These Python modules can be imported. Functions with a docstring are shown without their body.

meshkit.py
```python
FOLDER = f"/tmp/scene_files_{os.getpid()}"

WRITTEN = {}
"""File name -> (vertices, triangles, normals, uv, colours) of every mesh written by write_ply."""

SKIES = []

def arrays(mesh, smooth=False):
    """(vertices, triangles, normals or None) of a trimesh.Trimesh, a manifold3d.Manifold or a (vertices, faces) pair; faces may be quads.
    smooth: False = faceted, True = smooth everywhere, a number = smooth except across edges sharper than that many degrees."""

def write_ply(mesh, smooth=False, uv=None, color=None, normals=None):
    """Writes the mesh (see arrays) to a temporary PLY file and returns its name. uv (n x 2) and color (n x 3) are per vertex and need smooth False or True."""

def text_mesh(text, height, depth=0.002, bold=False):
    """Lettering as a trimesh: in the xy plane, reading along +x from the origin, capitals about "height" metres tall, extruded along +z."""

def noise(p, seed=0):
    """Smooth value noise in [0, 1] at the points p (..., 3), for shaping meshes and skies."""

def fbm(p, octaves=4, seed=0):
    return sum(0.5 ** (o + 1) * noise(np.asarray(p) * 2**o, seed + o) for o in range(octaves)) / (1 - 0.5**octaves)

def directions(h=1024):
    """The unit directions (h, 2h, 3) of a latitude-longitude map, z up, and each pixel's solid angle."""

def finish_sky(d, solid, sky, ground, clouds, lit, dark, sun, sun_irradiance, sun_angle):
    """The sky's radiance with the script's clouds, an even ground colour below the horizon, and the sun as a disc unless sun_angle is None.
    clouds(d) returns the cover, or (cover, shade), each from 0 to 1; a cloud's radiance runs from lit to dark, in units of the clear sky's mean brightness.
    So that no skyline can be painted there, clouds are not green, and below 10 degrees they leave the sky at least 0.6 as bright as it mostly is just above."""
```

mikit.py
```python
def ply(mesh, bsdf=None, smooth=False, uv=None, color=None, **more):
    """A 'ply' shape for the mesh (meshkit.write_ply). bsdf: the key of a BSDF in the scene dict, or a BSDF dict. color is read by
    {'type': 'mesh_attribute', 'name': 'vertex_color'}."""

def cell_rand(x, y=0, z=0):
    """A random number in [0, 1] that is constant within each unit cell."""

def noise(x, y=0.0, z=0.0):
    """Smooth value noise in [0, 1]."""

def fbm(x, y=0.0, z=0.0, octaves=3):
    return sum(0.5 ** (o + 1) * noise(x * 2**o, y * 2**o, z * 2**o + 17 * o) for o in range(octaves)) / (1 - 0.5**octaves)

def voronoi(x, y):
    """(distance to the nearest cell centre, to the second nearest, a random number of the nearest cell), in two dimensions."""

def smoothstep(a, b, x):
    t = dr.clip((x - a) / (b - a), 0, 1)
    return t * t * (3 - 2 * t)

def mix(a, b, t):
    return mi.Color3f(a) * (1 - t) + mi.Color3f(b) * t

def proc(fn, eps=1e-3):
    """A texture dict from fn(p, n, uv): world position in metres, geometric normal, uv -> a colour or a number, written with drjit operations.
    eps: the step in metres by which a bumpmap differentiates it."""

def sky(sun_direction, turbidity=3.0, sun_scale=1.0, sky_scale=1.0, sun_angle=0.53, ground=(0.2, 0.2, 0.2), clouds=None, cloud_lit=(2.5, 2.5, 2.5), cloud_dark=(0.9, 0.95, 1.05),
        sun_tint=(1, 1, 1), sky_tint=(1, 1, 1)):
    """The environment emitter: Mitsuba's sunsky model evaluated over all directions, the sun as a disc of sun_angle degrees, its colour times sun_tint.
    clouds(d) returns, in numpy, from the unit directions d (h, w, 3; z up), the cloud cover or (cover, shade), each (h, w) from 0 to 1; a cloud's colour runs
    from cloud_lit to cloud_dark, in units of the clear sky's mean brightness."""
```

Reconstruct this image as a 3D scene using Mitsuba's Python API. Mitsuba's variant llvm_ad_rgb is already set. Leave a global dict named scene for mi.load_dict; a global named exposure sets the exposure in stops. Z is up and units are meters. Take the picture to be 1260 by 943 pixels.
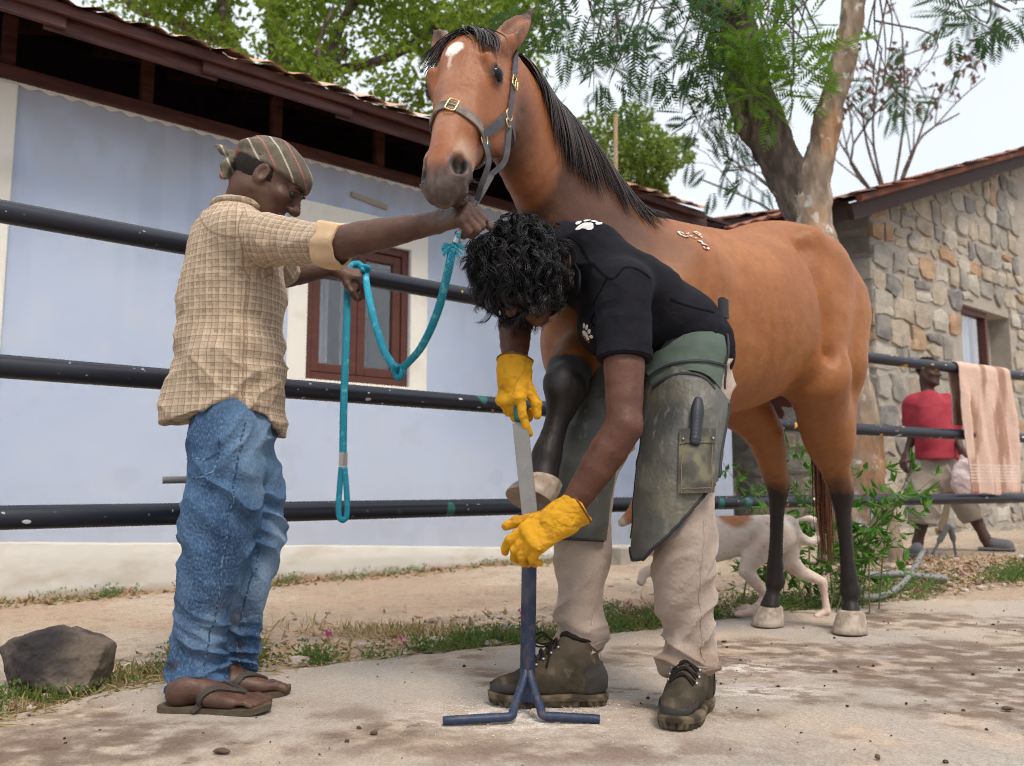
import math, random, numpy as np, trimesh, shapely, mitsuba as mi, mikit, meshkit
import drjit as dr
from mikit import noise, fbm, voronoi, cell_rand, smoothstep, mix, proc
from scipy.spatial import cKDTree
T = mi.ScalarTransform4f
scene, labels = {}, {}

# ---------------------------------------------------------------- camera, sky, exposure
CAM = np.array([0.0, 0.0, 0.6]); FPX = 1091.0; PITCH = math.atan(128.5/FPX)
_d = np.array([0, math.cos(PITCH), math.sin(PITCH)])
scene['camera'] = {'type': 'thinlens', 'fov': 60.0, 'fov_axis': 'x', 'near_clip': 0.05, 'far_clip': 400.0,
                   'aperture_radius': 0.0042, 'focus_distance': 2.55,
                   'to_world': T().look_at(origin=CAM.tolist(), target=(CAM+_d).tolist(), up=[0, 0, 1])}
def cloud_cover(d):
    s = meshkit.fbm(d*np.array([2.2, 2.2, 4.0])+3.1, 4)
    return np.ones(d.shape[:2])*0.97, np.clip(.85*(1-np.clip(d[..., 2], 0, 1))**1.3+(s-.5)*.5, 0, 1)
scene['sky'] = mikit.sky([0.22, -0.52, 0.80], turbidity=3, sun_scale=0.30, sun_angle=16, clouds=cloud_cover,
                         sun_tint=(0.94, 0.98, 1.08), cloud_lit=(2.0, 2.08, 2.2), cloud_dark=(1.28, 1.40, 1.54))
exposure = 2.62

# ---------------------------------------------------------------- helpers: placing
def V(*a): return np.array(a, float)
def unit(v):
    v = np.asarray(v, float); return v/max(np.linalg.norm(v), 1e-12)
def at(px, py, Y):
    """The point at depth Y (metres along y) that the photograph's pixel (1260 x 943) shows."""
    dx, dv = (px-630)/FPX, -(py-471.5)/FPX
    r = np.array([dx, math.cos(PITCH)-dv*math.sin(PITCH), math.sin(PITCH)+dv*math.cos(PITCH)])
    return CAM+r*(Y/r[1])
def gnd(px, py, z=0.0):
    dx, dv = (px-630)/FPX, -(py-471.5)/FPX
    r = np.array([dx, math.cos(PITCH)-dv*math.sin(PITCH), math.sin(PITCH)+dv*math.cos(PITCH)])
    return CAM+r*((z-CAM[2])/r[2])
def frame(y, z):
    """Rotation whose columns are x, y, z: y kept, z made square to it."""
    y = unit(y); z = unit(np.asarray(z, float)-np.dot(z, y)*y); return np.stack([np.cross(y, z), y, z], 1)

# ---------------------------------------------------------------- helpers: scene entries
def mat(name, d): scene[name] = d; return name
def numbered(key):
    if key not in scene and key not in labels and not any(k.startswith(key+'__') for k in scene): return key
    n = 1
    while True:
        k = '%s_%03d' % (key, n)
        if k not in scene and k not in labels and not _used.get(k): return k
        n += 1
_used, _count = {}, {}
def newkey(base):
    n = _count.get(base, 0); _count[base] = n+1
    return base if n == 0 else '%s_%03d' % (base, n)
def thing(name, label=None, cat=None, group=None, kind=None):
    k = newkey(name); e = {}
    if label: e['label'] = label
    if cat: e['category'] = cat
    if group: e['group'] = group
    if kind: e['kind'] = kind
    if e: labels[k] = e
    return k
def put(parent, name, mesh, bsdf, smooth=False, label=None, kind=None, uv=None, color=None, to_world=None, shape=None):
    """One entry: parent + '__' + name (numbered), or a thing of its own when parent is None (name is then its key)."""
    k = name if parent is None else newkey(parent+'__'+name)
    s = dict(shape) if shape is not None else mikit.ply(mesh, bsdf, smooth, uv=uv, color=color)
    if shape is not None and bsdf is not None: s['bsdf'] = {'type': 'ref', 'id': bsdf}
    if to_world is not None: s['to_world'] = to_world
    scene[k] = s
    if label or kind:
        labels.setdefault(k, {})
        if label: labels[k]['label'] = label
        if kind: labels[k]['kind'] = kind
    return k
def single(name, mesh, bsdf, label, cat, group=None, smooth=False, kind=None, **kw):
    k = thing(name, label, cat, group, kind); return put(None, k, mesh, bsdf, smooth, **kw)
def structure(name, mesh, bsdf, smooth=False, **kw):
    k = newkey(name); labels[k] = {'kind': 'structure'}; return put(None, k, mesh, bsdf, smooth, **kw)

# ---------------------------------------------------------------- helpers: meshes
cat_ = trimesh.util.concatenate
def mesh(v, f): return trimesh.Trimesh(np.asarray(v, float), np.asarray(f, int), process=False)
def smoothpath(pts, n, closed=False):
    """Catmull-Rom through the rows of pts (any number of columns), n samples in all."""
    p = np.asarray(pts, float)
    p = np.vstack([p[-1:], p, p[:2]]) if closed else np.vstack([2*p[:1]-p[1:2], p, 2*p[-1:]-p[-2:-1]])
    m = len(p)-3; t = np.linspace(0, m, n, endpoint=not closed); i = np.minimum(t.astype(int), m-1); u = (t-i)[:, None]
    a, b, c, d = p[i], p[i+1], p[i+2], p[i+3]
    return 0.5*(2*b+(c-a)*u+(2*a-5*b+4*c-d)*u**2+(3*b-a-3*c+d)*u**3)
def frames(p, up=None):
    t = np.gradient(p, axis=0); t /= np.maximum(np.linalg.norm(t, axis=1, keepdims=True), 1e-9)
    n = np.zeros_like(p); a = np.asarray(up, float) if up is not None else (V(0, 0, 1) if abs(t[0, 2]) < .9 else V(1, 0, 0))
    for i in range(len(p)):
        a2 = a-np.dot(a, t[i])*t[i]
        if np.linalg.norm(a2) < 1e-4: a2 = n[i-1] if i else V(1, 0, 0)
        n[i] = unit(a2)
        if up is None: a = n[i]
    return t, n, np.cross(t, n)
def tube(pts, rad, seg=8, up=None, caps=True, flat=1.0, closed=False):
    """A tube along pts; rad a number or one per point; flat squeezes it along the frame normal."""
    p = np.asarray(pts, float); n = len(p); r = np.broadcast_to(np.asarray(rad, float), (n,))
    t, a, b = frames(p, up); th = np.arange(seg)*2*np.pi/seg
    ring = p[:, None]+(a[:, None]*(np.cos(th)*flat)[None, :, None]+b[:, None]*np.sin(th)[None, :, None])*r[:, None, None]
    v = ring.reshape(-1, 3); f = []
    i = np.arange(n if closed else n-1)[:, None]*seg; j = np.arange(seg)[None]; k = (j+1) % seg; i2 = (i+seg) % (n*seg)
    f = np.concatenate([np.stack([i+j, i+k, i2+k], -1).reshape(-1, 3), np.stack([i+j, i2+k, i2+j], -1).reshape(-1, 3)])
    if caps and not closed:
        v = np.vstack([v, p[:1], p[-1:]]); jj = np.arange(seg); kk = (jj+1) % seg; m = n*seg
        f = np.concatenate([f, np.stack([kk, jj, jj*0+m], 1), np.stack([(n-1)*seg+jj, (n-1)*seg+kk, jj*0+m+1], 1)])
    return mesh(v, f)
def box(lo, hi, R=None, c=None, bev=0.0):
    lo, hi = np.asarray(lo, float), np.asarray(hi, float)
    if bev > 0:
        pts = []
        for s in np.ndindex(2, 2, 2):
            s = np.array(s)
            for ax in range(3):
                q = np.where(s == 0, lo+bev, hi-bev); q[ax] = lo[ax] if s[ax] == 0 else hi[ax]; pts.append(q)
        m = trimesh.convex.convex_hull(np.array(pts)); m = mesh(m.vertices, m.faces)
    else:
        m = trimesh.creation.box(bounds=[lo, hi]); m = mesh(m.vertices, m.faces)
    if R is not None: m.vertices = m.vertices@np.asarray(R).T
    if c is not None: m.vertices = m.vertices+np.asarray(c)
    return m
def beam(a, b, w, h, up=(0, 0, 1), bev=0.0):
    """A bar from a to b, w wide and h high (h along up)."""
    a, b = np.asarray(a, float), np.asarray(b, float); R = frame(b-a, up)
    return box((-w/2, 0, -h/2), (w/2, np.linalg.norm(b-a), h/2), R, a, bev)
def grid_sheet(P, thick=0.0, wrap=False):
    """P (n, m, 3) -> mesh; thick > 0 makes it a closed slab (grown along -normal)."""
    P = np.asarray(P, float); n, m = P.shape[:2]
    idx = np.arange(n*m).reshape(n, m)
    q = np.stack([idx[:-1, :-1], idx[1:, :-1], idx[1:, 1:], idx[:-1, 1:]], -1).reshape(-1, 4)
    if wrap: q = np.vstack([q, np.stack([idx[:-1, -1], idx[1:, -1], idx[1:, 0], idx[:-1, 0]], -1)])
    tri = lambda q: np.vstack([q[:, [0, 1, 2]], q[:, [0, 2, 3]]])
    v = P.reshape(-1, 3)
    if thick <= 0: return mesh(v, tri(q))
    M = mesh(v, tri(q)); nrm = np.array(M.vertex_normals)
    v2 = v-nrm*thick; o = n*m
    rim = np.concatenate([idx[0, :], idx[1:, -1], idx[-1, -2::-1], idx[-2:0:-1, 0]]) if not wrap else None
    f = [tri(q), tri(q[:, ::-1]+o)]
    if rim is not None:
        a, b = rim, np.roll(rim, -1); f.append(tri(np.stack([a, b, b+o, a+o], 1)[:, ::-1]))
        f[-1] = f[-1][:, ::-1]
    else:
        for row, fl in ((idx[0], 1), (idx[-1], 0)):
            a, b = row, np.roll(row, -1); qq = np.stack([a, b, b+o, a+o], 1); f.append(tri(qq[:, ::-1] if fl else qq))
    return mesh(np.vstack([v, v2]), np.vstack(f))
def prism(poly, z0, z1, R=None, c=None):
    m = trimesh.creation.extrude_polygon(poly, z1-z0, engine='earcut'); v = np.array(m.vertices); v[:, 2] += z0
    if R is not None: v = v@np.asarray(R).T
    if c is not None: v = v+np.asarray(c)
    return mesh(v, m.faces)
def xf(m, R=None, c=None, s=1.0):
    v = np.array(m.vertices)*s
    if R is not None: v = v@np.asarray(R).T
    if c is not None: v = v+np.asarray(c)
    return mesh(v, m.faces)
def ball(c, r, sub=2, R=None):
    m = trimesh.creation.icosphere(subdivisions=sub); v = np.array(m.vertices)*np.asarray(r)
    if R is not None: v = v@np.asarray(R).T
    return mesh(v+np.asarray(c), m.faces)

# ---------------------------------------------------------------- helpers: bodies as smooth unions, meshed with surface nets
def smin(a, b, k):
    h = np.maximum(k-np.abs(a-b), 0)/k
    return np.minimum(a, b)-h*h*k*0.25
def ell_dist(q, r):
    k0 = np.linalg.norm(q/r, axis=1); k1 = np.linalg.norm(q/(r*r), axis=1)
    return k0*(k0-1)/np.maximum(k1, 1e-9)
class Body:
    def __init__(s, k=0.03): s.prims, s.k = [], k
    def _add(s, fn, lo, hi, k, sign=1): s.prims.append((fn, np.asarray(lo)-.0, np.asarray(hi)+.0, s.k if k is None else k, sign)); return s
    def cone(s, a, b, ra, rb, k=None, sign=1):
        a, b = np.asarray(a, float), np.asarray(b, float); ab = b-a; L = max(ab@ab, 1e-9)
        def fn(p):
            pa = p-a; t = np.clip(pa@ab/L, 0, 1)
            return np.linalg.norm(pa-t[:, None]*ab, axis=1)-(ra+(rb-ra)*t)
        r = max(ra, rb); return s._add(fn, np.minimum(a-ra, b-rb), np.maximum(a+ra, b+rb), k, sign)
    def chain(s, pts, rads, k=None, n=None):
        pts = np.asarray(pts, float); q = np.hstack([pts, np.asarray(rads, float)[:, None]])
        if n: q = smoothpath(q, n)
        def fn(p):
            d = None
            for u, w in zip(q[:-1], q[1:]):
                pa = p-u[:3]; ab = w[:3]-u[:3]; t = np.clip(pa@ab/max(ab@ab, 1e-12), 0, 1); x = np.linalg.norm(pa-t[:, None]*ab, axis=1)-(u[3]+(w[3]-u[3])*t)
                d = x if d is None else smin(d, x, .004)
            return d
        m = q[:, 3:4]; return s._add(fn, (q[:, :3]-m).min(0), (q[:, :3]+m).max(0), k)
    def ell(s, c, r, R=None, k=None, sign=1):
        c, r = np.asarray(c, float), np.asarray(r, float)*np.ones(3); R = np.eye(3) if R is None else np.asarray(R)
        fn = lambda p: ell_dist((p-c)@R, r)
        e = np.sqrt(((R*r)**2).sum(1)); return s._add(fn, c-e, c+e, k, sign)
    def loft(s, pts, side, w, h, n=24, k=None, kin=0.004, cap=None):
        """Elliptic sections along pts: half-widths w along side (vector or one per point), half-heights h square to both. One primitive."""
        pts = np.asarray(pts, float); side = np.broadcast_to(np.asarray(side, float), pts.shape)
        q = smoothpath(np.hstack([pts, side, np.asarray(w, float)[:, None], np.asarray(h, float)[:, None]]), n)
        segs = []
        for u, x in zip(q[:-1], q[1:]):
            ax = unit(x[:3]-u[:3]); sd = unit(u[3:6]+x[3:6]); sd = unit(sd-ax*(sd@ax)); segs.append((u, x, np.stack([sd, ax, np.cross(sd, ax)], 1)))
        m = np.maximum(q[:, 6], q[:, 7])[:, None]
        def fn(p):
            d = None
            for u, x, R in segs:
                ab = x[:3]-u[:3]; t = np.clip((p-u[:3])@ab/(ab@ab), 0, 1)[:, None]
                l = (p-u[:3]-t*ab)@R; ww = u[6]+(x[6]-u[6])*t; hh = u[7]+(x[7]-u[7])*t
                dd = ell_dist(l, np.hstack([ww, np.minimum(ww, hh) if cap is None else ww*0+cap, hh]))
                d = dd if d is None else smin(d, dd, kin)
            return d
        return s._add(fn, (q[:, :3]-m).min(0), (q[:, :3]+m).max(0), k)
    def half(s, p0, n, lo, hi, k=0.004):
        """Cuts away the side of the plane that n points to, within the box lo..hi."""
        p0, n = np.asarray(p0, float), unit(n); lo, hi = np.asarray(lo, float), np.asarray(hi, float)
        c, e = (lo+hi)/2, (hi-lo)/2
        def fn(p):
            return np.maximum(-((p-p0)@n), (np.abs(p-c)-e).max(1))
        return s._add(fn, lo, hi, k, -1)
    def cutfn(s, fn, lo, hi, k=0.004): return s._add(fn, np.asarray(lo, float), np.asarray(hi, float), k, -1)
    def __call__(s, p):
        d = np.full(len(p), 0.5)
        for fn, lo, hi, k, sg in s.prims:
            m = np.all((p > lo-k-.03) & (p < hi+k+.03), axis=1)
            if m.any():
                x = fn(p[m]); d[m] = smin(d[m], x, k) if sg > 0 else -smin(-d[m], x, k)
        return d
    def mesh(s, h, pad=0.02, taubin=0, disp=None):
        pos = [p for p in s.prims if p[4] > 0]
        lo = np.min([p[1] for p in pos], 0)-pad-s.k; hi = np.max([p[2] for p in pos], 0)+pad+s.k
        B = 8; nb = np.ceil((hi-lo)/h/B).astype(int)+1; n = nb*B
        bi = np.stack(np.meshgrid(*[np.arange(x) for x in nb], indexing='ij'), -1).reshape(-1, 3)
        half = B*h/2; cen = lo+bi*B*h+half-h/2; diag = half*1.7321*1.35
        dc = np.full(len(bi), 1.0); sgn = np.full(len(bi), 1.0); need = np.zeros(len(bi), bool)
        for fn, a, b, k, sg in s.prims:
            m = np.all((cen > a-k-diag) & (cen < b+k+diag), axis=1)
            if m.any():
                x = fn(cen[m]); dc[m] = smin(dc[m], x, k) if sg > 0 else -smin(-dc[m], x, k)
                need[np.where(m)[0][np.abs(x) < diag+k*.25]] = True
        act = np.where(need)[0]
        D = np.ones(n, np.float32)
        Db = D.reshape(nb[0], B, nb[1], B, nb[2], B)
        inn = np.where(~need & (dc < 0))[0]
        Db[bi[inn, 0], :, bi[inn, 1], :, bi[inn, 2], :] = -1
        o = np.stack(np.meshgrid(*[np.arange(B)]*3, indexing='ij'), -1).reshape(-1, 3)
        for c0 in range(0, len(act), 3000):
            ac = act[c0:c0+3000]
            P = (lo+(bi[ac][:, None]*B+o[None])*h)
            d = np.full(P.shape[:2], 0.5)
            bc = cen[ac]
            for fn, a, b, k, sg in s.prims:
                m = np.where(np.all((bc > a-k-half*1.2-2*h) & (bc < b+k+half*1.2+2*h), axis=1))[0]
                if len(m):
                    x = fn(P[m].reshape(-1, 3)).reshape(len(m), -1); d[m] = smin(d[m], x, k) if sg > 0 else -smin(-d[m], x, k)
            Db[bi[ac, 0], :, bi[ac, 1], :, bi[ac, 2], :] = d.reshape(-1, B, B, B)
        D[0] = D[-1] = 1; D[:, 0] = D[:, -1] = 1; D[:, :, 0] = D[:, :, -1] = 1
        M = nets(D, lo, h)
        if taubin: trimesh.smoothing.filter_taubin(M, iterations=taubin)
        return M
def nets(D, lo, h):
    S = D < 0; n = np.array(D.shape)
    c = np.zeros(n-1, np.uint8)
    for a, b, e in np.ndindex(2, 2, 2): c += S[a:n[0]-1+a, b:n[1]-1+b, e:n[2]-1+e]
    I = np.argwhere((c > 0) & (c < 8)); idx = np.full(n-1, -1, np.int64); idx[I[:, 0], I[:, 1], I[:, 2]] = np.arange(len(I))
    acc, cnt = np.zeros((len(I), 3)), np.zeros(len(I))
    g = lambda o: D[I[:, 0]+o[0], I[:, 1]+o[1], I[:, 2]+o[2]].astype(float)
    for ax in range(3):
        for u, w in np.ndindex(2, 2):
            o = np.zeros(3, int); o[(ax+1) % 3], o[(ax+2) % 3] = u, w; o2 = o.copy(); o2[ax] = 1
            d0, d1 = g(o), g(o2); m = (d0 < 0) != (d1 < 0)
            t = np.where(m, d0/np.where(m, d0-d1, 1), 0); p = np.tile(o.astype(float), (len(I), 1)); p[:, ax] = t
            acc[m] += p[m]; cnt[m] += 1
    v = lo+(I+acc/np.maximum(cnt, 1)[:, None])*h
    F = []
    for ax in range(3):
        a1, a2 = (ax+1) % 3, (ax+2) % 3
        sl = [slice(1, -1)]*3; sl[ax] = slice(0, -1); sl2 = list(sl); sl2[ax] = slice(1, None)
        s0, s1 = S[tuple(sl)], S[tuple(sl2)]; E = np.argwhere(s0 != s1); off = np.ones(3, int); off[ax] = 0; fl = s0[E[:, 0], E[:, 1], E[:, 2]]; E = E+off
        def cid(u, w):
            q = E.copy(); q[:, a1] -= u; q[:, a2] -= w; return idx[q[:, 0], q[:, 1], q[:, 2]]
        q = np.stack([cid(1, 1), cid(0, 1), cid(0, 0), cid(1, 0)], 1)
        q[~fl] = q[~fl][:, ::-1]; F.append(q)
    q = np.vstack(F); q = q[(q >= 0).all(1)]
    return mesh(v, np.vstack([q[:, [0, 1, 2]], q[:, [0, 2, 3]]]))
def vnormals(M):
    v, f = M.vertices, M.faces; n = np.zeros_like(v); fn = np.cross(v[f[:, 1]]-v[f[:, 0]], v[f[:, 2]]-v[f[:, 0]])
    for k in range(3): np.add.at(n, f[:, k], fn)
    return n/np.maximum(np.linalg.norm(n, axis=1, keepdims=True), 1e-12)
def push(M, fn):
    v = np.array(M.vertices); return mesh(v+vnormals(M)*np.asarray(fn(v))[:, None], M.faces)
def nz(p, s=1.0, seed=0, oct=3): return meshkit.fbm(np.asarray(p)*s, oct, seed)-0.5
def sst(a, b, x):
    t = np.clip((x-a)/(b-a), 0, 1); return t*t*(3-2*t)
def lerpc(a, b, t): return np.asarray(a)*(1-t[:, None])+np.asarray(b)*t[:, None]
# ================================================================ MATERIALS of the setting
def rgb(*c): return {'type': 'rgb', 'value': list(c)}
def rough(name, fn, r=0.8, spec=0.3, bump=None, bs=0.01, eps=2e-3, two=True, **kw):
    d = {'type': 'principled', 'base_color': fn if isinstance(fn, dict) else (rgb(*fn) if isinstance(fn, (tuple, list)) else proc(fn)), 'roughness': r, 'specular': spec, **kw}
    if bump is not None: d = {'type': 'bumpmap', 'arbitrary': proc(bump, eps), 'scale': bs, 'bsdf': d}
    if two: d = {'type': 'twosided', 'bsdf': d}
    return mat('mat_'+name, d)
VC = {'type': 'mesh_attribute', 'name': 'vertex_color'}
def c_concrete(p, n, uv):
    a = fbm(p.x*1.1+3, p.y*1.5, 0, 4); b = fbm(p.x*3.5, p.y*4.5+7, 0, 4); g = noise(p.x*240, p.y*240); s = fbm(p.x*14, p.y*16, 1, 4)
    base = mix([0.365, 0.305, 0.246], [0.32, 0.285, 0.25], smoothstep(.35, .65, fbm(p.x*1.3, p.y*1.7, 9, 3)))
    base = mix(base, [0.42, 0.33, 0.25], smoothstep(.5, .75, b)*.7)
    st = smoothstep(.44, .60, a*.55+b*.45)*smoothstep(.25, .60, s)
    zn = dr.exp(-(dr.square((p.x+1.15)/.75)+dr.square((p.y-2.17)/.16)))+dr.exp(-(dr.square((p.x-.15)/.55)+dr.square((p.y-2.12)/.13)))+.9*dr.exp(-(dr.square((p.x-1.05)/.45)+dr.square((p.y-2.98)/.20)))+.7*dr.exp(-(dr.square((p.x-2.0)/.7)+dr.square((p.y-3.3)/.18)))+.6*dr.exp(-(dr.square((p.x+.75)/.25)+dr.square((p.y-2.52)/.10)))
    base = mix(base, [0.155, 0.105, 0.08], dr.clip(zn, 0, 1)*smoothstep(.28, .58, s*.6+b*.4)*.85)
    base = mix(base, [0.135, 0.095, 0.07], st*.85)
    base = mix(base, [0.10, 0.07, 0.055], smoothstep(.66, .8, s)*smoothstep(.4, .6, a)*.6)
    # hoof dust and filings near the stand, pale powder by the boot
    d1 = dr.exp(-(dr.square((p.x-.03)/.25)+dr.square((p.y-2.42)/.14))); d2 = dr.exp(-(dr.square((p.x-.72)/.22)+dr.square((p.y-2.72)/.10))); d3 = dr.exp(-(dr.square((p.x-.72)/.3)+dr.square((p.y-3.05)/.09)))
    base = mix(base, [0.58, 0.55, 0.51], dr.clip(d1*.8+d2*.7+d3*.8, 0, 1)*smoothstep(.42, .62, fbm(p.x*28, p.y*40, 3, 3)))
    return base*(0.80+0.4*g)
def b_concrete(p, n, uv): return fbm(p.x*60, p.y*60, 0, 4)+.6*fbm(p.x*9, p.y*14, 2, 2)
rough('concrete', c_concrete, .82, .25, b_concrete, .006)
def c_dirt(p, n, uv):
    a = fbm(p.x*1.2, p.y*1.2, 0, 4); b = fbm(p.x*7, p.y*7, 3, 4); g = noise(p.x*150, p.y*150, 0)
    base = mix([0.32, 0.25, 0.19], [0.37, 0.31, 0.245], smoothstep(.35, .65, a))
    base = mix(base, [0.34, 0.225, 0.165], smoothstep(.52, .7, b)*.4)
    base = mix(base, [0.17, 0.115, 0.08], smoothstep(.55, .72, fbm(p.x*20, p.y*20, 5, 3))*.3)
    return base*(0.78+0.44*g)
def b_dirt(p, n, uv): return fbm(p.x*35, p.y*35, 0, 4)+.5*fbm(p.x*7, p.y*7, 2, 2)
rough('dirt', c_dirt, .95, .1, b_dirt, .012)
def c_plaster(p, n, uv):
    a = fbm(p.x*1.1, p.y*1.1, p.z*1.4, 4); b = fbm(p.x*8, p.y*8, p.z*5, 3)
    c = mix([0.455, 0.54, 0.70], [0.485, 0.565, 0.71], smoothstep(.35, .65, a))
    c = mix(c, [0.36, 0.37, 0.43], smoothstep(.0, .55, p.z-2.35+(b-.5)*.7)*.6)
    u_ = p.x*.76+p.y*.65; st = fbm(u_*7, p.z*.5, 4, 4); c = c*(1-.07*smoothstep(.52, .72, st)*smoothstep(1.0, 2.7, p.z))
    c = mix(c, [0.42, 0.36, 0.32], smoothstep(.75, .1, p.z+(b-.5)*.5)*.28); c = mix(c, [0.30, 0.31, 0.36], smoothstep(.70, .78, fbm(u_*3+7, p.z*3, 2, 4))*.12)
    return mix(c, [0.55, 0.58, 0.66], smoothstep(.55, .75, b)*.25)
rough('plaster', c_plaster, .75, .3, lambda p, n, uv: fbm(p.x*14, p.y*14, p.z*14, 4), .004)
def c_cream(p, n, uv):
    b = fbm(p.x*4, p.y*4, p.z*4, 4); return mix([0.80, 0.79, 0.73], [0.66, 0.62, 0.54], smoothstep(.5, .75, b)*.6)
rough('cream', c_cream, .8, .2)
def c_plinth(p, n, uv):
    b = fbm(p.x*5, p.y*5, p.z*9, 4); c = mix([0.64, 0.625, 0.575], [0.54, 0.49, 0.42], smoothstep(.48, .75, b)*.8)
    return mix([0.36, 0.25, 0.18], c, smoothstep(-.02, .06, p.z+(b-.5)*.10))
rough('plinth', c_plinth, .85, .15, lambda p, n, uv: fbm(p.x*18, p.y*18, p.z*18, 4), .01)
def c_red(p, n, uv):
    b = fbm(p.x*6, p.y*6, p.z*30, 3); return mix([0.055, 0.017, 0.014], [0.095, 0.032, 0.024], smoothstep(.35, .7, b))
rough('redwood', c_red, .55, .4)
def c_tile(p, n, uv):
    b = fbm(p.x*5, p.y*5, p.z*5, 4); r = cell_rand(dr.floor(p.x*4.1), dr.floor(p.y*4.1))
    return mix(mix([0.42, 0.22, 0.14], [0.52, 0.33, 0.23], r), [0.50, 0.42, 0.35], smoothstep(.5, .72, b)*.7)
rough('tile', c_tile, .9, .15)
def c_tile2(p, n, uv):
    b = fbm(p.x*3, p.y*3, p.z*6, 4); r = cell_rand(dr.floor(p.x*3.1), dr.floor(p.y*3.1))
    return mix(mix([0.22, 0.085, 0.06], [0.30, 0.14, 0.10], r), [0.10, 0.07, 0.065], smoothstep(.45, .7, b)*.8)
rough('oldtile', c_tile2, .9, .15)
rough('darkwood', (0.05, 0.028, 0.026), .7, .3)
def c_winframe(p, n, uv):
    b = fbm(p.x*8, p.y*8, p.z*30, 3); return mix([0.075, 0.022, 0.016], [0.12, 0.042, 0.03], b)
rough('window_wood', c_winframe, .5, .4)
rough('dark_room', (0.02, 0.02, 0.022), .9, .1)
rough('curtain', (0.33, 0.35, 0.40), .9, .1)
mat('mat_glass', {'type': 'thindielectric', 'int_ior': 1.5})
def c_mortar(p, n, uv):
    b = fbm(p.x*9, p.y*9, p.z*9, 4); return mix([0.30, 0.27, 0.24], [0.42, 0.38, 0.33], b)
rough('mortar', c_mortar, .95, .1, lambda p, n, uv: fbm(p.x*25, p.y*25, p.z*25, 3), .01)
def stone_mat(name, c0, c1):
    def f(p, n, uv):
        b = fbm(p.x*7, p.y*7, p.z*7, 4); g = noise(p.x*60, p.y*60, p.z*60); r = cell_rand(dr.floor(p.x*2.2), dr.floor(p.y*2.2), dr.floor(p.z*3.7))
        return mix(c0, c1, smoothstep(.3, .7, b))*(.82+.36*g)*(.85+.3*r)
    rough(name, f, .9, .15, lambda p, n, uv: fbm(p.x*22, p.y*22, p.z*22, 4), .012)
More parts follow.
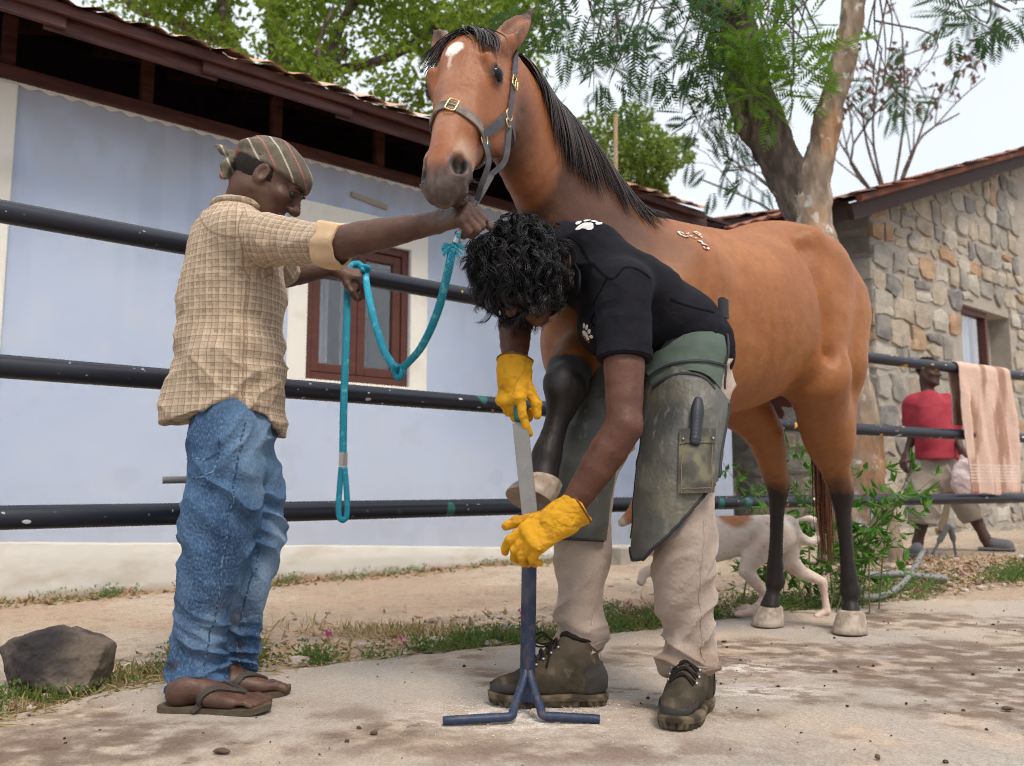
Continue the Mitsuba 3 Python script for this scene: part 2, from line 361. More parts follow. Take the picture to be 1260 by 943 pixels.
STONES = [('stone_grey', (.23, .215, .195), (.32, .30, .265)), ('stone_tan', (.32, .275, .215), (.41, .36, .29)), ('stone_ochre', (.33, .21, .13), (.40, .29, .20)),
          ('stone_dark', (.16, .155, .15), (.25, .235, .22)), ('stone_pale', (.36, .335, .29), (.44, .41, .36))]
for s in STONES: stone_mat(*s)
def c_pipe(p, n, uv):
    a = noise(p.x*9, p.y*9, p.z*26); b = fbm(p.x*55, p.y*55, p.z*55, 2); e = fbm(p.x*3, p.y*3, p.z*3, 3)
    c = mix([0.006, 0.008, 0.015], [0.014, 0.018, 0.034], e)
    c = mix(c, [0.60, 0.33, 0.03], smoothstep(.84, .87, noise(p.x*24+5, p.y*21, p.z*30))*smoothstep(.55, .6, noise(p.x*2.3, p.y*2.3)))
    c = mix(c, [0.62, 0.62, 0.60], smoothstep(.79, .82, b)*.8*smoothstep(.45, .6, e))
    c = mix(c, [0.62, 0.64, 0.66], smoothstep(.90, .93, noise(p.x*14, p.y*14+3, p.z*34)))
    return mix(c, [0.015, 0.12, 0.10], smoothstep(.78, .84, noise(p.x*16+9, p.y*16, p.z*8))*smoothstep(.45, .6, noise(p.x*1.1+4, p.y*1.1)))
mat('mat_pipe', {'type': 'principled', 'base_color': proc(c_pipe), 'roughness': .36, 'specular': .5})
rough('galv', (.20, .20, .20), .5, .5)

# ================================================================ GROUND
UW = unit([1.164, 1, 0]); NW = V(UW[1], -UW[0], 0); A0 = gnd(0, 740); A0[2] = 0; RW = np.stack([UW, -NW, V(0, 0, 1)], 1)
def wl(s, o, z): return A0+UW*s+NW*o+V(0, 0, z)          # along the lavender wall, outwards, up
def s_at(px, o=0.0, py=600):
    k = ((px-630)/FPX)/(math.cos(PITCH)+(py-471.5)/FPX*math.sin(PITCH)); b = A0+NW*o
    return (k*b[1]-b[0])/(UW[0]-k*UW[1])
EDGE_PX = [(-420, 1010), (-150, 925), (0, 884), (110, 856), (190, 838), (280, 829), (360, 822), (450, 812), (560, 801), (680, 789), (800, 775), (880, 763), (980, 752), (1100, 741), (1260, 728), (1420, 716), (1700, 700)]
EDGE = np.array([gnd(*e) for e in EDGE_PX])
EDGE = smoothpath(EDGE, 420); EDGE[:, 1] += nz(EDGE, 9, 3)*.10+nz(EDGE, 2.1, 5)*.10
def edge_y(x): return np.interp(x, EDGE[:, 0], EDGE[:, 1])
def gz(x, y):
    p = np.stack([x, y, x*0], -1)
    z = nz(p, .8, 1)*.05+nz(p, 4, 2)*.02
    far = sst(0.0, 1.2, y-edge_y(x))
    z = z*(.15+.85*far)-.012*(1-far)
    r = np.hypot((x-3.6)/1.6, (y-6.0)/.8); z += .13*np.exp(-r*r)                    # the rubbish mound
    z += .10*sst(2.0, 5.0, x)*sst(6.6, 7.6, y)*(1-sst(12, 20, y))                      # the higher path by the stone house
    return z
gx = np.concatenate([-np.geomspace(160, 6, 22), np.arange(-5.6, 10, .07), np.geomspace(10.2, 180, 22)])
gy = np.concatenate([-np.geomspace(60, 1.2, 14), np.arange(-1, 1.6, .2), np.arange(1.7, 12.5, .07), np.geomspace(12.7, 300, 26)])
X, Y = np.meshgrid(gx, gy, indexing='ij'); Z = gz(X, Y)
structure('ground', grid_sheet(np.stack([X, Y, Z], -1)), 'mat_dirt', True)
t = np.concatenate([[0, 0.0], np.linspace(.015, 1, 60)**1.3])
SL = np.zeros((len(EDGE), len(t), 3))
for j, tt in enumerate(t):
    y = EDGE[:, 1]*(1-tt)+(-3.0)*tt; SL[:, j] = np.stack([EDGE[:, 0]*(1+tt*.3), y, 0*y], 1)
    SL[:, j, 2] = (-.05 if j == 0 else 0)+nz(SL[:, j]*V(1, 1, 0), 3.0, 4)*.008+nz(SL[:, j]*V(1, 1, 0), 14, 6)*.005*(j > 1)
    if j == 0: SL[:, j, 1] += .02
structure('concrete_pad', grid_sheet(SL), 'mat_concrete', 40)

# ================================================================ LAVENDER HOUSE
HOUSE = thing('house', 'long lavender plastered house with open eaves under a red tiled roof', 'house')
s0, s1 = -5.0, s_at(902); ZT = 2.86
sa, sb = s_at(370), s_at(500)                              # window opening
def zz(px, py, o=0): return at(px, py, wl(s_at(px, o, py), o, 0)[1])[2]
zb, zt = zz(440, 472), zz(440, 296)
def wbox(a, b, o0, o1, z0, z1, bev=0): return box((a, -o1, z0), (b, -o0, z1), RW, A0, bev)
wall = cat_([wbox(s0, sa, -.22, 0, -.3, ZT), wbox(sb, s1, -.22, 0, -.3, ZT), wbox(sa, sb, -.22, 0, -.3, zb), wbox(sa, sb, -.22, 0, zt, ZT),
             wbox(s1-.22, s1, -5.0, -.22, -.3, ZT), wbox(s0, s0+.22, -5.0, -.22, -.3, ZT), wbox(s0, s1, -5.2, -5.0, -.3, ZT)])
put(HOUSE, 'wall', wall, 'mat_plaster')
sp = s_at(21, 0, 110)
put(HOUSE, 'pilaster', wbox(s0, sp, 0.003, .035, -.3, ZT-.02, .006), 'mat_cream', label='white painted wall strip at the left edge')
ss = np.linspace(s0, s1, 160); top = np.interp(ss, [s_at(0), s_at(640), s1], [.315, .125, .06])+nz(np.stack([ss, ss*0, ss*0], 1), 3, 7)*.012
pl = np.array([[wl(s, o, z) for o, z in ((.045+.02*math.sin(s*7)*.3, -.2), (.042, tz*.5), (.034, tz-.012), (.004, tz))] for s, tz in zip(ss, top)])
put(HOUSE, 'plinth', grid_sheet(pl), 'mat_plinth', True, label='low cream plinth stained with red earth')
# window
W = newkey(HOUSE+'__window'); labels[W] = {'label': 'brown two-leaf window in a white surround'}
da, db, dzb, dzt = s_at(346), s_at(521), zz(440, 487), zz(440, 262)
put(W, 'surround', cat_([wbox(da, sa, .003, .03, dzb, dzt, .005), wbox(sb, db, .003, .03, dzb, dzt, .005), wbox(sa, sb, .003, .03, dzb, zb, .005), wbox(sa, sb, .003, .03, zt, dzt, .005)]), 'mat_cream')
fw = .055
put(W, 'frame', cat_([wbox(sa, sa+fw, -.09, -.01, zb, zt, .004), wbox(sb-fw, sb, -.09, -.01, zb, zt, .004), wbox(sa+fw, sb-fw, -.09, -.01, zb, zb+fw, .004), wbox(sa+fw, sb-fw, -.09, -.01, zt-fw, zt, .004)]), 'mat_window_wood')
sm = (sa+sb)/2
for k, (a, b) in enumerate(((sa+fw+.003, sm-.002), (sm+.002, sb-fw-.003))):
    g = .065; z0, z1 = zb+fw+.003, zt-fw-.003
    put(W, 'sash', cat_([wbox(a, a+g, -.07, -.025, z0, z1, .005), wbox(b-g, b, -.07, -.025, z0, z1, .005), wbox(a+g, b-g, -.07, -.025, z0, z0+g, .005), wbox(a+g, b-g, -.07, -.025, z1-g, z1, .005)]), 'mat_window_wood')
    put(W, 'pane', wbox(a+g, b-g, -.052, -.048, z0+g, z1-g), 'mat_glass')
for k, (a, b) in enumerate(((sa+.06, sm-.12), (sm-.02, sb-.22))):
    u = np.linspace(0, 1, 40)
    put(W, 'curtain', grid_sheet(np.array([[wl(a+(b-a)*x, -.26+.03*math.sin(x*34+k), z) for z in (zb-.05, zt+.05)] for x in u])), 'mat_curtain', True)
put(HOUSE, 'vent_slot', beam(at(432, 239, wl(s_at(432, .01, 239), .012, 0)[1]), at(476, 256, wl(s_at(476, .01, 256), .012, 0)[1]), .03, .035), 'mat_mortar')
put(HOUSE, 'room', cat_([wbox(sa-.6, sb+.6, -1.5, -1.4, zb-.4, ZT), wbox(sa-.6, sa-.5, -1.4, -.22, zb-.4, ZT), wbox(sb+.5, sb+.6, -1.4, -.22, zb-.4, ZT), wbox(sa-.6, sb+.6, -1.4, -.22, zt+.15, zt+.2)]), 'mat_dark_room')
EO, EZ, SLP = .62, 3.09, .42
def rz(o): return EZ+SLP*(EO-o)
put(HOUSE, 'gable_end', prism(shapely.Polygon([(0, ZT), (5.0, ZT), (5.0, rz(-2.2)-1.2), (2.2, rz(-2.2)-.03), (0, rz(0)-.03)]), -.1, .0, np.stack([-NW, V(0, 0, 1), UW], 1) if np.linalg.det(np.stack([-NW, V(0, 0, 1), UW], 1)) > 0 else np.stack([-NW, V(0, 0, 1), -UW], 1), wl(s1-.02, 0, 0)), 'mat_plaster')
# wall plate, posts, eave, rafters
put(HOUSE, 'wall_plate', wbox(s0, s1+.3, -.10, .03, ZT, ZT+.085, .006), 'mat_redwood')
ss = np.arange(s0, s1, .011)
wv = np.array([[wl(s, .012, ZT-.022+.009*math.sin(s*2*math.pi/.11)), wl(s, .012, ZT+.0), wl(s, .004, ZT-.002)] for s in ss])
put(HOUSE, 'corrugated_strip', grid_sheet(wv), 'mat_cream', True)
EO, EZ, SLP = .62, 3.09, .42
def rz(o): return EZ+SLP*(EO-o)                            # underside of the tiles
def rplane(a, b, o0, o1, lift, th):
    return mesh([wl(s, o, rz(o)+lift+h) for s in (a, b) for o in (o0, o1) for h in (0, th)], trimesh.convex.convex_hull(np.array([[s, o, h] for s in (0, 1) for o in (0, 1) for h in (0, 1)])).faces) if False else None
def slab(pts4, th):
    p = np.array(pts4); up = V(0, 0, th); q = np.vstack([p, p+up]); m = trimesh.convex.convex_hull(q); return mesh(m.vertices, m.faces)
S1R = s_at(868, EO, 245)
put(HOUSE, 'roof_board', cat_([slab([wl(S1R-.01, .12, rz(.12)-.01), wl(s1+.12, .12, rz(.12)-.01), wl(s1+.12, -2.2, rz(-2.2)-.01), wl(S1R-.01, -2.2, rz(-2.2)-.01)], .03), slab([wl(S1R-.01, -2.2, rz(-2.2)-.01), wl(s1+.12, -2.2, rz(-2.2)-.01), wl(s1+.12, -5.8, rz(-2.2)-1.51), wl(S1R-.01, -5.8, rz(-2.2)-1.51)], .03), slab([wl(s0, EO-.03, rz(EO-.03)-.01), wl(S1R, EO-.03, rz(EO-.03)-.01), wl(S1R, -2.2, rz(-2.2)-.01), wl(s0, -2.2, rz(-2.2)-.01)], .008),
    slab([wl(s0, -2.2, rz(-2.2)-.01), wl(S1R, -2.2, rz(-2.2)-.01), wl(S1R, -5.8, rz(-2.2)-1.51), wl(s0, -5.8, rz(-2.2)-1.51)], .008)]), 'mat_darkwood')
for px in (-420, -200, 8, 182, 343, 470, 560, 650, 740, 830):
    s = s_at(px, 0, 120)
    put(HOUSE, 'post', wbox(s-.035, s+.035, -.06, .0, ZT+.087, rz(0)-.10, .004), 'mat_redwood')
for s in np.arange(s0+.3, S1R, .62):
    put(HOUSE, 'rafter', beam(wl(s, EO-.06, rz(EO-.06)-.055), wl(s, -2.2, rz(-2.2)-.055), .05, .085), 'mat_redwood')
lap = [s0]+[s_at(p, EO-.05, q) for p, q in ((-350, -200), (-120, -80), (57, 0), (250, 60), (416, 125), (560, 180), (700, 215))]+[S1R]
for k, (a, b) in enumerate(zip(lap[:-1], lap[1:])):
    put(HOUSE, 'fascia', wbox(a, b+.10, EO-.06-.03*(k % 2), EO-.035-.03*(k % 2), EZ-.115-.012*(k % 2), EZ-.006, .004), 'mat_redwood')
put(HOUSE, 'eave_batten', wbox(s0, S1R, EO-.03, EO-.002, EZ-.055, EZ+.004, .003), 'mat_redwood')
# tiles: interlocking clay tiles, eave rows one by one
def tile_mesh(w, l, th, seed):
    r = np.random.RandomState(seed); x = np.linspace(0, w, 9); prof = .012*np.sin(x/w*2*np.pi*1.5+.6)+.014*(x > w*.80)
    P = np.array([[(a, b*l, h+.004*b+r.uniform(-.001, .001)) for b in (0, .5, 1)] for a, h in zip(x, prof)])
    return grid_sheet(P, th)
tiles = [mikit.ply(tile_mesh(.242, .40, -.030, k), None, 35) for k in range(3)]
tr = np.random.RandomState(5)
ang = math.degrees(math.atan(SLP))
B0 = np.eye(4); B0[:3, :3] = RW
for row in range(2):
    for i, s in enumerate(np.arange(s_at(-60, EO, -60), S1R-.2, .235)):
        o = EO+.055-row*.33
        M = T(np.block([[RW, wl(s+tr.uniform(-.006, .006), o+tr.uniform(-.02, .015), rz(o)+.028+row*.005)[:, None]], [np.zeros((1, 3)), np.ones((1, 1))]]))
        put(HOUSE, 'roof_tile', None, 'mat_tile', shape=tiles[tr.randint(3)], to_world=M.rotate([1, 0, 0], ang+tr.uniform(-1.5, 1)).rotate([0, 0, 1], tr.uniform(-1.2, 1.2)))
xs = np.arange(s0, S1R, .03); prof = .014*np.sin(xs/.235*2*np.pi*1.5)
P = np.array([[wl(s, o, rz(o)+.03+h) for o in (-.2, -1.2, -2.2)]+[wl(s, -4.0, rz(-2.2)+.03+h-.75), wl(s, -5.8, rz(-2.2)+.03+h-1.5)] for s, h in zip(xs, prof)])
put(HOUSE, 'far_tile', grid_sheet(P, .02), 'mat_tile', 40, kind='stuff')

# ================================================================ STONE HOUSE
UF = UW; NF = NW; C0 = at(1088, 640, 8.8); C0[2] = 0; UL = -NF*-1
RF = np.stack([UF, -NF, V(0, 0, 1)], 1)                    # gable wall: x along UF from the corner, y inwards
RL = np.stack([NF, UF, V(0, 0, 1)], 1)                     # side wall: x = -distance back from the corner, y inwards
def fl(s, o, z): return C0+UF*s+NF*o+V(0, 0, z)
def f_at(px, py, o=0.0):
    k = ((px-630)/FPX)/(math.cos(PITCH)+(py-471.5)/FPX*math.sin(PITCH)); b = C0+NF*o; s = (k*b[1]-b[0])/(UF[0]-k*UF[1]); return s
def f_z(px, py, o=0.0): return at(px, py, fl(f_at(px, py, o), o, 0)[1])[2]
STONE = thing('stone_house', 'rough stone house with a brown window and sagging old tile roof', 'house')
ws, we = f_at(1184, 420), f_at(1243, 420); wz0, wz1 = f_z(1210, 478), f_z(1210, 382)
zr0 = f_z(1086, 252); rake = 0.36; LG, LS = 7.0, 6.0
def under(s): return zr0+rake*s
def fbox(R, a, b, o0, o1, z0, z1): return box((a, -o1, z0), (b, -o0, z1), R, C0)
gable = shapely.Polygon([(0, -.3), (LG, -.3), (LG, under(LG)), (0, under(0))]).difference(shapely.box(ws, wz0, we, wz1))
put(STONE, 'wall', cat_([prism(gable, 0, .4, np.stack([UF, V(0, 0, 1), NF], 1), C0-NF*.4), box((-LS, .0, -.3), (-.4, .4, zr0-.02), RL, C0)]), 'mat_mortar', label='grey mortar bed between the stones')
def stone_shape(poly, depth, r):
    poly = np.array(poly); c = poly.mean(0)
    base, mid, topp = poly, c+(poly-c)*.97, c+(poly-c)*r.uniform(.90, .96)
    n = len(poly); z = depth*(.75+.25*r.rand(n))
    v = np.vstack([np.c_[base, np.full(n, -.03)], np.c_[mid, z*.6], np.c_[topp, z], [[*(c+r.uniform(-.01, .01, 2)), depth*1.12]]])
    i = np.arange(n); j = (i+1) % n; f = []
    for a in (0, n): f += [np.stack([i+a, j+a, j+a+n], 1), np.stack([i+a, j+a+n, i+a+n], 1)]
    f.append(np.stack([i+2*n, j+2*n, i*0+3*n], 1)); return v, np.vstack(f)
def stone_field(r, w, z0, ztop, hole, keep):
    """Random rubble in wavering courses; yields polygons in wall coordinates."""
    z = z0; row = 0
    while z < ztop+.3:
        h = r.uniform(.20, .31); x = -r.uniform(0, .1) if False else 0.0; first = True
        while x < w:
            wd = r.uniform(.38, .5) if first and row % 2 else r.uniform(.20, .46)
            if r.rand() < .12 and not first:                # a split course
                hs = [(0, h*.5), (h*.5, h)]
            else: hs = [(0, h)]
            for a, b in hs:
                g = .012; q = [(x+g, z+a+g), (x+wd*.5, z+a+g), (x+wd-g, z+a+g), (x+wd-g, z+(a+b)/2), (x+wd-g, z+b-g), (x+wd*.5, z+b-g), (x+g, z+b-g), (x+g, z+(a+b)/2)]
                q = np.array(q); c = q.mean(0); j = r.uniform(-.034, .034, q.shape)
                cr = [0, 2, 4, 6]; q = q+j; q[cr] = c+(q[cr]-c)*r.uniform(.70, 1.0, (4, 1))
                if first: q[[0, 6, 7], 0] = x-.01
                q[:, 1] += .03*np.sin(q[:, 0]*1.7+row)
                if keep(c) and not (hole and hole[0]-.08 < c[0] < hole[2]+.08 and hole[1]-.06 < c[1] < hole[3]+.06): yield q, first
            x += wd; first = False
        z += h; row += 1
r = np.random.RandomState(11); nst = 0; rest = []
for R, w, ff, keep, hole, orange in ((np.stack([UF, V(0, 0, 1), NF], 1), 3.85, 0, lambda c: c[1] < under(c[0])-.06, (ws, wz0, we, wz1), .06), (np.stack([-NF, V(0, 0, 1), -UF], 1), 2.3, 1, lambda c: c[1] < zr0-.10, None, .20)):
    for q, first in stone_field(r, w, -.05, 5.0, hole, keep):
        v, f = stone_shape(q, r.uniform(.012, .038), r)
        if ff == 1: f = f[:, ::-1] if np.linalg.det(R) < 0 else f
        px = r.rand(); z = q[:, 1].mean()
        m = 'stone_ochre' if px < orange*(1.8 if z > 2.2 else .7) else 'stone_tan' if px < .42 else 'stone_dark' if px < .55 else 'stone_pale' if px < .72 else 'stone_grey'
        if nst >= 296: rest.append(mesh(v@R.T+C0, f)); continue
        put(STONE, 'stone', mesh(v@R.T+C0, f), 'mat_'+m); nst += 1
SW = newkey(STONE+'__window'); labels[SW] = {'label': 'brown window leaf with a pane reflecting the sky'}
wm = ws+(we-ws)*.62
put(SW, 'frame', cat_([fbox(RF, ws, ws+.05, -.16, -.06, wz0, wz1), fbox(RF, wm-.05, wm, -.16, -.06, wz0, wz1), fbox(RF, ws+.05, wm-.05, -.16, -.06, wz1-.07, wz1), fbox(RF, ws+.05, wm-.05, -.16, -.06, wz0, wz0+.06)]), 'mat_window_wood')
put(SW, 'pane', fbox(RF, ws+.05, wm-.05, -.115, -.11, wz0+.06, wz1-.07), 'mat_glass')
put(SW, 'reveal', cat_([fbox(RF, wm, we+.02, -.30, -.24, wz0, wz1)]), 'mat_mortar')
put(SW, 'curtain', grid_sheet(np.array([[fl(ws+.05+x*(wm-ws-.1)*.7+.1, -.20+.02*math.sin(x*25), z) for z in (wz0, wz1)] for x in np.linspace(0, 1, 20)])), 'mat_curtain', True)
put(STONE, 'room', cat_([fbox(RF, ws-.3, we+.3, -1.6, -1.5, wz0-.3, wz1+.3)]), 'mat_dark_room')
if rest: put(STONE, 'far_stone', cat_(rest), 'mat_stone_grey', kind='stuff')
# a dark opening in the side wall
put(STONE, 'side_window', box((-1.35, -.03, f_z(1088, 512)), (-.95, .012, f_z(1088, 440)), RL, C0, .004), 'mat_window_wood')
# gable roof: verge board, gutter pipe, tiles
OV = .55
def rk(s, o, h): return fl(s, o, under(s)+h)
put(STONE, 'verge_board', beam(rk(-.95, .30, -.07), rk(LG, .30, -.07), .05, .15), 'mat_darkwood')
put(STONE, 'soffit', slab([rk(-1.0, .38, .03), rk(LG, .38, .03), rk(LG, -6, .03), rk(-1.0, -6, .03)], .02), 'mat_darkwood')
put(STONE, 'verge_pipe', tube([rk(-.98, .40, .045), rk(LG, .40, .045)], .035, 8), 'mat_oldtile')
put(STONE, 'eave_board', beam(rk(-.95, .28, -.05), rk(-.95, -6, -.05), .04, .16), 'mat_darkwood')
tl = [mikit.ply(tile_mesh(.25, .42, -.034, 10+k), None, 35) for k in range(3)]
RT = np.stack([-NF, UF, V(0, 0, 1)], 1) if np.linalg.det(np.stack([-NF, UF, V(0, 0, 1)], 1)) > 0 else np.stack([NF, UF, V(0, 0, 1)], 1)
sgn_ = -1 if np.allclose(RT[:, 0], -NF) else 1
an2 = math.degrees(math.atan(rake))
for j in range(4):
    for i, s in enumerate(np.arange(-1.12, LG-.2, .335)):
        if j > 1 and i > 0: continue
        o = (.50-.25*j) if sgn_ < 0 else (.25-.25*j)
        p = rk(s+tr.uniform(-.03, .03), o+tr.uniform(-.035, .03), .085+tr.uniform(0, .015))
        M = T(np.block([[RT, p[:, None]], [np.zeros((1, 3)), np.ones((1, 1))]]))
        put(STONE, 'roof_tile', None, 'mat_oldtile', shape=tl[tr.randint(3)], to_world=M.rotate([1, 0, 0], an2-3.0+tr.uniform(-1.5, 1.5)).rotate([0, 0, 1], tr.uniform(-2, 2)))
xs = np.arange(-6, .05, .03)
P = np.array([[rk(s, o, .07+.014*math.sin(o/.25*2*math.pi*1.5)) for s in (-1.1, LG)] for o in xs])
put(STONE, 'far_tile', grid_sheet(P[::-1], .02), 'mat_oldtile', 40, kind='stuff')
# a further tiled roof behind the tree
SHED = thing('shed', 'low shed with a dark tiled roof behind the forked tree', 'shed')
p0, p1 = at(845, 276, 12.5), at(1010, 255, 11.4); back = V(.45, .9, 0)*2.0+V(0, 0, -.12)
put(SHED, 'wall', slab([V(p0[0], p0[1], -.3)+V(.15, .4, 0), V(p1[0], p1[1], -.3)+V(.1, .4, 0), V(p1[0], p1[1], -.3)+V(1, 2, 0), V(p0[0], p0[1], -.3)+V(1, 2, 0)], p0[2]), 'mat_plaster')
put(SHED, 'eave_board', beam(p0+V(0, .06, -.07), p1+V(0, .06, -.07), .04, .14), 'mat_darkwood')
for k, tt in enumerate(np.linspace(0, .95, 9)):
    q = p0+(p1-p0)*tt; dd = unit(p1-p0); Rr = frame(np.cross(V(0, 0, 1), dd), V(0, 0, 1))
    M = T(np.block([[Rr, (q+tr.uniform(-.02, .02, 3))[:, None]], [np.zeros((1, 3)), np.ones((1, 1))]]))
    put(SHED, 'roof_tile', None, 'mat_oldtile', shape=tl[k % 3], to_world=M.rotate([1, 0, 0], 14).scale(1.0))
put(SHED, 'roof', slab([p0+V(0, .3, .10), p1+V(0, .3, .10), p1+V(.6, 2.2, .5), p0+V(.6, 2.2, .5)], .03), 'mat_oldtile')

# ================================================================ PIPE RAIL FENCE
FENCE = thing('pipe_fence', 'paint-flecked black pipe fence with three rails and posts', 'fence')
def f_pt(px, Yd): q = at(px, 600, Yd); return V(q[0], q[1], 0)
FP = np.array([V(-3.3, 1.02, 0), f_pt(0, 2.62), f_pt(300, 3.12), f_pt(600, 3.86), f_pt(760, 4.38), f_pt(900, 4.9), f_pt(1057, 5.58), f_pt(1260, 6.62), f_pt(1260, 6.62)+V(1.63, 1.03, 0)*1.2])
FPS = smoothpath(FP, 90)
RAILZ = (1.425, .957, .512)
for z in RAILZ:
    p = FPS.copy(); p[:, 2] = z+np.interp(p[:, 0], [-1.5, 4], [0, .012]); put(FENCE, 'rail', tube(p, .036, 14), 'mat_pipe', True)
for px, Yd in ((262, 3.05), (848, 4.72), (1330, 7.0), (-300, 2.1)):
    q = f_pt(px, Yd) if px < 1300 else FP[-1]*.8+FP[-2]*.2
    i = np.argmin(np.linalg.norm(FPS-q, axis=1)); q = FPS[i]; put(FENCE, 'post', tube([q+V(0, 0, -.2), q+V(0, 0, 1.46)], .042, 14), 'mat_pipe', True)
q = FPS[np.argmin(np.linalg.norm(FPS-f_pt(262, 3.05), axis=1))]
put(FENCE, 'stub_pipe', tube([V(*at(200, 591, 3.0)), V(*(at(262, 590, q[1])))], .012, 10), 'mat_galv', True, label='short grey pipe stub sticking out of the post')
# ================================================================ HORSE
def c_hair(p, n, uv): return fbm(p.x*190, p.y*190, p.z*60, 3)+.9*fbm(p.x*26, p.y*26, p.z*26, 3)
def hide(name, r, spec, bs, sheen=.3):
    d = {'type': 'principled', 'base_color': VC, 'roughness': r, 'specular': spec, 'sheen': sheen}
    return mat('mat_'+name, {'type': 'twosided', 'bsdf': {'type': 'bumpmap', 'arbitrary': proc(c_hair, 1.5e-3), 'scale': bs, 'bsdf': d}})
hide('coat', .52, .42, .0013, .25)
hide('hoof', .55, .4, .003, 0)
rough('mane', lambda p, n, uv: mix([0.016, 0.013, 0.014], [0.095, 0.062, 0.055], noise(uv.x*40, 0, 0)*smoothstep(.1, .8, noise(uv.x*9, uv.y*2))), .42, .5)
rough('tail', lambda p, n, uv: mix(mix([0.012, 0.009, 0.008], [0.03, 0.018, 0.013], noise(uv.x*40, 0, 0)), mix([0.16, 0.05, 0.015], [0.05, 0.02, 0.01], noise(uv.x*33, 2, 0)), smoothstep(.45, .95, uv.y)), .45, .5)
mat('mat_eye', {'type': 'principled', 'base_color': rgb(.006, .005, .006), 'roughness': .08, 'specular': .35})
HORSE = thing('horse', 'bay horse with a white star and black legs, held by a blue rope', 'horse')
HW = V(.50, 3.05, 0); HF = unit([-.743, -.669, 0]); HL = np.cross(V(0, 0, 1), HF)
def hb(s, l, z): return HW+HF*s+HL*l+V(0, 0, z)            # forward of the withers, to the horse's left, up
b = Body(.05)
#        s     top   bot   half
SEC = [(.37, 1.17, 1.00, .08), (.31, 1.30, .92, .17), (.16, 1.45, .85, .225), (0, 1.53, .83, .25), (-.2, 1.55, .845, .285), (-.42, 1.57, .885, .312), (-.58, 1.615, .945, .30), (-.72, 1.67, 1.01, .285), (-.86, 1.69, 1.02, .275), (-.98, 1.64, 1.08, .24), (-1.07, 1.53, 1.15, .17)]
b.loft([hb(s, 0, (t+u)/2) for s, t, u, w in SEC], HL, [q[3] for q in SEC], [(q[1]-q[2])/2 for q in SEC], n=34, k=.04)
# neck
NK = [(hb(.03, 0, 1.22), .15, .31), (hb(.18, 0, 1.30), .135, .27), (at(690, 232, 2.76), .112, .215), (at(652, 178, 2.60), .092, .172), (at(627, 128, 2.48), .080, .135), (at(606, 86, 2.42), .07, .10)]
HP = at(581, 50, 2.36); HM = at(536, 224, 2.12)            # poll and muzzle
ha = unit(HM-HP); HLEN = np.linalg.norm(HM-HP)
hn = unit(V(-.42, -.9, 0)-ha*(V(-.42, -.9, 0)@ha)); hs = np.cross(hn, ha)
HR = np.stack([hs, ha, hn], 1)
def hd(s, t, n): return HP+hs*s*1.1+ha*t*(HLEN/.58)+hn*n       # on the head: to its left, down the face, out of the face
b.loft([q[0] for q in NK], HL*.6+hs*.4, [q[1] for q in NK], [q[2] for q in NK], n=22, k=.07)
# head
HS = [(-.01, .050, -.045, -.16), (.05, .070, .012, -.175), (.12, .088, .046, -.19), (.19, .090, .050, -.205), (.27, .072, .045, -.195), (.35, .056, .040, -.145), (.43, .050, .032, -.115), (.50, .049, .022, -.103), (.55, .043, .004, -.092), (.585, .028, -.022, -.078)]
b.loft([hd(0, t, (u+d)/2) for t, w, u, d in HS], hs, [q[1]*1.12 for q in HS], [(q[2]-q[3])/2 for q in HS], n=30, k=.05, cap=.03)
for sg in (1, -1):
    b.ell(hd(.055*sg, .245, -.125), (.030, .10, .075), HR, .03)       # cheek
    b.cone(hd(.078*sg, .145, .022), hd(.090*sg, .185, -.004), .017, .013, .02)    # brow
    b.cone(hd(.048*sg, .23, -.005), hd(.047*sg, .37, -.03), .018, .012, .03)     # facial crest
    b.ell(hd(.080*sg, .175, -.018), (.022, .030, .026), HR, .02)
    b.cone(hd(.036*sg, .485, -.012), hd(.043*sg, .545, -.028), .020, .021, .02)   # nostril rim
    b.ell(hd(.034*sg, .565, -.055), (.02, .02, .03), HR, .02)
    b.chain([hd(.028*sg, .45, -.02), hd(.018*sg, .52, -.004)], [.014, .016], .02)
b.ell(hd(0, .535, -.106), (.030, .026, .020), HR, .02)               # lower lip and chin
b.ell(hd(0, .575, -.045), (.036, .024, .035), HR, .02)
b.ell(hd(0, .10, .03), (.06, .07, .03), HR, .03)
# ears
ET = [at(656, 11, 2.44), at(530, 33, 2.44)]; EB = [hd(.066, .03, -.03), hd(-.06, .03, -.03)]
for sg, eb, et in ((1, EB[0], ET[0]), (-1, EB[1], ET[1])):
    b.chain([eb, eb+(et-eb)*.35+hs*.004*sg, eb+(et-eb)*.7, et], [.034, .038, .024, .004], .02, 9)
    q = eb+(et-eb)*.5+hn*.028+hs*.012*sg
    b.chain([q-(et-eb)*.22, q+(et-eb)*.12], [.018, .012], .02) if False else None
# shoulder, breast, elbow
for sg in (1, -1):
    b.cone(hb(.02, .16*sg, 1.30), hb(.24, .13*sg, 1.02), .12, .115, .08)
    b.ell(hb(.30, .10*sg, 1.08), (.10, .12, .13), None, .06)
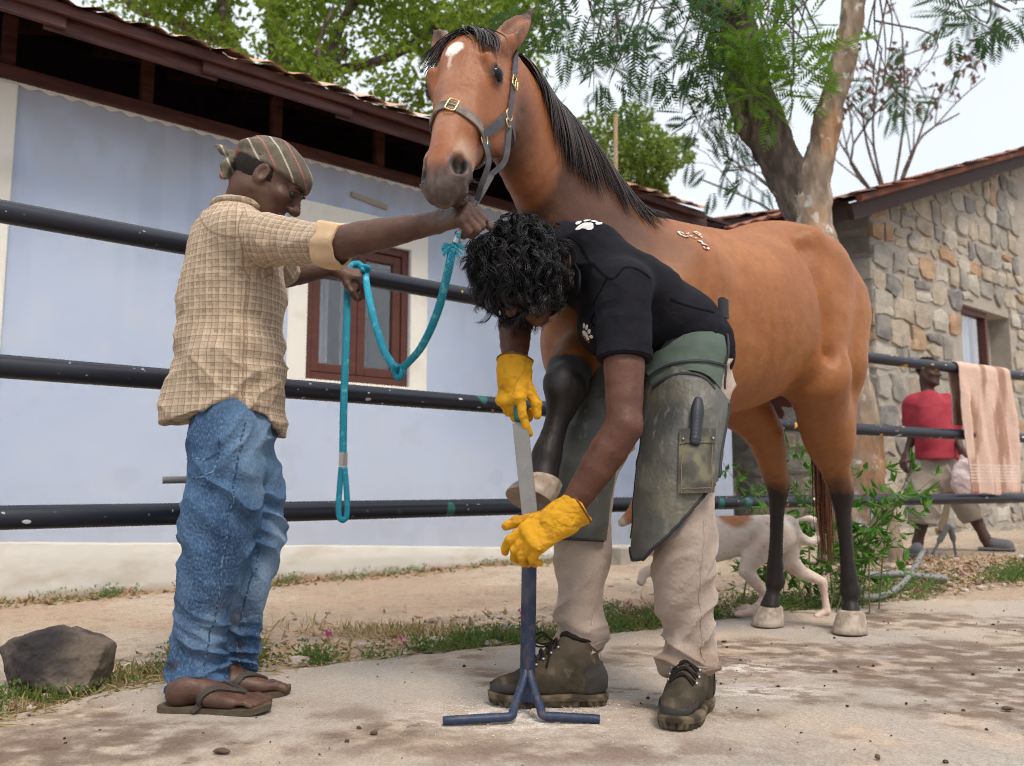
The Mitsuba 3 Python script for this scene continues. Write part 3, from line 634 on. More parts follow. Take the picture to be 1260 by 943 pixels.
# hind quarters
b.cone(hb(-.82, .12, 1.45), hb(-.74, .17, 1.08), .17, .135, .07); b.cone(hb(-.97, .10, 1.38), hb(-.95, .15, 1.10), .15, .12, .07)
b.cone(hb(-.82, -.12, 1.45), hb(-.70, -.17, 1.08), .17, .135, .07); b.cone(hb(-.97, -.10, 1.38), hb(-.92, -.15, 1.08), .15, .11, .07)
def hind(st, ga, hk, ft, hf, toe):
    """stifle, mid gaskin, hock, fetlock, coronet, toe direction"""
    b.chain([st, ga, hk+(ga-hk)*.25, hk], [.125, .085, .055, .050], .05, 9)
    pt = hk+HF*-.045+V(0, 0, .045)
    b.cone(ga+HF*-.05, pt, .035, .022, .03); b.cone(pt, hk+V(0, 0, -.06)+HF*-.012, .026, .026, .02)
    b.chain([hk, hk+(ft-hk)*.25, hk+(ft-hk)*.6, ft], [.046, .032, .027, .040], .015, 9)
    b.cone(hk+HF*-.02, ft+HF*-.024, .020, .016, .012)
    b.ell(ft+HF*-.018+V(0, 0, .004), (.036, .036, .036), None, .015)
    b.chain([ft, ft*.5+hf*.5+V(0, 0, .004), hf+V(0, 0, .006)], [.036, .028, .043], .012, 7)
XT = unit([-.62, -.78, 0])
LH, RH = gnd(1047, 782), gnd(947, 772)
JL = [hb(-.73, .20, 1.02), at(1016, 530, 3.62), at(1035, 606, 3.74), at(1046, 728, 3.79), at(1047, 757, 3.775)]
JR = [hb(-.62, -.17, 1.00), at(936, 525, 3.70), at(957, 596, 3.90), at(953, 716, 3.965), at(948, 747, 3.955)]
hind(*JL, None); hind(*JR, None)
b.cone(at(1026, 390, 3.62), at(1022, 540, 3.64), .13, .080, .09); b.cone(at(1000, 430, 3.52), at(1012, 520, 3.60), .11, .07, .06)
# fore legs: the right one stands, the left one is drawn forward on to the stand
FR = [hb(.16, -.13, 1.00), at(697, 560, 3.00), at(707, 640, 3.03), at(722, 762, 3.03), at(719, 792, 3.00)]
b.chain([FR[0], (FR[0]+FR[1])/2, FR[1]], [.105, .075, .052], .05, 8); b.ell(FR[1], (.050, .05, .06), None, .02)
b.chain([FR[1], FR[2], FR[3]], [.042, .032, .038], .02, 8); b.chain([FR[3], FR[4]], [.036, .044], .02)
FL = [hb(.20, .12, 1.02), at(712, 440, 2.70), at(697, 480, 2.58), at(673, 560, 2.53), at(667, 592, 2.51)]
b.chain([FL[0], FL[1], FL[2]], [.11, .078, .058], .05, 8); b.ell(FL[2]+V(-.008, -.012, .012), (.056, .056, .062), None, .02); b.cone(FL[2]+V(-.02, -.02, .02), FL[2]+V(-.012, -.016, -.05), .045, .04, .02)
b.chain([FL[2], FL[2]*.5+FL[3]*.5, FL[3]], [.045, .034, .040], .02, 8); b.chain([FL[3], FL[4]], [.038, .046], .02)
# flank fold, hip point
b.cone(hb(-.62, .20, 1.22), hb(-.70, .21, 1.02), .07, .07, .06)
b.ell(hb(-.70, .19, 1.555), (.06, .06, .05), None, .07)
# grooves: nostrils, mouth, jugular, flank, between the muscles
for sg in (1, -1):
    b._add(lambda p, c=hd(.048*sg, .520, -.010): ell_dist((p-c)@HR, V(.018, .028, .026)), hd(.053*sg, .520, -.018)-.03, hd(.053*sg, .520, -.018)+.03, .012, -1)
    c = hd(.093*sg, .178, -.012); b._add(lambda p, c=c: np.linalg.norm(p-c, axis=1)-.019, c-.03, c+.03, .008, -1)
    for q, eb, et in ((0, EB[0], ET[0]), (1, EB[1], ET[1])):
        if (sg == 1) == (q == 0):
            oo = hn*.030+hs*.016*sg; a0, a1 = eb+(et-eb)*.22+oo, eb+(et-eb)*.82+oo*.5
            ab = a1-a0
            b._add(lambda p, a0=a0, ab=ab: np.linalg.norm(p-a0-np.clip((p-a0)@ab/(ab@ab), 0, 1)[:, None]*ab, axis=1)-.019, np.minimum(a0, a1)-.03, np.maximum(a0, a1)+.03, .012, -1)
ms = frame(ha*.35+hn*.94, ha*.94-hn*.35)
b._add(lambda p, c=hd(0, .588, -.079): ell_dist((p-c)@HR, V(.055, .042, .0050)), hd(0, .588, -.079)-.06, hd(0, .588, -.079)+.06, .006, -1)
for sg in (1, -1):
    c = hd(.040*sg, .545, -.030); b._add(lambda p, c=c: ell_dist((p-c)@HR, V(.008, .018, .013)), c-.03, c+.03, .012, -1)
    b.cone(hd(.052*sg, .495, -.030), hd(.056*sg, .535, -.045), .012, .012, .015)
M = b.mesh(.0075)
def hdisp(v):
    loc = (v-HW)@np.stack([HF, HL, V(0, 0, 1)], 1); s, l, z = loc.T
    body = sst(.9, 1.05, z)*sst(.55, .35, s)
    d = nz(v*V(1, 1, .8), 7, 3)*.010*body+nz(v, 22, 4)*.003
    def groove(a, c, w, dep):
        a, c = np.array(a), np.array(c); q = loc[:, [0, 2]]; ab = c-a; t = np.clip((q-a)@ab/(ab@ab), 0, 1); r = np.linalg.norm(q-a-t[:, None]*ab, axis=1)
        return -dep*np.exp(-(r/w)**2)*(l > .02)
    d += groove((-.60, 1.50), (-.66, 1.10), .035, .030)+groove((-.66, 1.10), (-.60, .98), .03, .018)   # flank to stifle
    d += groove((-.93, 1.45), (-.84, 1.05), .03, .005)+groove((-.80, 1.12), (-.93, .98), .03, .003)
    d += groove((.02, 1.44), (.14, 1.10), .03, .010)+groove((.02, 1.05), (.12, .98), .02, .012)
    for k in range(5): d += groove((-.16-.07*k, 1.25), (-.24-.075*k, .98), .014, .0007)
    legs = sst(.62, .5, z)
    d += 0
    return d
M = push(M, hdisp)
v = np.array(M.vertices); loc = (v-HW)@np.stack([HF, HL, V(0, 0, 1)], 1); z = v[:, 2]; s = loc[:, 0]; l = loc[:, 1]
hl = (v-HP)@HR; ht = hl[:, 1]*.58/HLEN; n1 = nz(v, 5, 21); n2 = nz(v*V(1, 1, .4), 60, 22); n3 = nz(v, 160, 23, 2)
col = np.tile(V(.265, .094, .025), (len(v), 1))
col = lerpc(col, V(.34, .135, .042), sst(.0, .3, n1+.12)*.7)
ishead = (s > .45)
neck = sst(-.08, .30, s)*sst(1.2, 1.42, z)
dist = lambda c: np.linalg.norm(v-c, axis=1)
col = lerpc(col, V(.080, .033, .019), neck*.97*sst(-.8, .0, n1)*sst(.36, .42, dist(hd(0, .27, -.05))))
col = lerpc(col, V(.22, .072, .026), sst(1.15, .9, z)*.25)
dist = lambda c: np.linalg.norm(v-c, axis=1)
hdw = sst(.42, .36, dist(hd(0, .27, -.05)))*ishead; hdm = hdw > .5
headw = np.where(hdm, sst(-.12, .02, hl[:, 2]+.13+.0*ht), 0)
col = lerpc(col, V(.27, .095, .038), hdw*.85)
col = np.where(hdm[:, None], lerpc(col, V(.36, .17, .10), np.exp(-((hl[:, 0]+.005)/.032)**2)*sst(.12, .2, ht)*sst(.46, .38, ht)*.75*(hl[:, 2] > -.06)), col)
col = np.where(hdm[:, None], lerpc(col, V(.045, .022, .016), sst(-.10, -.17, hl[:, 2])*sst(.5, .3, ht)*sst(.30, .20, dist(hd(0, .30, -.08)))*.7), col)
eyes = np.min([dist(hd(.093*sg, .178, -.012)) for sg in (1, -1)], 0)
col = lerpc(col, V(.035, .022, .018), sst(.036, .023, eyes+n2*.008))
star = np.maximum(((hl[:, 0]+.004)/.026)**2+((ht-.118)/.027)**2, 0)
col = lerpc(col, V(.78, .74, .70), np.where(hdm & (hl[:, 2] > 0), sst(1.35, .8, star+n2*.7), 0))
col = lerpc(col, V(.60, .45, .36), np.where(hdm & (hl[:, 2] > 0), sst(1.2, .5, ((hl[:, 0]+.012)/.007)**2+((ht-.16)/.028)**2+n2*.5), 0))
mz = np.where(hdm, sst(.475, .535, ht+n1*.05-.03*(np.abs(hl[:, 0]) < .028)*(hl[:, 2] > -.02)), 0)
col = lerpc(col, V(.40, .27, .19), np.where(hdm, sst(.40, .46, ht)*sst(.52, .48, ht)*sst(.035, .05, np.abs(hl[:, 0])), 0)*.7)
col = lerpc(col, V(.040, .034, .035)*1.0, mz*.92)
col = lerpc(col, V(.30, .24, .21), np.where(hdm, sst(.012, .005, np.abs(dist(hd(0, .588, -.078))-.010)), 0)*.6)
nos = np.min([dist(hd(.048*sg, .520, -.010)) for sg in (1, -1)], 0); col = lerpc(col, V(.006, .005, .005), sst(.024, .012, nos))
# black points
def near_leg(J, k0):
    a, c = J; ab = c-a; t = np.clip((v-a)@ab/(ab@ab), 0, 1); return np.linalg.norm(v-a-t[:, None]*ab, axis=1)
blk = sst(.70, .57, z+n1*.10+n2*.05)*(s < -.3)
blk2 = (s > -.2)*np.maximum(sst(.70, .60, z)*1.0, np.maximum(sst(.13, .09, near_leg((FL[2], FL[4]), 0)), 0)*(z < .99))
col = lerpc(col, V(.009, .008, .009), np.clip(blk+blk2, 0, 1)*.98)
col = lerpc(col, V(.06, .06, .068), np.clip(blk2*sst(.75, .9, z)*sst(.15, .35, n1+.3), 0, 1)*.8)
legfade = (s < -.3)*sst(.95, .65, z)*(1-blk); col = lerpc(col, V(.20, .075, .02), np.clip(legfade, 0, 1)*.35)
col = lerpc(col, V(.20, .13, .10), mz*sst(.0, .3, n2+n1*.6)*.5)
col = lerpc(col, V(.004, .004, .004), sst(.028, .016, nos))
for eb_, et_ in zip(EB, ET):
    dt = dist(et_); tb_ = np.clip((v-eb_)@(et_-eb_)/((et_-eb_)@(et_-eb_)), 0, 1.2); near_e = dist(eb_+(et_-eb_)*.55) < .10
    col = lerpc(col, V(.05, .026, .018), np.where(near_e, sst(.085, .03, dt)*.75, 0)); g_in = (v-(eb_+(et_-eb_)*.5))@hn; col = lerpc(col, V(.10, .05, .032), np.where(near_e & (tb_ > .2), sst(.0, .012, g_in)*.65, 0))
col *= (1+n3*.35+n2*.22)[:, None]
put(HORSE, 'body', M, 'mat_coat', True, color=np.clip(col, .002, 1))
# hooves
def hoof(c, toe, up, sz, name='hoof', tilt=None):
    hbod = []; th = np.linspace(0, 2*np.pi, 29)[:-1]; y = unit(toe-up*(toe@up)); x = np.cross(y, up)
    def ring(h, rr, sh):
        k = np.where(np.cos(th) < -.5, .86, 1.0); return c+up*h+x[None]*(np.sin(th)*rr*.92)[:, None]+y[None]*(np.cos(th)*rr*k+sh)[:, None]
    hs_ = [0, .008, .03, .055, .072, .080]; rr = [.066, .067, .062, .055, .050, .040]; sh = [.012, .011, .004, -.006, -.012, -.014]
    P = np.array([ring(h*sz, a*sz*(1+.02*math.sin(7*h*100)), q*sz) for h, a, q in zip(hs_, rr, sh)])
    n = P.shape[1]; vv = np.vstack([P.reshape(-1, 3), [P[0].mean(0)], [P[-1].mean(0)]]); f = []
    for i in range(len(P)-1):
        for j in range(n): a, e = i*n+j, i*n+(j+1) % n; f += [(a, e, e+n), (a, e+n, a+n)]
    for j in range(n): f += [((j+1) % n, j, len(vv)-2), ((len(P)-1)*n+j, (len(P)-1)*n+(j+1) % n, len(vv)-1)]
    m = mesh(vv, f).subdivide(); q = np.array(m.vertices); q += (nz(q, 30, 5)*.006)[:, None]*unit(y)
    m = mesh(q, m.faces); hh = (q-c)@up/sz; nn = nz(q, 40, 6); n4 = nz(q*V(1, 1, 3), 90, 7)
    cc = lerpc(V(.30, .235, .175), V(.46, .40, .33), sst(-.2, .2, nn)); cc = lerpc(cc, V(.14, .09, .06), sst(.05, .22, n4)*.6); cc = lerpc(cc, V(.22, .15, .11), sst(.02, .0, hh)*.6)
    put(HORSE, name, m, 'mat_hoof', True, color=cc)
Zu = V(0, 0, 1)
hoof(gnd(1047, 780)+V(0, .0, .004), XT, Zu, 1.13); hoof(gnd(947, 771)+V(0, 0, .004), unit([-.75, -.66, 0]), Zu, 1.08); hoof(V(FR[4][0], FR[4][1], .003), XT, Zu, .98)

hoof(at(657, 620, 2.475), V(-.85, -.42, -.12), unit(FL[4]-at(657, 622, 2.475)), 1.08)
def onto(p, off=0.0, it=5):
    p = np.array(p, float); e = 1e-3
    for _ in range(it):
        d = b(p); g = np.stack([b(p+e*np.eye(3)[k])-d for k in range(3)], 1)/e; g /= np.maximum(np.linalg.norm(g, axis=1, keepdims=True), 1e-6)
        p -= g*np.clip(d-off, -.03, .03)[:, None]
    return p, g
def ribbon(P, N, w, th, closed=False):
    P, N = np.asarray(P), np.asarray(N); w = np.broadcast_to(np.asarray(w, float), (len(P),))
    t = np.gradient(P, axis=0) if not closed else np.roll(P, -1, 0)-np.roll(P, 1, 0)
    S = np.cross(t, N); S /= np.maximum(np.linalg.norm(S, axis=1, keepdims=True), 1e-9); N = N/np.maximum(np.linalg.norm(N, axis=1, keepdims=True), 1e-9)
    sec = [(-1, 0), (-.94, 1), (.94, 1), (1, 0)]
    R = np.stack([P+S*(a*w/2)[:, None]+N*(h*th) for a, h in sec], 1)
    if closed: R = np.vstack([R, R[:1]])
    m = grid_sheet(R, 0, wrap=True)
    if not closed:
        n = len(P); m = mesh(m.vertices, np.vstack([m.faces, [[0, 1, 2], [0, 2, 3], [(n-1)*4, (n-1)*4+2, (n-1)*4+1], [(n-1)*4, (n-1)*4+3, (n-1)*4+2]]]))
    return m
# eyes, mouth line
for sg in (1, -1): put(HORSE, 'eye', ball(hd(.084*sg, .178, -.012), .0245, 3), 'mat_eye', True)
# mane, forelock, tail
hr = np.random.RandomState(3)
def hairlocks(starts, dirfn, length, rad, body, n=11, off=.006, wob=.02, flat=.5):
    """Locks laid over the body: stepping along dirfn, kept on the surface."""
    m = len(starts); p = np.array(starts, float); path = [p.copy()]; L = length/(n-1); w = hr.randn(m, 3)*wob; lift = off+hr.rand(m)*.016
    for k in range(n-1):
        d = dirfn(p, k/(n-1))+w; w = w*.8+hr.randn(m, 3)*wob*.5; d /= np.linalg.norm(d, axis=1, keepdims=True); p = p+d*L[:, None]
        if body: 
            q = b(p); e = 1e-3; g = np.stack([b(p+e*np.eye(3)[i])-q for i in range(3)], 1)/e; g /= np.maximum(np.linalg.norm(g, axis=1, keepdims=True), 1e-6)
            mv = np.where(q < lift, lift-q, np.clip(lift-q, -.008, 0)); p = p+g*mv[:, None]
        path.append(p.copy())
    P = np.array(path).transpose(1, 0, 2); ms, uv = [], []
    prof = np.interp(np.linspace(0, 1, n), [0, .1, .6, 1], [.7, 1, .8, .12])
    for i in range(m):
        ms.append(tube(P[i], rad[i]*prof, 4, caps=False, flat=flat)); uv.append(np.stack([np.full(n*4, i*.37), np.repeat(np.linspace(0, 1, n), 4)], 1))
    return cat_(ms), np.vstack(uv)
nq = smoothpath(np.array([np.r_[q[0], q[2]] for q in NK]), 200); nt = np.gradient(nq[:, :3], axis=0); nt /= np.linalg.norm(nt, axis=1, keepdims=True)
nl = unit(HL*.6+hs*.4); nup = np.cross(nt, np.broadcast_to(-nl, nt.shape)); nup *= np.sign(nup[:, 2:3]); nup /= np.linalg.norm(nup, axis=1, keepdims=True)
crest, _ = onto(nq[:, :3]+nup*nq[:, 3:4], .0)
ii = hr.randint(52, 196, 760); st = crest[ii]+hr.randn(len(ii), 3)*.010; tdir = -nt[ii]
def mdir(p, u): return V(0, 0, -1)*(.75+.45*u)+tdir*(.42-.1*u)+nl*(.60-.5*u)
lens = (.24+.14*hr.rand(len(ii)))*np.interp(ii, [52, 75, 150, 196], [.55, 1.0, .85, .45])
mm, muv = hairlocks(st, mdir, lens, .0035+.0035*hr.rand(len(ii)), True)
put(HORSE, 'mane', mm, 'mat_mane', True, uv=muv)
fs = np.array([hd(s_, -.005+hr.rand()*.03, .030) for s_ in hr.uniform(-.050, .050, 200)]); sd = hr.choice([-1, 1], 200, p=[.5, .5])
fdir = lambda p, u: ha*(.35+.65*u)+np.where(sd > 0, 1, -1)[:, None]*hs*(1.0-.75*u)+hn*.12
fm, fuv = hairlocks(fs, fdir, .08+.11*hr.rand(200), .0025+.002*hr.rand(200), True, 9, .003, .06)
put(HORSE, 'forelock', fm, 'mat_mane', True, uv=fuv)
troot = hb(-1.12, -.02, 1.46); tpath = smoothpath([troot, hb(-1.20, -.03, 1.36), at(1010, 470, 4.02), at(1012, 560, 4.02), at(1017, 690, 4.0)], 16)
ts, tu = [], []
for i in range(260):
    a = hr.rand()*6.28; r_ = math.sqrt(hr.rand()); w = np.interp(np.linspace(0, 1, 16), [0, .3, .7, 1], [.018, .028, .042, .030])
    endk = hr.randint(12, 17); off = np.stack([np.cos(a)*r_*w, np.sin(a)*r_*w, 0*w], 1); wv = np.cumsum(hr.randn(16, 3)*.0025, 0)
    P = (tpath+off+wv)[:endk]; ts.append(tube(P, .0045*np.interp(np.arange(endk)/(endk-1), [0, .7, 1], [1, .8, .15]), 4, caps=False)); tu.append(np.stack([np.full(endk*4, i*.31), np.repeat(np.linspace(0, endk/16, endk), 4)], 1))
put(HORSE, 'tail', cat_(ts), 'mat_tail', True, uv=np.vstack(tu))
# the white paint marks on the back
rough('chalk', lambda p, n, uv: mix([0.30, 0.14, 0.07], [0.74, 0.66, 0.6], smoothstep(.35, .55, fbm(p.x*110, p.y*110, p.z*110, 2))), .9, .1)
# (the letters themselves are laid on in the people section, where picking on a mesh is defined)
wp = []
for k in range(70):
    q = onto(np.array([hd(hr.uniform(-.045, .045), hr.uniform(.50, .585), hr.uniform(-.115, -.04))]), 0)
    p0, g0 = q[0][0], q[1][0]; L_ = hr.uniform(.02, .055); d = unit(g0+hr.randn(3)*.3); wp.append(tube(smoothpath(np.array([p0-g0*.002, p0+d*L_*.5, p0+d*L_+V(0, 0, -.006)]), 6), np.linspace(.0006, .0002, 6), 3))
put(HORSE, 'whiskers', cat_(wp), 'mat_mane', True, uv=np.zeros((sum(len(m.vertices) for m in wp), 2)), kind='stuff')
# ---------------------------------------------------------------- halter
def c_leather(p, n, uv):
    q = fbm(p.x*40, p.y*40, p.z*40, 3); return mix([0.10, 0.085, 0.075], [0.22, 0.185, 0.15], smoothstep(.35, .7, q))
rough('strap', c_leather, .6, .35, lambda p, n, uv: fbm(p.x*300, p.y*300, p.z*300, 2), .001)
rough('dark_strap', lambda p, n, uv: mix([0.035, 0.035, 0.042], [0.10, 0.10, 0.115], fbm(p.x*50, p.y*50, p.z*50, 3)), .55, .35)
mat('mat_brass', {'type': 'principled', 'base_color': rgb(.78, .55, .25), 'metallic': 1.0, 'roughness': .28})
mat('mat_steel', {'type': 'twosided', 'bsdf': {'type': 'principled', 'base_color': rgb(.55, .54, .53), 'metallic': .9, 'roughness': .4}})
HALTER = thing('halter', 'worn leather head halter with brass buckles on the horse', 'halter')
def on_strap(pts, w, th, name, m, off=.004, n=60, closed=False):
    p, g = onto(smoothpath(pts, n, closed), off, 7)
    k = np.ones(5)/5
    if not closed:
        for _ in range(2):
            p[1:-1] = (p[:-2]+2*p[1:-1]+p[2:])/4; g[1:-1] = (g[:-2]+2*g[1:-1]+g[2:])/4
    return put(HALTER, name, ribbon(p, g, w, th, closed), m, 40), p, g
def buckle(c, tdir, nrm, w, l, r=.0022):
    t_ = unit(tdir); n_ = unit(nrm-t_*(nrm@t_)); s_ = np.cross(t_, n_); q = [(-1, -1), (1, -1), (1, 1), (-1, 1)]
    P = smoothpath(np.array([c+n_*.006+s_*a*w/2+t_*e*l/2 for a, e in [(-1, -.7), (-.7, -1), (.7, -1), (1, -.7), (1, .7), (.7, 1), (-.7, 1), (-1, .7)]]), 40, True)
    return cat_([tube(P, r, 6, closed=True), tube([c+n_*.006-s_*0-t_*l/2, c+n_*.008+t_*l/2], r*.7, 5)])
th_ = np.linspace(0, 2*np.pi, 17)[:-1]
nb_pts = [hd(.085*math.sin(a), .335+.035*(1-math.cos(a))*.5+.02*math.sin(a), -.05+.095*math.cos(a)) for a in th_]
_, nbp, nbg = on_strap(nb_pts, .026, .004, 'noseband', 'mat_strap', closed=True, n=80)
RING = onto(np.array([hd(.085, .365, -.062)]), .006)[0][0]; RING2 = onto(np.array([hd(.095, .235, -.105)]), .006)[0][0]
on_strap([RING, RING*.5+RING2*.5, RING2], .026, .004, 'cheek_strap', 'mat_dark_strap', n=30)
on_strap([RING2, hd(.11, .15, -.09), hd(.10, .08, -.085), hd(.085, .02, -.08), hd(.05, -.02, -.06), hd(0, -.03, -.035), hd(-.05, -.02, -.06), hd(-.10, .08, -.085), hd(-.11, .15, -.09), hd(-.095, .235, -.105)], .022, .004, 'crown_strap', 'mat_dark_strap', n=90)
on_strap([hd(-.095, .235, -.105), hd(-.09, .30, -.08), hd(-.085, .365, -.062)], .026, .004, 'cheek_strap', 'mat_dark_strap', n=30)
on_strap([RING2, hd(.08, .25, -.16), hd(.03, .255, -.20), hd(-.03, .255, -.20), hd(-.08, .25, -.16), hd(-.095, .235, -.105)], .016, .004, 'throat_strap', 'mat_dark_strap', n=60)
bp, bg = onto(np.array([hd(.104, .125, -.088), hd(.103, .105, -.086)]), .005); put(HALTER, 'buckle', buckle(bp[0], bp[1]-bp[0], bg[0], .030, .036), 'mat_brass', True)
j = np.argmin(np.linalg.norm(nbp-hd(.02, .34, .045), axis=1)); put(HALTER, 'buckle', buckle(nbp[j], nbp[j+1]-nbp[j], nbg[j], .036, .026), 'mat_brass', True)
def ring(c, r, nrm, m='mat_brass', rr=.0022): 
    x = unit(np.cross(nrm, V(.3, .2, .9))); y = np.cross(unit(nrm), x); a = np.linspace(0, 2*np.pi, 25)[:-1]
    return put(HALTER, 'ring', tube(c+np.outer(np.cos(a), x)*r+np.outer(np.sin(a), y)*r, rr, 6, closed=True), m, True)
ring(RING+hn*-.005+ha*.012, .018, hs); ring(RING2+ha*.004, .016, hs); ring(RING2+ha*.030-hn*.004, .012, hs)
CHIN = hd(.022, .50, -.155)
cs = smoothpath([RING+ha*.02, hd(.070, .43, -.095), hd(.045, .48, -.125), CHIN], 20); put(HALTER, 'chin_strap', ribbon(cs, np.broadcast_to(hn*.6+hs*.6, cs.shape), .015, .004), 'mat_dark_strap', 40)
cs = smoothpath([hd(-.085, .37, -.08), hd(-.05, .44, -.13), CHIN], 20); put(HALTER, 'chin_strap', ribbon(cs, np.broadcast_to(-hn, cs.shape), .015, .004), 'mat_dark_strap', 40)
# ================================================================ PEOPLE: shared builders
class Surf:
    """Nearest-point projection and picking on a finished mesh."""
    def __init__(s, M): s.v, s.n = np.array(M.vertices), vnormals(M); s.kd = cKDTree(s.v)
    def onto(s, p, off=0.0):
        p = np.asarray(p, float); _, i = s.kd.query(p); n = s.n[i]; return p-(((p-s.v[i])*n).sum(1)-off)[:, None]*n, n
    def pick(s, px, py, Y0, Y1, off=0.0):
        Y = np.arange(Y0, Y1, .003); p = np.array([at(px, py, y) for y in Y]); _, i = s.kd.query(p)
        d = ((p-s.v[i])*s.n[i]).sum(1); near = np.linalg.norm(p-s.v[i], axis=1) < .03
        h = np.where((d < 0) & near)[0]; k = h[0] if len(h) else np.argmin(np.linalg.norm(p-s.v[i], axis=1))
        return p[k]+s.n[i[k]]*off, s.n[i[k]]
    def path(s, pix, Y0, Y1, n=40, off=.001):
        p = smoothpath(np.array([s.pick(x, y, Y0, Y1)[0] for x, y in pix]), n); return s.onto(p, off)
def ply_n(M, bsdf, uv_of=None, normals=None):
    """Faces unshared, with smooth normals kept and uv given per face corner: uv_of(v, f) -> (faces, 3, 2)."""
    v, f = np.array(M.vertices), np.array(M.faces); n = vnormals(M) if normals is None else normals
    uv = uv_of(v, f).reshape(-1, 2); P = meshkit.write_ply((v[f].reshape(-1, 3), np.arange(len(f)*3).reshape(-1, 3)), False, uv, None, n[f].reshape(-1, 3))
    return {'type': 'ply', 'filename': P, 'face_normals': False, 'bsdf': {'type': 'ref', 'id': bsdf}}
def around(c, R, rad, seam=0.0):
    """uv by angle about an axis R[:, 1] through c (in metres at radius rad), and distance along it."""
    def fn(v, f):
        q = (v-c)@R; a = np.arctan2(q[:, 0], q[:, 2])-seam; a = (a+np.pi) % (2*np.pi)-np.pi
        A = a[f]; A = np.where((A.max(1)-A.min(1) > np.pi)[:, None] & (A < 0), A+2*np.pi, A)
        return np.stack([A*rad, q[:, 1][f]], -1)
    return fn
def ridge(p, sc, seed=0): return (1-np.abs(2*meshkit.noise(np.asarray(p)*np.asarray(sc), seed)-1))**2
def add_head(b, c, R, s=1.0, k=.018, ears=True):
    """R columns: left, face direction, up; c at eye level in the middle of the skull."""
    g = lambda x, y, z: np.asarray(c)+R@(V(x, y, z)*s)
    b.ell(g(0, -.012, .032), V(.074, .094, .084)*s, R, k); b.ell(g(0, .028, -.03), V(.057, .060, .080)*s, R, .03)
    for q in (1, -1):
        b.cone(g(.052*q, -.005, -.045), g(.020*q, .066, -.096), .022*s, .018*s, .03)
        b.ell(g(.043*q, .060, -.020), V(.022, .022, .018)*s, R, .02)
        b.ell(g(.013*q, .098, -.033), V(.009, .012, .008)*s, R, .008)
        if ears:
            b.ell(g(.076*q, -.008, -.008), V(.010, .020, .032)*s, R, .008)
            b.ell(g(.084*q, -.004, -.004), V(.006, .011, .018)*s, R, .006, -1)
    b.ell(g(0, .070, -.098), V(.022, .018, .018)*s, R, .02)
    b.cone(g(-.030, .080, .018), g(.030, .080, .018), .013*s, .013*s, .02)
    b.cone(g(0, .086, .012), g(0, .109, -.028), .009*s, .0135*s, .014)
    b.ell(g(0, .086, -.062), V(.024, .012, .008)*s, R, .007); b.ell(g(0, .083, -.077), V(.021, .012, .009)*s, R, .007)
    for q in (1, -1): b.ell(g(.031*q, .094, .001), V(.015, .012, .009)*s, R, .012, -1)
    return g
def add_hand(b, w, R, side=1, curl=(.9, .9, .9, .9), spread=.06, s=1.0, fat=1.0, thumb=((.5, .75, -.35), (.2, .9, -.5)), k=.010, curl0=None):
    """w wrist; R columns: across (to the thumb when side is 1), along the palm, back of the hand. curl: bend at each finger's three joints, radians."""
    X, Y, Z = R[:, 0]*side, R[:, 1], R[:, 2]; g = lambda x, y, z: w+(X*x+Y*y+Z*z)*s
    r = fat*s
    for x in (-.028, -.010, .010, .026): b.cone(g(x*.75, .0, 0), g(x, .078, .002), .0145*r, .0125*r, .02)
    b.cone(g(.016, .012, -.008), g(.030, .052, -.010), .016*r, .013*r, .02)
    L = [(.045, .026, .020), (.049, .030, .021), (.046, .028, .021), (.036, .022, .018)]
    tips = []
    for i, x in enumerate((.030, .010, -.010, -.029)):
        p = g(x, .084-.006*(i == 3)-.002*(i == 0), .003); a = 0.0; c = curl[i] if np.ndim(curl[i]) else (curl[i]*.8, curl[i], curl[i]*.7)
        sp = (1.5-i)*spread
        b.ell(p+Z*.004*s, V(.011, .011, .010)*r, None, .01)
        for j in range(3):
            a += c[j]; d = Y*math.cos(a)*math.cos(sp)+X*math.sin(sp)*math.cos(a)-Z*math.sin(a); q = p+unit(d)*L[i][j]*s
            ra, rb = [(.0105, .0092), (.0092, .0085), (.0085, .0070)][j]; b.cone(p, q, ra*r*(.92 if i == 3 else 1), rb*r*(.92 if i == 3 else 1), .004); p = q
        tips.append(p)
    p = g(.028, .030, -.008)
    for j, (d, l) in enumerate(zip((thumb[0], thumb[0], thumb[1]), (.034, .034, .028))):
        q = p+unit(X*d[0]+Y*d[1]+Z*d[2])*l*s; b.cone(p, q, (.0135, .0115, .0105)[j]*r, (.0115, .0105, .0085)[j]*r, .008); p = q
    return tips, p
def skin(name, c0, c1, c2):
    def f(p, n, uv):
        a = fbm(p.x*22, p.y*22, p.z*22, 3); g = noise(p.x*300, p.y*300, p.z*300); return mix(mix(c0, c1, smoothstep(.3, .7, a)), c2, smoothstep(.6, .8, fbm(p.x*60, p.y*60, p.z*60, 2))*.5)*(.85+.3*g)
    return rough(name, f, .50, .42, lambda p, n, uv: fbm(p.x*260, p.y*260, p.z*260, 3)+.6*fbm(p.x*60, p.y*60, p.z*60, 2), .0011, two=True)
skin('skin_handler', [.080, .039, .027], [.110, .055, .038], [.055, .028, .021])
skin('skin_farrier', [.085, .032, .019], [.11, .044, .026], [.058, .024, .017])
mat('mat_eyeball', {'type': 'principled', 'base_color': rgb(.02, .015, .012), 'roughness': .15, 'specular': .5})

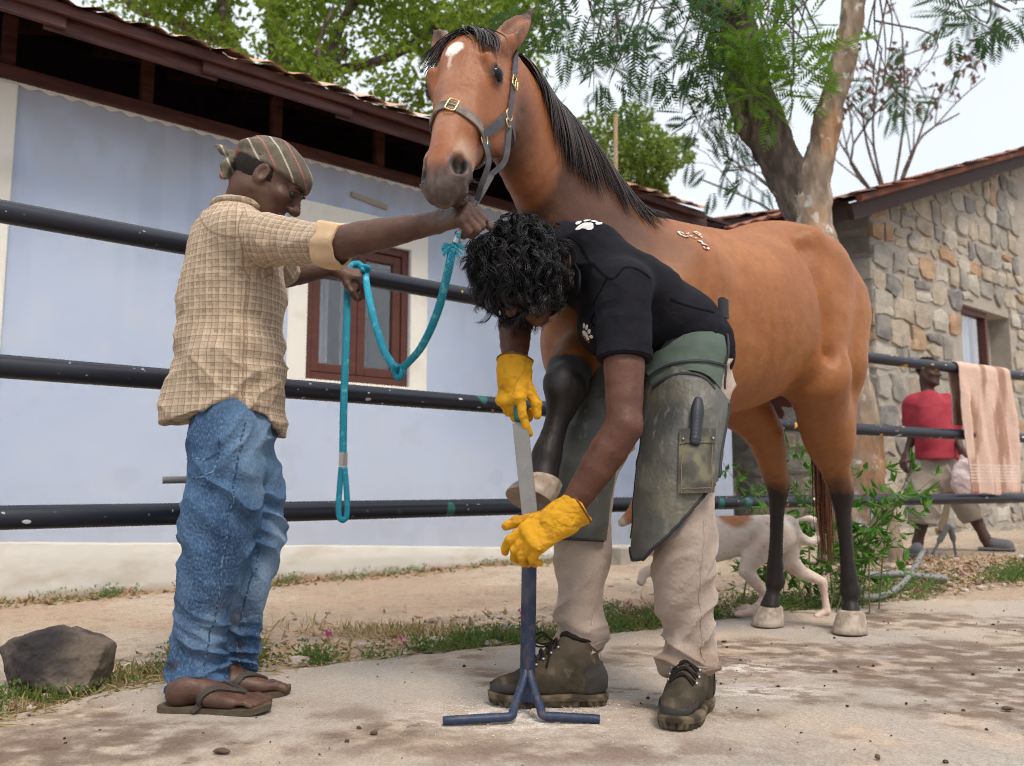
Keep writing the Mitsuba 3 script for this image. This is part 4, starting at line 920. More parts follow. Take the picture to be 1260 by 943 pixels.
HSF = Surf(M)
def paint(txt, px, py, h):
    c, n = HSF.pick(px, py, 2.7, 3.5); X_ = unit(-HF-n*(n@-HF)); Y_ = np.cross(n, X_); t3 = meshkit.text_mesh(txt, h, .003, True); t3 = mesh(t3.vertices, t3.faces).subdivide().subdivide(); tv = np.array(t3.vertices)
    q = c+np.outer(tv[:, 0], X_)+np.outer(tv[:, 1]*1.5, Y_); i_n = HSF.kd.query(q, 24)[1]; g = HSF.n[i_n].mean(1); g /= np.linalg.norm(g, axis=1, keepdims=True); q = q-g*(((q-HSF.v[i_n].mean(1))*g).sum(1))[:, None]; return mesh(q+g*(.0030+np.where(tv[:, 2] > .0015, .002, 0))[:, None], t3.faces)
for i_, (ch_, px_, py_) in enumerate((('C', 841, 294), ('E', 852, 294), ('P', 862, 294))): put(HORSE, 'painted_letter', paint(ch_, px_, py_, .030), 'mat_chalk', label='white painted letter %s on the back' % ch_)
put(HORSE, 'painted_digit', paint('3', 866, 308, .034), 'mat_chalk', label='white painted digit 3 on the back')
# ================================================================ THE MAN HOLDING THE ROPE
HANDLER = thing('person', 'man in brown checked shirt and blue jeans holding the rope under the horse', 'person')
hF = unit([.95, .28, 0]); hS = np.cross(V(0, 0, 1), hF)        # facing, and his left (away from the camera)
b = Body(.03)
aF = unit([.82, .10, -.57]); aU = unit(V(0, 0, 1)-aF*aF[2]); aR = np.stack([np.cross(aF, aU)*-1, aF, aU], 1)
aR[:, 0] = np.cross(aF, aU)*-1 if np.dot(np.cross(aF, aU)*-1, hS) > 0 else np.cross(aF, aU)
HC = at(332, 224, 2.60); gh = add_head(b, HC, aR, 1.08)
NB = at(296, 272, 2.63)
b.cone(gh(0, -.035, -.05), NB, .058, .062, .03)
SR, ER, WR_ = at(302, 290, 2.48), at(414, 300, 2.37), at(538, 274, 2.28)
SL_, EL, WL_ = at(322, 294, 2.79), at(350, 338, 2.98), at(410, 330, 3.08)
PEL = at(284, 505, 2.62)
b.loft([PEL+V(0, 0, -.05), PEL+V(0, 0, .12), at(286, 345, 2.63), at(292, 300, 2.63)], hS, [.12, .12, .13, .11], [.075, .07, .08, .06], n=12, k=.04)
b.cone(SR, SL_, .045, .045, .04)
b.chain([SR, SR*.5+ER*.5, ER], [.048, .046, .043], .03, 6); b.chain([ER, ER*.7+WR_*.3, WR_*.8+ER*.2, WR_], [.042, .046, .033, .029], .02, 8)
b.chain([SL_, EL], [.055, .042], .03); b.chain([EL, EL*.65+WL_*.35, WL_], [.041, .042, .028], .02, 6)
# right hand: a fist round the strap, knuckles to the right; left hand hangs over the rope
RH_ = frame(unit(at(566, 267, 2.235)-WR_), unit(V(-.10, -.75, .62))); RH_ = np.stack([RH_[:, 0], RH_[:, 1], RH_[:, 2]], 1)
add_hand(b, WR_+RH_[:, 1]*.012, RH_, -1 if RH_[2, 0] < 0 else 1, ((1.15, 1.5, .9), (1.2, 1.5, .9), (1.25, 1.5, .9), (1.3, 1.5, .9)), .03, 1.04, 1.15, thumb=((.25, .8, -.55), (-.35, .7, -.7)))
LH_ = frame(unit(at(438, 340, 3.10)-WL_), V(.35, -.4, .8))
add_hand(b, WL_+LH_[:, 1]*.01, LH_, -1 if LH_[1, 0] > 0 else 1, ((.75, .8, .6),)*4, .05, 1.0, 1.1, thumb=((.5, .7, -.5), (.1, .8, -.6)))
# legs and bare feet
nA, fA = at(240, 838, 2.555), at(290, 826, 2.70)
nK, fK = at(268, 668, 2.53), at(305, 660, 2.66)
b.chain([at(281, 520, 2.56), nK, nA], [.065, .046, .034], .02); b.chain([at(292, 520, 2.69), fK, fA], [.065, .046, .034], .02)
def bare_foot(b, ank, toe, heel, zs, s=1.0, side=1):
    f = unit((toe-heel)*V(1, 1, 0)); l = np.cross(V(0, 0, 1), f); L = np.linalg.norm((toe-heel)[:2]); o = heel*V(1, 1, 0)+V(0, 0, zs)
    g = lambda x, y, z: o+f*L*y+l*x*side+V(0, 0, z)
    b.ell(g(0, .12, .030), (.032, .034, .030), None, .02); b.cone(ank, g(0, .16, .042), .033, .033, .03)
    b.chain([g(0, .25, .050), g(.006, .5, .036), g(.008, .70, .019)], [.030, .026, .019], .03, 6); b.cone(g(-.022, .45, .025), g(-.030, .70, .018), .022, .017, .02); b.cone(g(.016, .3, .03), g(.026, .72, .020), .024, .020, .02)
    for i, x in enumerate((.030, .010, -.008, -.024, -.038)):
        y1 = .985-.018*i-.012*(i == 4)-.02*(i == 0); r = .0145 if i == 0 else .0098-.0006*i
        b.chain([g(x*.95, .74-.02*i, .018), g(x, (y1+.74)/2+.02, .020), g(x*1.02, y1, .012)], [r*1.0, r*.95, r], .005)
        b.ell(g(x*1.02, y1, .0125), V(1.05, 1.05, .9)*r, None, .005)
    return g
nT, nH = gnd(327, 872, .012), gnd(205, 869, .012); fT, fH = gnd(352, 850, .012), gnd(268, 846, .012)
fH = fT-unit(hF)*.25*np.array([1, 1, 0])
bare_foot(b, nA, nT, nH, .014, side=1); bare_foot(b, fA, fT, fH, .014, side=-1)
HB = b.mesh(.0045); HB = push(HB, lambda v: nz(v, 60, 4)*.0016)
put(HANDLER, 'body', HB, 'mat_skin_handler', True)
for q in (1, -1): put(HANDLER, 'eye', ball(gh(.031*q, .079, .001), .0115, 2), 'mat_eyeball', True)
# eyebrow and short hair below the cloth
hh = Body(.012); hh.ell(gh(0, -.018, .022), V(.080, .096, .082)*1.08, aR, .01)
hh.half(gh(0, -.018, -.030), aR@V(0, .25, -1), HC-.2, HC+.2); hh.half(gh(0, .02, 0), aR@V(0, 1, .45), HC-.2, HC+.2)
rough('stubble', lambda p, n, uv: mix([.010, .009, .009], [.03, .024, .022], noise(p.x*400, p.y*400, p.z*400)), .8, .2)
put(HANDLER, 'hair', push(hh.mesh(.005), lambda v: nz(v, 150, 3)*.004), 'mat_stubble', True)
for q in (1, -1): put(HANDLER, 'eyebrow', tube([gh(.012*q, .094, .018), gh(.032*q, .094, .025), gh(.048*q, .080, .018)], [.003, .0042, .002], 6), 'mat_stubble', True)
# headscarf
hw = Body(.02); hw.ell(gh(0, -.012, .034), V(.086, .110, .085)*1.06, aR); hw.ell(gh(0, -.075, .035), V(.068, .05, .05)*1.0, aR, .03); hw.ell(gh(0, .045, .04), V(.07, .058, .05), aR, .03)
hw.half(gh(0, .03, .022), aR@V(0, .10, -1), HC-.25, HC+.25, .01)
HWm = hw.mesh(.0045)
def wrapdisp(v):
    q = (v-HC)@aR; a = np.sin((q[:, 2]*1.0-q[:, 1]*.42)*105+2*np.sin(q[:, 1]*16))*sst(.02, -.06, q[:, 1]-q[:, 2]*.2); return a*.0042+nz(v, 30, 5)*.006-.006*sst(.045, .02, q[:, 2])*0
HWm = push(HWm, wrapdisp)
def c_scarf(p, n, uv):
    t = (uv.x*.50+uv.y*.87)*29; st = dr.abs(t-dr.floor(t)-.5); k = cell_rand(dr.floor(t), 3); alt = dr.select((dr.floor(t)-2*dr.floor(dr.floor(t)/2)) < .5, mi.Float(1), mi.Float(0))
    base = mix([.105, .090, .070], [.165, .145, .115], fbm(uv.x*60, uv.y*60, 0, 3)); line = mix([.42, .39, .32], [.34, .14, .13], alt)
    w = noise(uv.x*900, uv.y*900); base = mix(base, [.22, .19, .15], smoothstep(.42, .5, dr.abs((uv.x*.8+uv.y*.6)*38-dr.floor((uv.x*.8+uv.y*.6)*38)-.5))*.35)
    return mix(base, line, smoothstep(.10, .06, st))*(.75+.5*w)
rough('scarf', c_scarf, .9, .1)
SCARF = put(HANDLER, 'headscarf', None, None, shape=ply_n(HWm, 'mat_scarf', lambda v, f: (((v-HC)@aR)[:, [1, 2]]+V(0, 0)*0+((v-HC)@aR)[:, [0]]*V(.35, .0))[f]), label='olive headscarf with pale and red stripes, knotted behind')
kn = Body(.012); K0 = gh(0, -.118, .0)
kn.ell(K0, (.019, .018, .019)); kn.chain([K0, K0+V(-.035, -.01, .02), K0+V(-.055, -.005, .035)], [.011, .013, .006], .01); kn.chain([K0, K0+V(-.02, -.02, -.03), K0+V(-.026, -.02, -.066)], [.012, .015, .011], .01); kn.chain([K0, K0+V(-.02, .015, -.03), K0+V(-.012, .02, -.07)], [.014, .016, .010], .01)
KM = push(kn.mesh(.004), lambda v: nz(v, 70, 2)*.010)
put(HANDLER, 'knot', None, None, shape=ply_n(KM, 'mat_scarf', lambda v, f: (((v-HC)@aR)[:, [1, 2]])[f]))
# shirt
sh = Body(.05)
def tz(px0, px1, py, Y): a, c = at(px0, py, Y), at(px1, py, Y); return (a+c)/2, np.linalg.norm(c-a)/2
rows = [tz(206, 343, 545, 2.63), tz(207, 346, 515, 2.63), tz(212, 350, 460, 2.63), tz(218, 352, 400, 2.63), tz(223, 352, 340, 2.63), tz(234, 342, 300, 2.63), tz(262, 328, 280, 2.63)]
sh.loft([q[0] for q in rows], hS, [.200, .195, .18, .18, .185, .165, .085], [q[1]*k_ for q, k_ in zip(rows, (1.06, 1.04, .97, .93, .93, .93, .93))], n=22, k=.05)
sh.cone(at(302, 290, 2.50), at(316, 288, 2.78), .055, .055, .06)
sd = unit(ER-SR); cuff_end = ER+sd*.018
sh.chain([SR+V(-.01, 0, -.006), SR*.55+ER*.45+V(0, 0, -.004), ER-sd*.05+V(0, 0, -.004)], [.078, .064, .053], .05, 8)
sh.chain([SL_, EL-unit(EL-SL_)*.03], [.085, .062], .05)
col_c = at(302, 262, 2.62)
# hem: curved shirt tail, lower at the front
def hemcut(p):
    q = (p-PEL)@np.stack([hF, hS, V(0, 0, 1)], 1); zl = np.interp(q[:, 0], [-.2, -.12, .0, .10, .2], [.0, .015, .055, .02, -.075])+.0
    return q[:, 2]-zl+.045
sh.cutfn(lambda p: np.maximum(hemcut(p), np.abs(p-PEL).max(1)-.4), PEL-.4, PEL+V(.4, .4, .1), .006)
SM = sh.mesh(.005)
sho, elb = SR, ER
def armco(v, a, e): ab = e-a; t = (v-a)@ab/(ab@ab); return t, np.linalg.norm(v-a-np.clip(t, 0, 1.2)[:, None]*ab, axis=1)
def shdisp(v):
    q = (v-PEL)@np.stack([hF, hS, V(0, 0, 1)], 1); t, r = armco(v, SR, ER); arm = (r < .13)*sst(.05, .3, t)
    w = .0
    # drag folds from the armpit down to the small of the back, bunching at the waist
    dg = q[:, 2]*1.0+q[:, 0]*.75
    w = w+(ridge(np.stack([dg*17+nz(v, 4, 3)*4, q[:, 1]*5, q[:, 2]*2.0], 1), 1.0, 4)-.5)*.022*(1-arm)*sst(-.1, .1, q[:, 2])*(1-.75*sst(.26, .40, q[:, 2]))
    w = w+(ridge(np.stack([q[:, 2]*15+q[:, 0]*-8+nz(v, 5, 8)*3.5, q[:, 1]*4, q[:, 0]*2], 1), 1.0, 9)-.5)*.018*(1-arm)*(1-.75*sst(.26, .40, q[:, 2]))
    w = w+nz(v*V(1, 1, .35), 9, 5)*.012*sst(.15, -.05, q[:, 2])
    w = w+arm*((ridge(np.stack([t*4.2+nz(v, 8, 2)*1.5, (v-SR)@V(0, 0, 1)*9, t*0], 1), 1.0, 6)-.5)*.020)
    return w+nz(v, 45, 7)*.003
SM = push(SM, shdisp)
# hollow look below the hem is left to the jeans; sleeve and body get their own cloth directions
def shirt_uv(v, f):
    t, r = armco(v, SR, ER); c = v[f].mean(1); tc, rc = armco(c, SR, ER); rt = (c-PEL)@hF
    slv = (tc > .16) & (rc < .12)
    t2, r2 = armco(c, SL_, EL); slv2 = (t2 > .25) & (r2 < .11) & ~slv
    uv = around(PEL, np.stack([hF, V(0, 0, 1), -hS], 1) if np.linalg.det(np.stack([hF, V(0, 0, 1), -hS], 1)) > 0 else np.stack([-hF, V(0, 0, 1), -hS], 1), .16, math.pi*.0)(v, f)
    for m, a, e in ((slv, SR, ER), (slv2, SL_, EL)):
        Ra = frame(e-a, V(0, -.3, 1)); uv[m] = around(a, Ra, .075, math.pi)(v, f)[m]
    return uv
def c_check(p, n, uv):
    S = 51.0; x, y = uv.x*S, uv.y*S; fx, fy = x-dr.floor(x), y-dr.floor(y)
    base = mix([.50, .39, .285], [.57, .46, .35], fbm(p.x*30, p.y*30, p.z*30, 2)); w = noise(uv.x*1500, uv.y*1500)
    bx, by = smoothstep(.42, .48, fx), smoothstep(.42, .48, fy); base = base*(1-.10*bx)*(1-.10*by)
    base = mix(base, [.20, .14, .09], bx*by*.38*smoothstep(.3,.6,noise(dr.floor(x)*.7,dr.floor(y)*.9)))
    par = dr.floor(x)-2*dr.floor(dr.floor(x)/2); pary = dr.floor(y)-2*dr.floor(dr.floor(y)/2); base = base*(1-.09*par)*(1-.07*pary); lx = smoothstep(.085, .04, dr.minimum(fx, 1-fx))*(.6+.4*par); ly = smoothstep(.085, .04, dr.minimum(fy, 1-fy))*(.65+.35*pary)
    base = mix(base, [.125, .085, .062], dr.maximum(lx, ly)*.72*(.6+.5*fbm(p.x*40, p.y*40, p.z*40, 2)))
    return base*(.8+.4*w)
rough('check', c_check, .9, .1, lambda p, n, uv: fbm(p.x*120, p.y*120, p.z*120, 3), .0025)
put(HANDLER, 'shirt', None, None, shape=ply_n(SM, 'mat_check', shirt_uv), label='brown checked shirt, tails hanging out')
# rolled cuff, yoke seam, collar
rough('shirt_seam', (.30, .21, .14), .9, .1)
rough('cuff', lambda p, n, uv: mix([.52, .36, .215], [.58, .43, .28], fbm(p.x*40, p.y*40, p.z*40, 3)), .9, .1, lambda p, n, uv: fbm(p.x*90, p.y*90, p.z*90, 3), .004)
Rc = frame(sd, V(0, -.3, 1)); th = np.linspace(0, 2*np.pi, 49)[:-1]
P = np.array([[ER+sd*y+V(0, 0, -.005)+(Rc[:, 0]*math.cos(a)*1.0+Rc[:, 2]*math.sin(a)*1.08)*(r+.0025*math.sin(a*3+y*60)+.002*math.sin(a*7)) for a in th] for y, r in ((.020, .046), (.021, .055), (.017, .0575), (-.005, .0595), (-.030, .060), (-.046, .0595), (-.050, .056))])
put(HANDLER, 'cuff', grid_sheet(P[:, ::-1], 0, wrap=True), 'mat_cuff', True, label='turned-up plain tan cuff')
SS = Surf(SM)
cp, cn = SS.onto(smoothpath(np.array([NB+V(-.075, -.02, .035), NB+V(-.03, -.085, .02), NB+V(.05, -.075, -.005), NB+V(.08, -.02, -.03), NB+V(.06, .06, -.02), NB+V(-.02, .09, .02)]), 50, True), .004)
put(HANDLER, 'collar', None, None, shape=ply_n(tube(cp+V(.01, 0, .016), .022, 8, up=(0, 0, 1), flat=.6, closed=True) if False else tube(cp+V(.004, 0, .002), .011, 8, closed=True), 'mat_check', around(NB, np.stack([hF, V(0, 0, 1), -hS], 1), .08)))
for pix in ([(240, 262), (258, 283), (280, 290), (299, 292)], [(299, 262), (297, 300), (300, 330), (308, 345)], [(303, 345), (300, 420), (298, 500)]):
    sp_, sn_ = SS.path(pix, 2.3, 2.75, 40, .0005); put(HANDLER, 'seam', ribbon(sp_, sn_, .004, .0012), 'mat_shirt_seam')
# jeans
jn = Body(.03)
near = [(282, 520, 2.56, .090), (277, 587, 2.54, .103), (269, 650, 2.535, .096), (260, 700, 2.54, .085), (251, 750, 2.545, .077), (243, 800, 2.555, .074), (245, 838, 2.56, .079)]
far = [(294, 520, 2.70, .088), (302, 587, 2.69, .102), (311, 645, 2.68, .094), (301, 711, 2.68, .080), (290, 770, 2.70, .071), (286, 815, 2.71, .068)]
for leg in (near, far): jn.chain([at(*q[:3]) for q in leg], [q[3] for q in leg], .03, 14)
jn.loft([PEL+V(.005, 0, -.13), PEL+V(.005, 0, -.03), PEL+V(.005, 0, .04)], hS, [.16, .165, .15], [.106, .098, .08], n=8, k=.05)
jn.half(at(245, 846, 2.55), V(.18, 0, -1), at(245, 846, 2.55)-V(.16, .13, .12), at(245, 846, 2.55)+V(.16, .08, .10)); jn.half(at(286, 829, 2.71), V(.25, 0, -1), at(286, 829, 2.71)-V(.12, .07, .1), at(286, 829, 2.71)+V(.12, .15, .1))
JM = jn.mesh(.005)
def jdisp(v):
    z = v[:, 2]; st = sst(.26, .10, z); kn_ = np.exp(-((z-.50)/.13)**2)
    q = v@np.stack([hF, hS, V(0, 0, 1)], 1)
    w = (ridge(np.stack([z*40+q[:, 0]*9+nz(v, 9, 3)*2.5, q[:, 1]*8, q[:, 0]*8], 1), 1.0, 4)-.5)*.034*st
    w += (ridge(np.stack([z*17+q[:, 0]*12+nz(v, 5, 2)*2.5, q[:, 1]*7, q[:, 0]*3], 1), 1.0, 8)-.5)*.030*(.45+.65*kn_)
    w += (ridge(np.stack([z*9-q[:, 0]*16+nz(v, 5, 12)*2.5, q[:, 1]*6, q[:, 0]*3], 1), 1.0, 18)-.5)*.028*sst(.55, .75, z)
    return w+nz(v*V(1, 1, .3), 14, 6)*.010+nz(v, 60, 7)*.002
JM = push(JM, jdisp)
def c_denim(p, n, uv):
    th_ = noise(p.x*700, p.y*700, p.z*150); b_ = fbm(p.x*9, p.y*9, p.z*5, 4); st = fbm(p.x*260, p.y*260, p.z*110, 3)
    c = mix([.030, .062, .13], [.055, .110, .205], smoothstep(.3, .68, b_)); c = mix(c, [.13, .22, .35], smoothstep(.42, .75, st)*.45)
    c = mix(c, [.23, .33, .46], smoothstep(.43, .68, fbm(p.x*6+4, p.y*6, p.z*3, 3))*.8)
    c = mix(c, [.17, .28, .43], dr.exp(-dr.square((p.z-.72)/.11))*smoothstep(-.82, -.74, p.x)*.6)
    c = mix(c, [.10, .07, .05], smoothstep(.66, .74, fbm(p.x*14+3, p.y*14, p.z*14, 3))*smoothstep(.35, .2, p.z)*.5)
    return c*(.7+.6*th_)
rough('denim', c_denim, .9, .15, lambda p, n, uv: fbm(p.x*160, p.y*160, p.z*160, 3)+fbm(p.x*45, p.y*45, p.z*30, 3), .004)
put(HANDLER, 'jeans', JM, 'mat_denim', True, label='faded blue jeans bunched over the ankles')
rough('denim_seam', lambda p, n, uv: mix([.03, .07, .14], [.14, .21, .31], smoothstep(.45, .75, noise(p.x*140, p.y*140, p.z*140))), .9, .1)
JS = Surf(JM)
for pix in ([(302, 520), (293, 560), (288, 610), (279, 660), (272, 700), (264, 760), (255, 800), (250, 838)], [(230, 565), (250, 566), (270, 556)], [(270, 540), (269, 560), (262, 580), (243, 588), (232, 582)], [(318, 660), (318, 680), (306, 720), (295, 770), (292, 800)]):
    sp_, sn_ = JS.path(pix, 2.3, 2.85, 60, .0002); put(HANDLER, 'seam', ribbon(sp_, sn_, .005, .0016), 'mat_denim_seam')
for (cpt, r0, tilt) in ((at(245, 843, 2.56), .080, .18), (at(286, 826, 2.71), .067, .25)):
    a_ = np.linspace(0, 2*np.pi, 61)[:-1]; hp = np.stack([cpt[0]+np.cos(a_)*r0, cpt[1]+np.sin(a_)*r0, cpt[2]+np.cos(a_)*r0*tilt+.008], 1); q_, n_ = JS.onto(hp, .0)
    q_[:, 2] = hp[:, 2]; put(HANDLER, 'hem', ribbon(q_, n_, .018, .003, True), 'mat_denim_seam')
# rubber sandals
rough('sandal', lambda p, n, uv: mix([.055, .042, .030], [.12, .095, .065], fbm(p.x*30, p.y*30, p.z*60, 3)), .8, .2)
rough('sandal_strap', (.05, .042, .036), .6, .3)
def sandal(name, heel, toe, side):
    f = unit((toe-heel)*V(1, 1, 0)); l = np.cross(V(0, 0, 1), f); L = np.linalg.norm((toe-heel)[:2])+.03; o = heel*V(1, 1, 0)-f*.016
    out = smoothpath(np.array([(0, 0), (.030, .03), (.034, .25), (.032, .45), (.046, .72), (.040, .92), (.010, 1.0), (-.030, .95), (-.050, .74), (-.040, .45), (-.036, .2), (-.026, .03)])*V(1.08, 1), 60, True)
    poly = shapely.Polygon([(a*side, e*L) for a, e in out]); R = np.stack([l, f, V(0, 0, 1)], 1)
    if np.linalg.det(R) < 0: R[:, 0] *= -1
    m = prism(poly, .001, .016, R, o); m = m.subdivide(); vv = np.array(m.vertices); y_ = (vv-o)@f/L; vv[:, 2] += .012*sst(.8, 1.05, y_)*(vv[:, 2] > .0005)+.003*sst(.1, 0, y_); put(HANDLER, name, mesh(vv, m.faces), 'mat_sandal', 30)
    K = Surf(HB); st = K.onto(np.array([o+f*L*.735+l*.012*side+V(0, 0, .045)]), .006)[0][0]
    for sx in (.040, -.042):
        base = o+f*L*.36+l*sx*side+V(0, 0, .012); pth = smoothpath(np.array([base, base*.62+st*.38+V(0, 0, .034), st]), 24); q_, n_ = K.onto(pth, .002); q_[0] = base; q_[1] = q_[2]*.5+base*.5
        put(HANDLER, name+'_strap', ribbon(q_, n_, np.linspace(.022, .011, 24), .005), 'mat_sandal_strap', 40)
sandal('sandal', nH, nT, 1); sandal('sandal', fH, fT, -1)
# ================================================================ THE FARRIER
FAR = thing('person', 'bent-over man in dark shirt and leather apron rasping the lifted hoof', 'person')
b = Body(.03)
fF = unit([-.93, -.36, 0]); fS = np.cross(V(0, 0, 1), fF)      # facing; his left is towards the camera
HIP = at(842, 432, 2.66)
hipL, hipR = at(846, 458, 2.54), at(790, 458, 2.76)
knL, anL = at(840, 628, 2.40), at(848, 812, 2.475)
knR, anR = at(720, 618, 2.63), at(716, 798, 2.60)
NBk = at(706, 312, 2.50); shL, shR = at(768, 352, 2.34), at(690, 322, 2.68)
elL, wrL = at(768, 525, 2.27), at(697, 634, 2.31)
elR, wrR = at(634, 398, 2.56), at(633, 452, 2.47)
kF = unit([-.50, -.30, -.81]); kU = unit(V(-.78, -.28, .5)-kF*(V(-.78, -.28, .5)@kF)); kX = np.cross(kF, kU)
if kX@fS < 0: kX = -kX
kR = np.stack([kX, kF, kU], 1); KC = at(644, 338, 2.39)
kg = add_head(b, KC, kR, 1.06)
b.cone(kg(0, -.04, -.06), NBk, .056, .064, .03)
spine = [HIP+V(.01, 0, -.03), at(832, 418, 2.62), at(796, 392, 2.585), at(752, 362, 2.54), at(722, 332, 2.50)]
b.loft(spine, fS, [.13, .13, .14, .14, .12], [.075, .08, .08, .075, .06], n=12, k=.03)
b.cone(shL+(shR-shL)*.06, shR-(shR-shL)*.06, .045, .045, .04)
b.chain([shL, shL*.5+elL*.5, elL], [.062, .055, .044], .03, 6); b.chain([elL, elL*.68+wrL*.32, wrL*.85+elL*.15, wrL], [.044, .048, .034, .031], .02, 8)
b.chain([shR, elR], [.06, .045], .03); b.chain([elR, elR*.6+wrR*.4, wrR], [.044, .044, .030], .02, 6)
b.chain([hipL, knL, anL], [.070, .048, .036], .02); b.chain([hipR, knR, anR], [.070, .048, .036], .02)

FB = push(b.mesh(.005), lambda v: nz(v, 60, 4)*.0016)
put(FAR, 'body', FB, 'mat_skin_farrier', True)
for q in (1, -1):
    put(FAR, 'eye', ball(kg(.031*q, .0875, .001), .0125, 2), 'mat_eyeball', True)
    put(FAR, 'eyebrow', tube([kg(.012*q, .093, .018), kg(.032*q, .093, .025), kg(.048*q, .078, .018)], [.004, .005, .002], 6), 'mat_stubble', True)
# hair: a dark cap and many curled locks
hc = Body(.01); hc.ell(kg(0, -.020, .036), V(.088, .104, .094)*1.06, kR, .01)
hc.half(kg(0, .072, .06), kR@V(0, 1, -.35), KC-.25, KC+.25); hc.half(kg(0, 0, -.055), kR@V(0, .30, -1), KC-.25, KC+.25)
for q in (1, -1): hc.ell(kg(.080*q, .012, -.025), V(.03, .028, .04), kR, .01, -1)
HCM = push(hc.mesh(.005), lambda v: nz(v, 40, 2)*.02)
rough('hair_cap', (.006, .006, .008), .7, .3)
rough('hair', lambda p, n, uv: mix([.005, .005, .007], [.013, .013, .017], noise(uv.x*30, 0, 0)), .38, .5)
hr = np.random.RandomState(8); nn = vnormals(HCM); vv = np.array(HCM.vertices)
sel = hr.choice(len(vv), 760); ms, uvs = [], []
def strand(P, r, seg=3): return tube(P, r, seg, caps=False)
for i in sel:
    p0, n0 = vv[i], nn[i]; q = (p0-KC)@kR
    L = hr.uniform(.05, .095)*(1.15 if q[2] < .03 else 1.0); m_ = 15; u = np.linspace(0, 1, m_); crown = kg(0, -.06, .12)
    out_ = unit(p0-crown+1e-4); fall = unit(out_*.9+V(-.12, -.05, -.55)+hr.randn(3)*.35); fall = unit(fall-n0*(fall@n0)*.85); s2 = np.cross(n0, fall)
    R_ = hr.uniform(.007, .015); tw = hr.uniform(.8, 1.7)*2*np.pi*hr.choice([-1, 1]); ph = hr.rand()*6.28; amp = np.minimum(u*2.2, 1); base_h = hr.uniform(.003, .016)
    P = p0+np.outer(u*L, fall)+np.outer(base_h*np.sin(u*2.4)+R_*.8*np.sin(u*tw+ph)*amp, n0)+np.outer(R_*np.cos(u*tw+ph)*amp, s2)+np.outer(u**2*.014, V(0, 0, -1))
    for k in range(10):
        o_ = hr.randn(3)*.0026; jit = np.outer(u, hr.randn(3)*.0035)
        ms.append(strand(P+o_+jit, hr.uniform(.0008, .0013)*np.interp(u, [0, .75, 1], [1, .9, .3]))); uvs.append(np.stack([np.full(m_*3, i*.37+k*.11), np.repeat(u, 3)], 1))
hk_ = put(FAR, 'hair', HCM, 'mat_hair_cap', True, label='black curly hair')
put(hk_, 'curl', cat_(ms), 'mat_hair', True, uv=np.vstack(uvs), kind='stuff')
# shirt
sh = Body(.045)
sh.loft([at(853, 440, 2.66), at(836, 412, 2.63), at(800, 386, 2.585), at(754, 350, 2.54), at(714, 314, 2.51)], fS, [.160, .162, .172, .175, .14], [.104, .110, .113, .108, .092], n=22, k=.05)
sh.cone(shL+V(.0, .03, .0), shR, .062, .062, .06)
ud = unit(elL-shL); sh.chain([shL, shL*.55+elL*.45, shL*.42+elL*.58], [.072, .070, .066], .05, 8); sh.chain([shR, shR*.5+elR*.5], [.08, .074], .05)
sh.cone(NBk+V(.02, .0, -.005), NBk+V(-.035, -.004, .0), .075, .070, .04)
sh.half(shL+ud*np.linalg.norm(elL-shL)*.545, ud, shL*.3+elL*.7-.13, shL*.3+elL*.7+.13)
p_ = at(748, 404, 2.52); sh.ell(p_+V(.01, 0, 0), (.10, .14, .085), None, .05)                   # the belly hanging in its shirt
SMf = sh.mesh(.005)
sa_ = unit(HIP-NBk)
def fdisp(v):
    q = (v-HIP); s = q@sa_; l = q@fS; h = q@np.cross(sa_, fS); t, r = armco(v, shL, elL); arm = (r < .12)*sst(.1, .3, t)
    w = (ridge(np.stack([s*9+h*5+nz(v, 5, 3)*2.5, l*4, h*3], 1), 1.0, 4)-.5)*.020*(1-arm)
    w += (ridge(np.stack([s*16-h*9+nz(v, 7, 9)*2, l*6, h*2], 1), 1.0, 9)-.5)*.016*sst(-.25, -.05, s)*(1-arm)
    w += arm*(ridge(np.stack([t*4.0+nz(v, 8, 2)*1.5, (v-shL)@V(1, 0, 0)*9, t*0], 1), 1.0, 6)-.5)*.010
    return w+nz(v, 40, 7)*.003
SMf = push(SMf, fdisp)
rough('navy_cotton', lambda p, n, uv: mix([.008, .008, .011], [.017, .017, .023], fbm(p.x*25, p.y*25, p.z*25, 3))*(.75+.5*noise(p.x*700, p.y*700, p.z*700)), .85, .12, lambda p, n, uv: fbm(p.x*150, p.y*150, p.z*150, 3), .002)
put(FAR, 'shirt', SMf, 'mat_navy_cotton', True, label='faded black polo shirt with pale paw prints')
FS = Surf(SMf)
rough('navy_rib', (.004, .004, .006), .8, .1)
for pix in ([(700, 292), (748, 342), (770, 330), (800, 343)], [(748, 342), (735, 365), (728, 395), (735, 425)], [(824, 368), (850, 378), (878, 385)]):
    q_, n_ = FS.path(pix, 2.1, 2.8, 40, .0004); put(FAR, 'seam', ribbon(q_, n_, .005, .0015), 'mat_navy_rib')
hemP = shL*.455+elL*.545; Rh = frame(ud, V(0, -1, 0)); a_ = np.linspace(0, 2*np.pi, 61)[:-1]
q_, n_ = FS.onto(hemP-ud*.016+np.outer(np.cos(a_), Rh[:, 0])*.08+np.outer(np.sin(a_), Rh[:, 2])*.08, .0003); put(FAR, 'sleeve_hem', ribbon(q_, n_, .022, .0018, True), 'mat_navy_cotton', 40)
cl = smoothpath(np.array([at(686, 266, 2.55), at(703, 292, 2.44), at(706, 325, 2.40), at(702, 352, 2.36), at(690, 368, 2.40)]), 40); q_, n_ = FS.onto(cl, .004)
put(FAR, 'collar', ribbon(q_*.5+cl*.5, n_, .030, .006), 'mat_navy_cotton', 40)
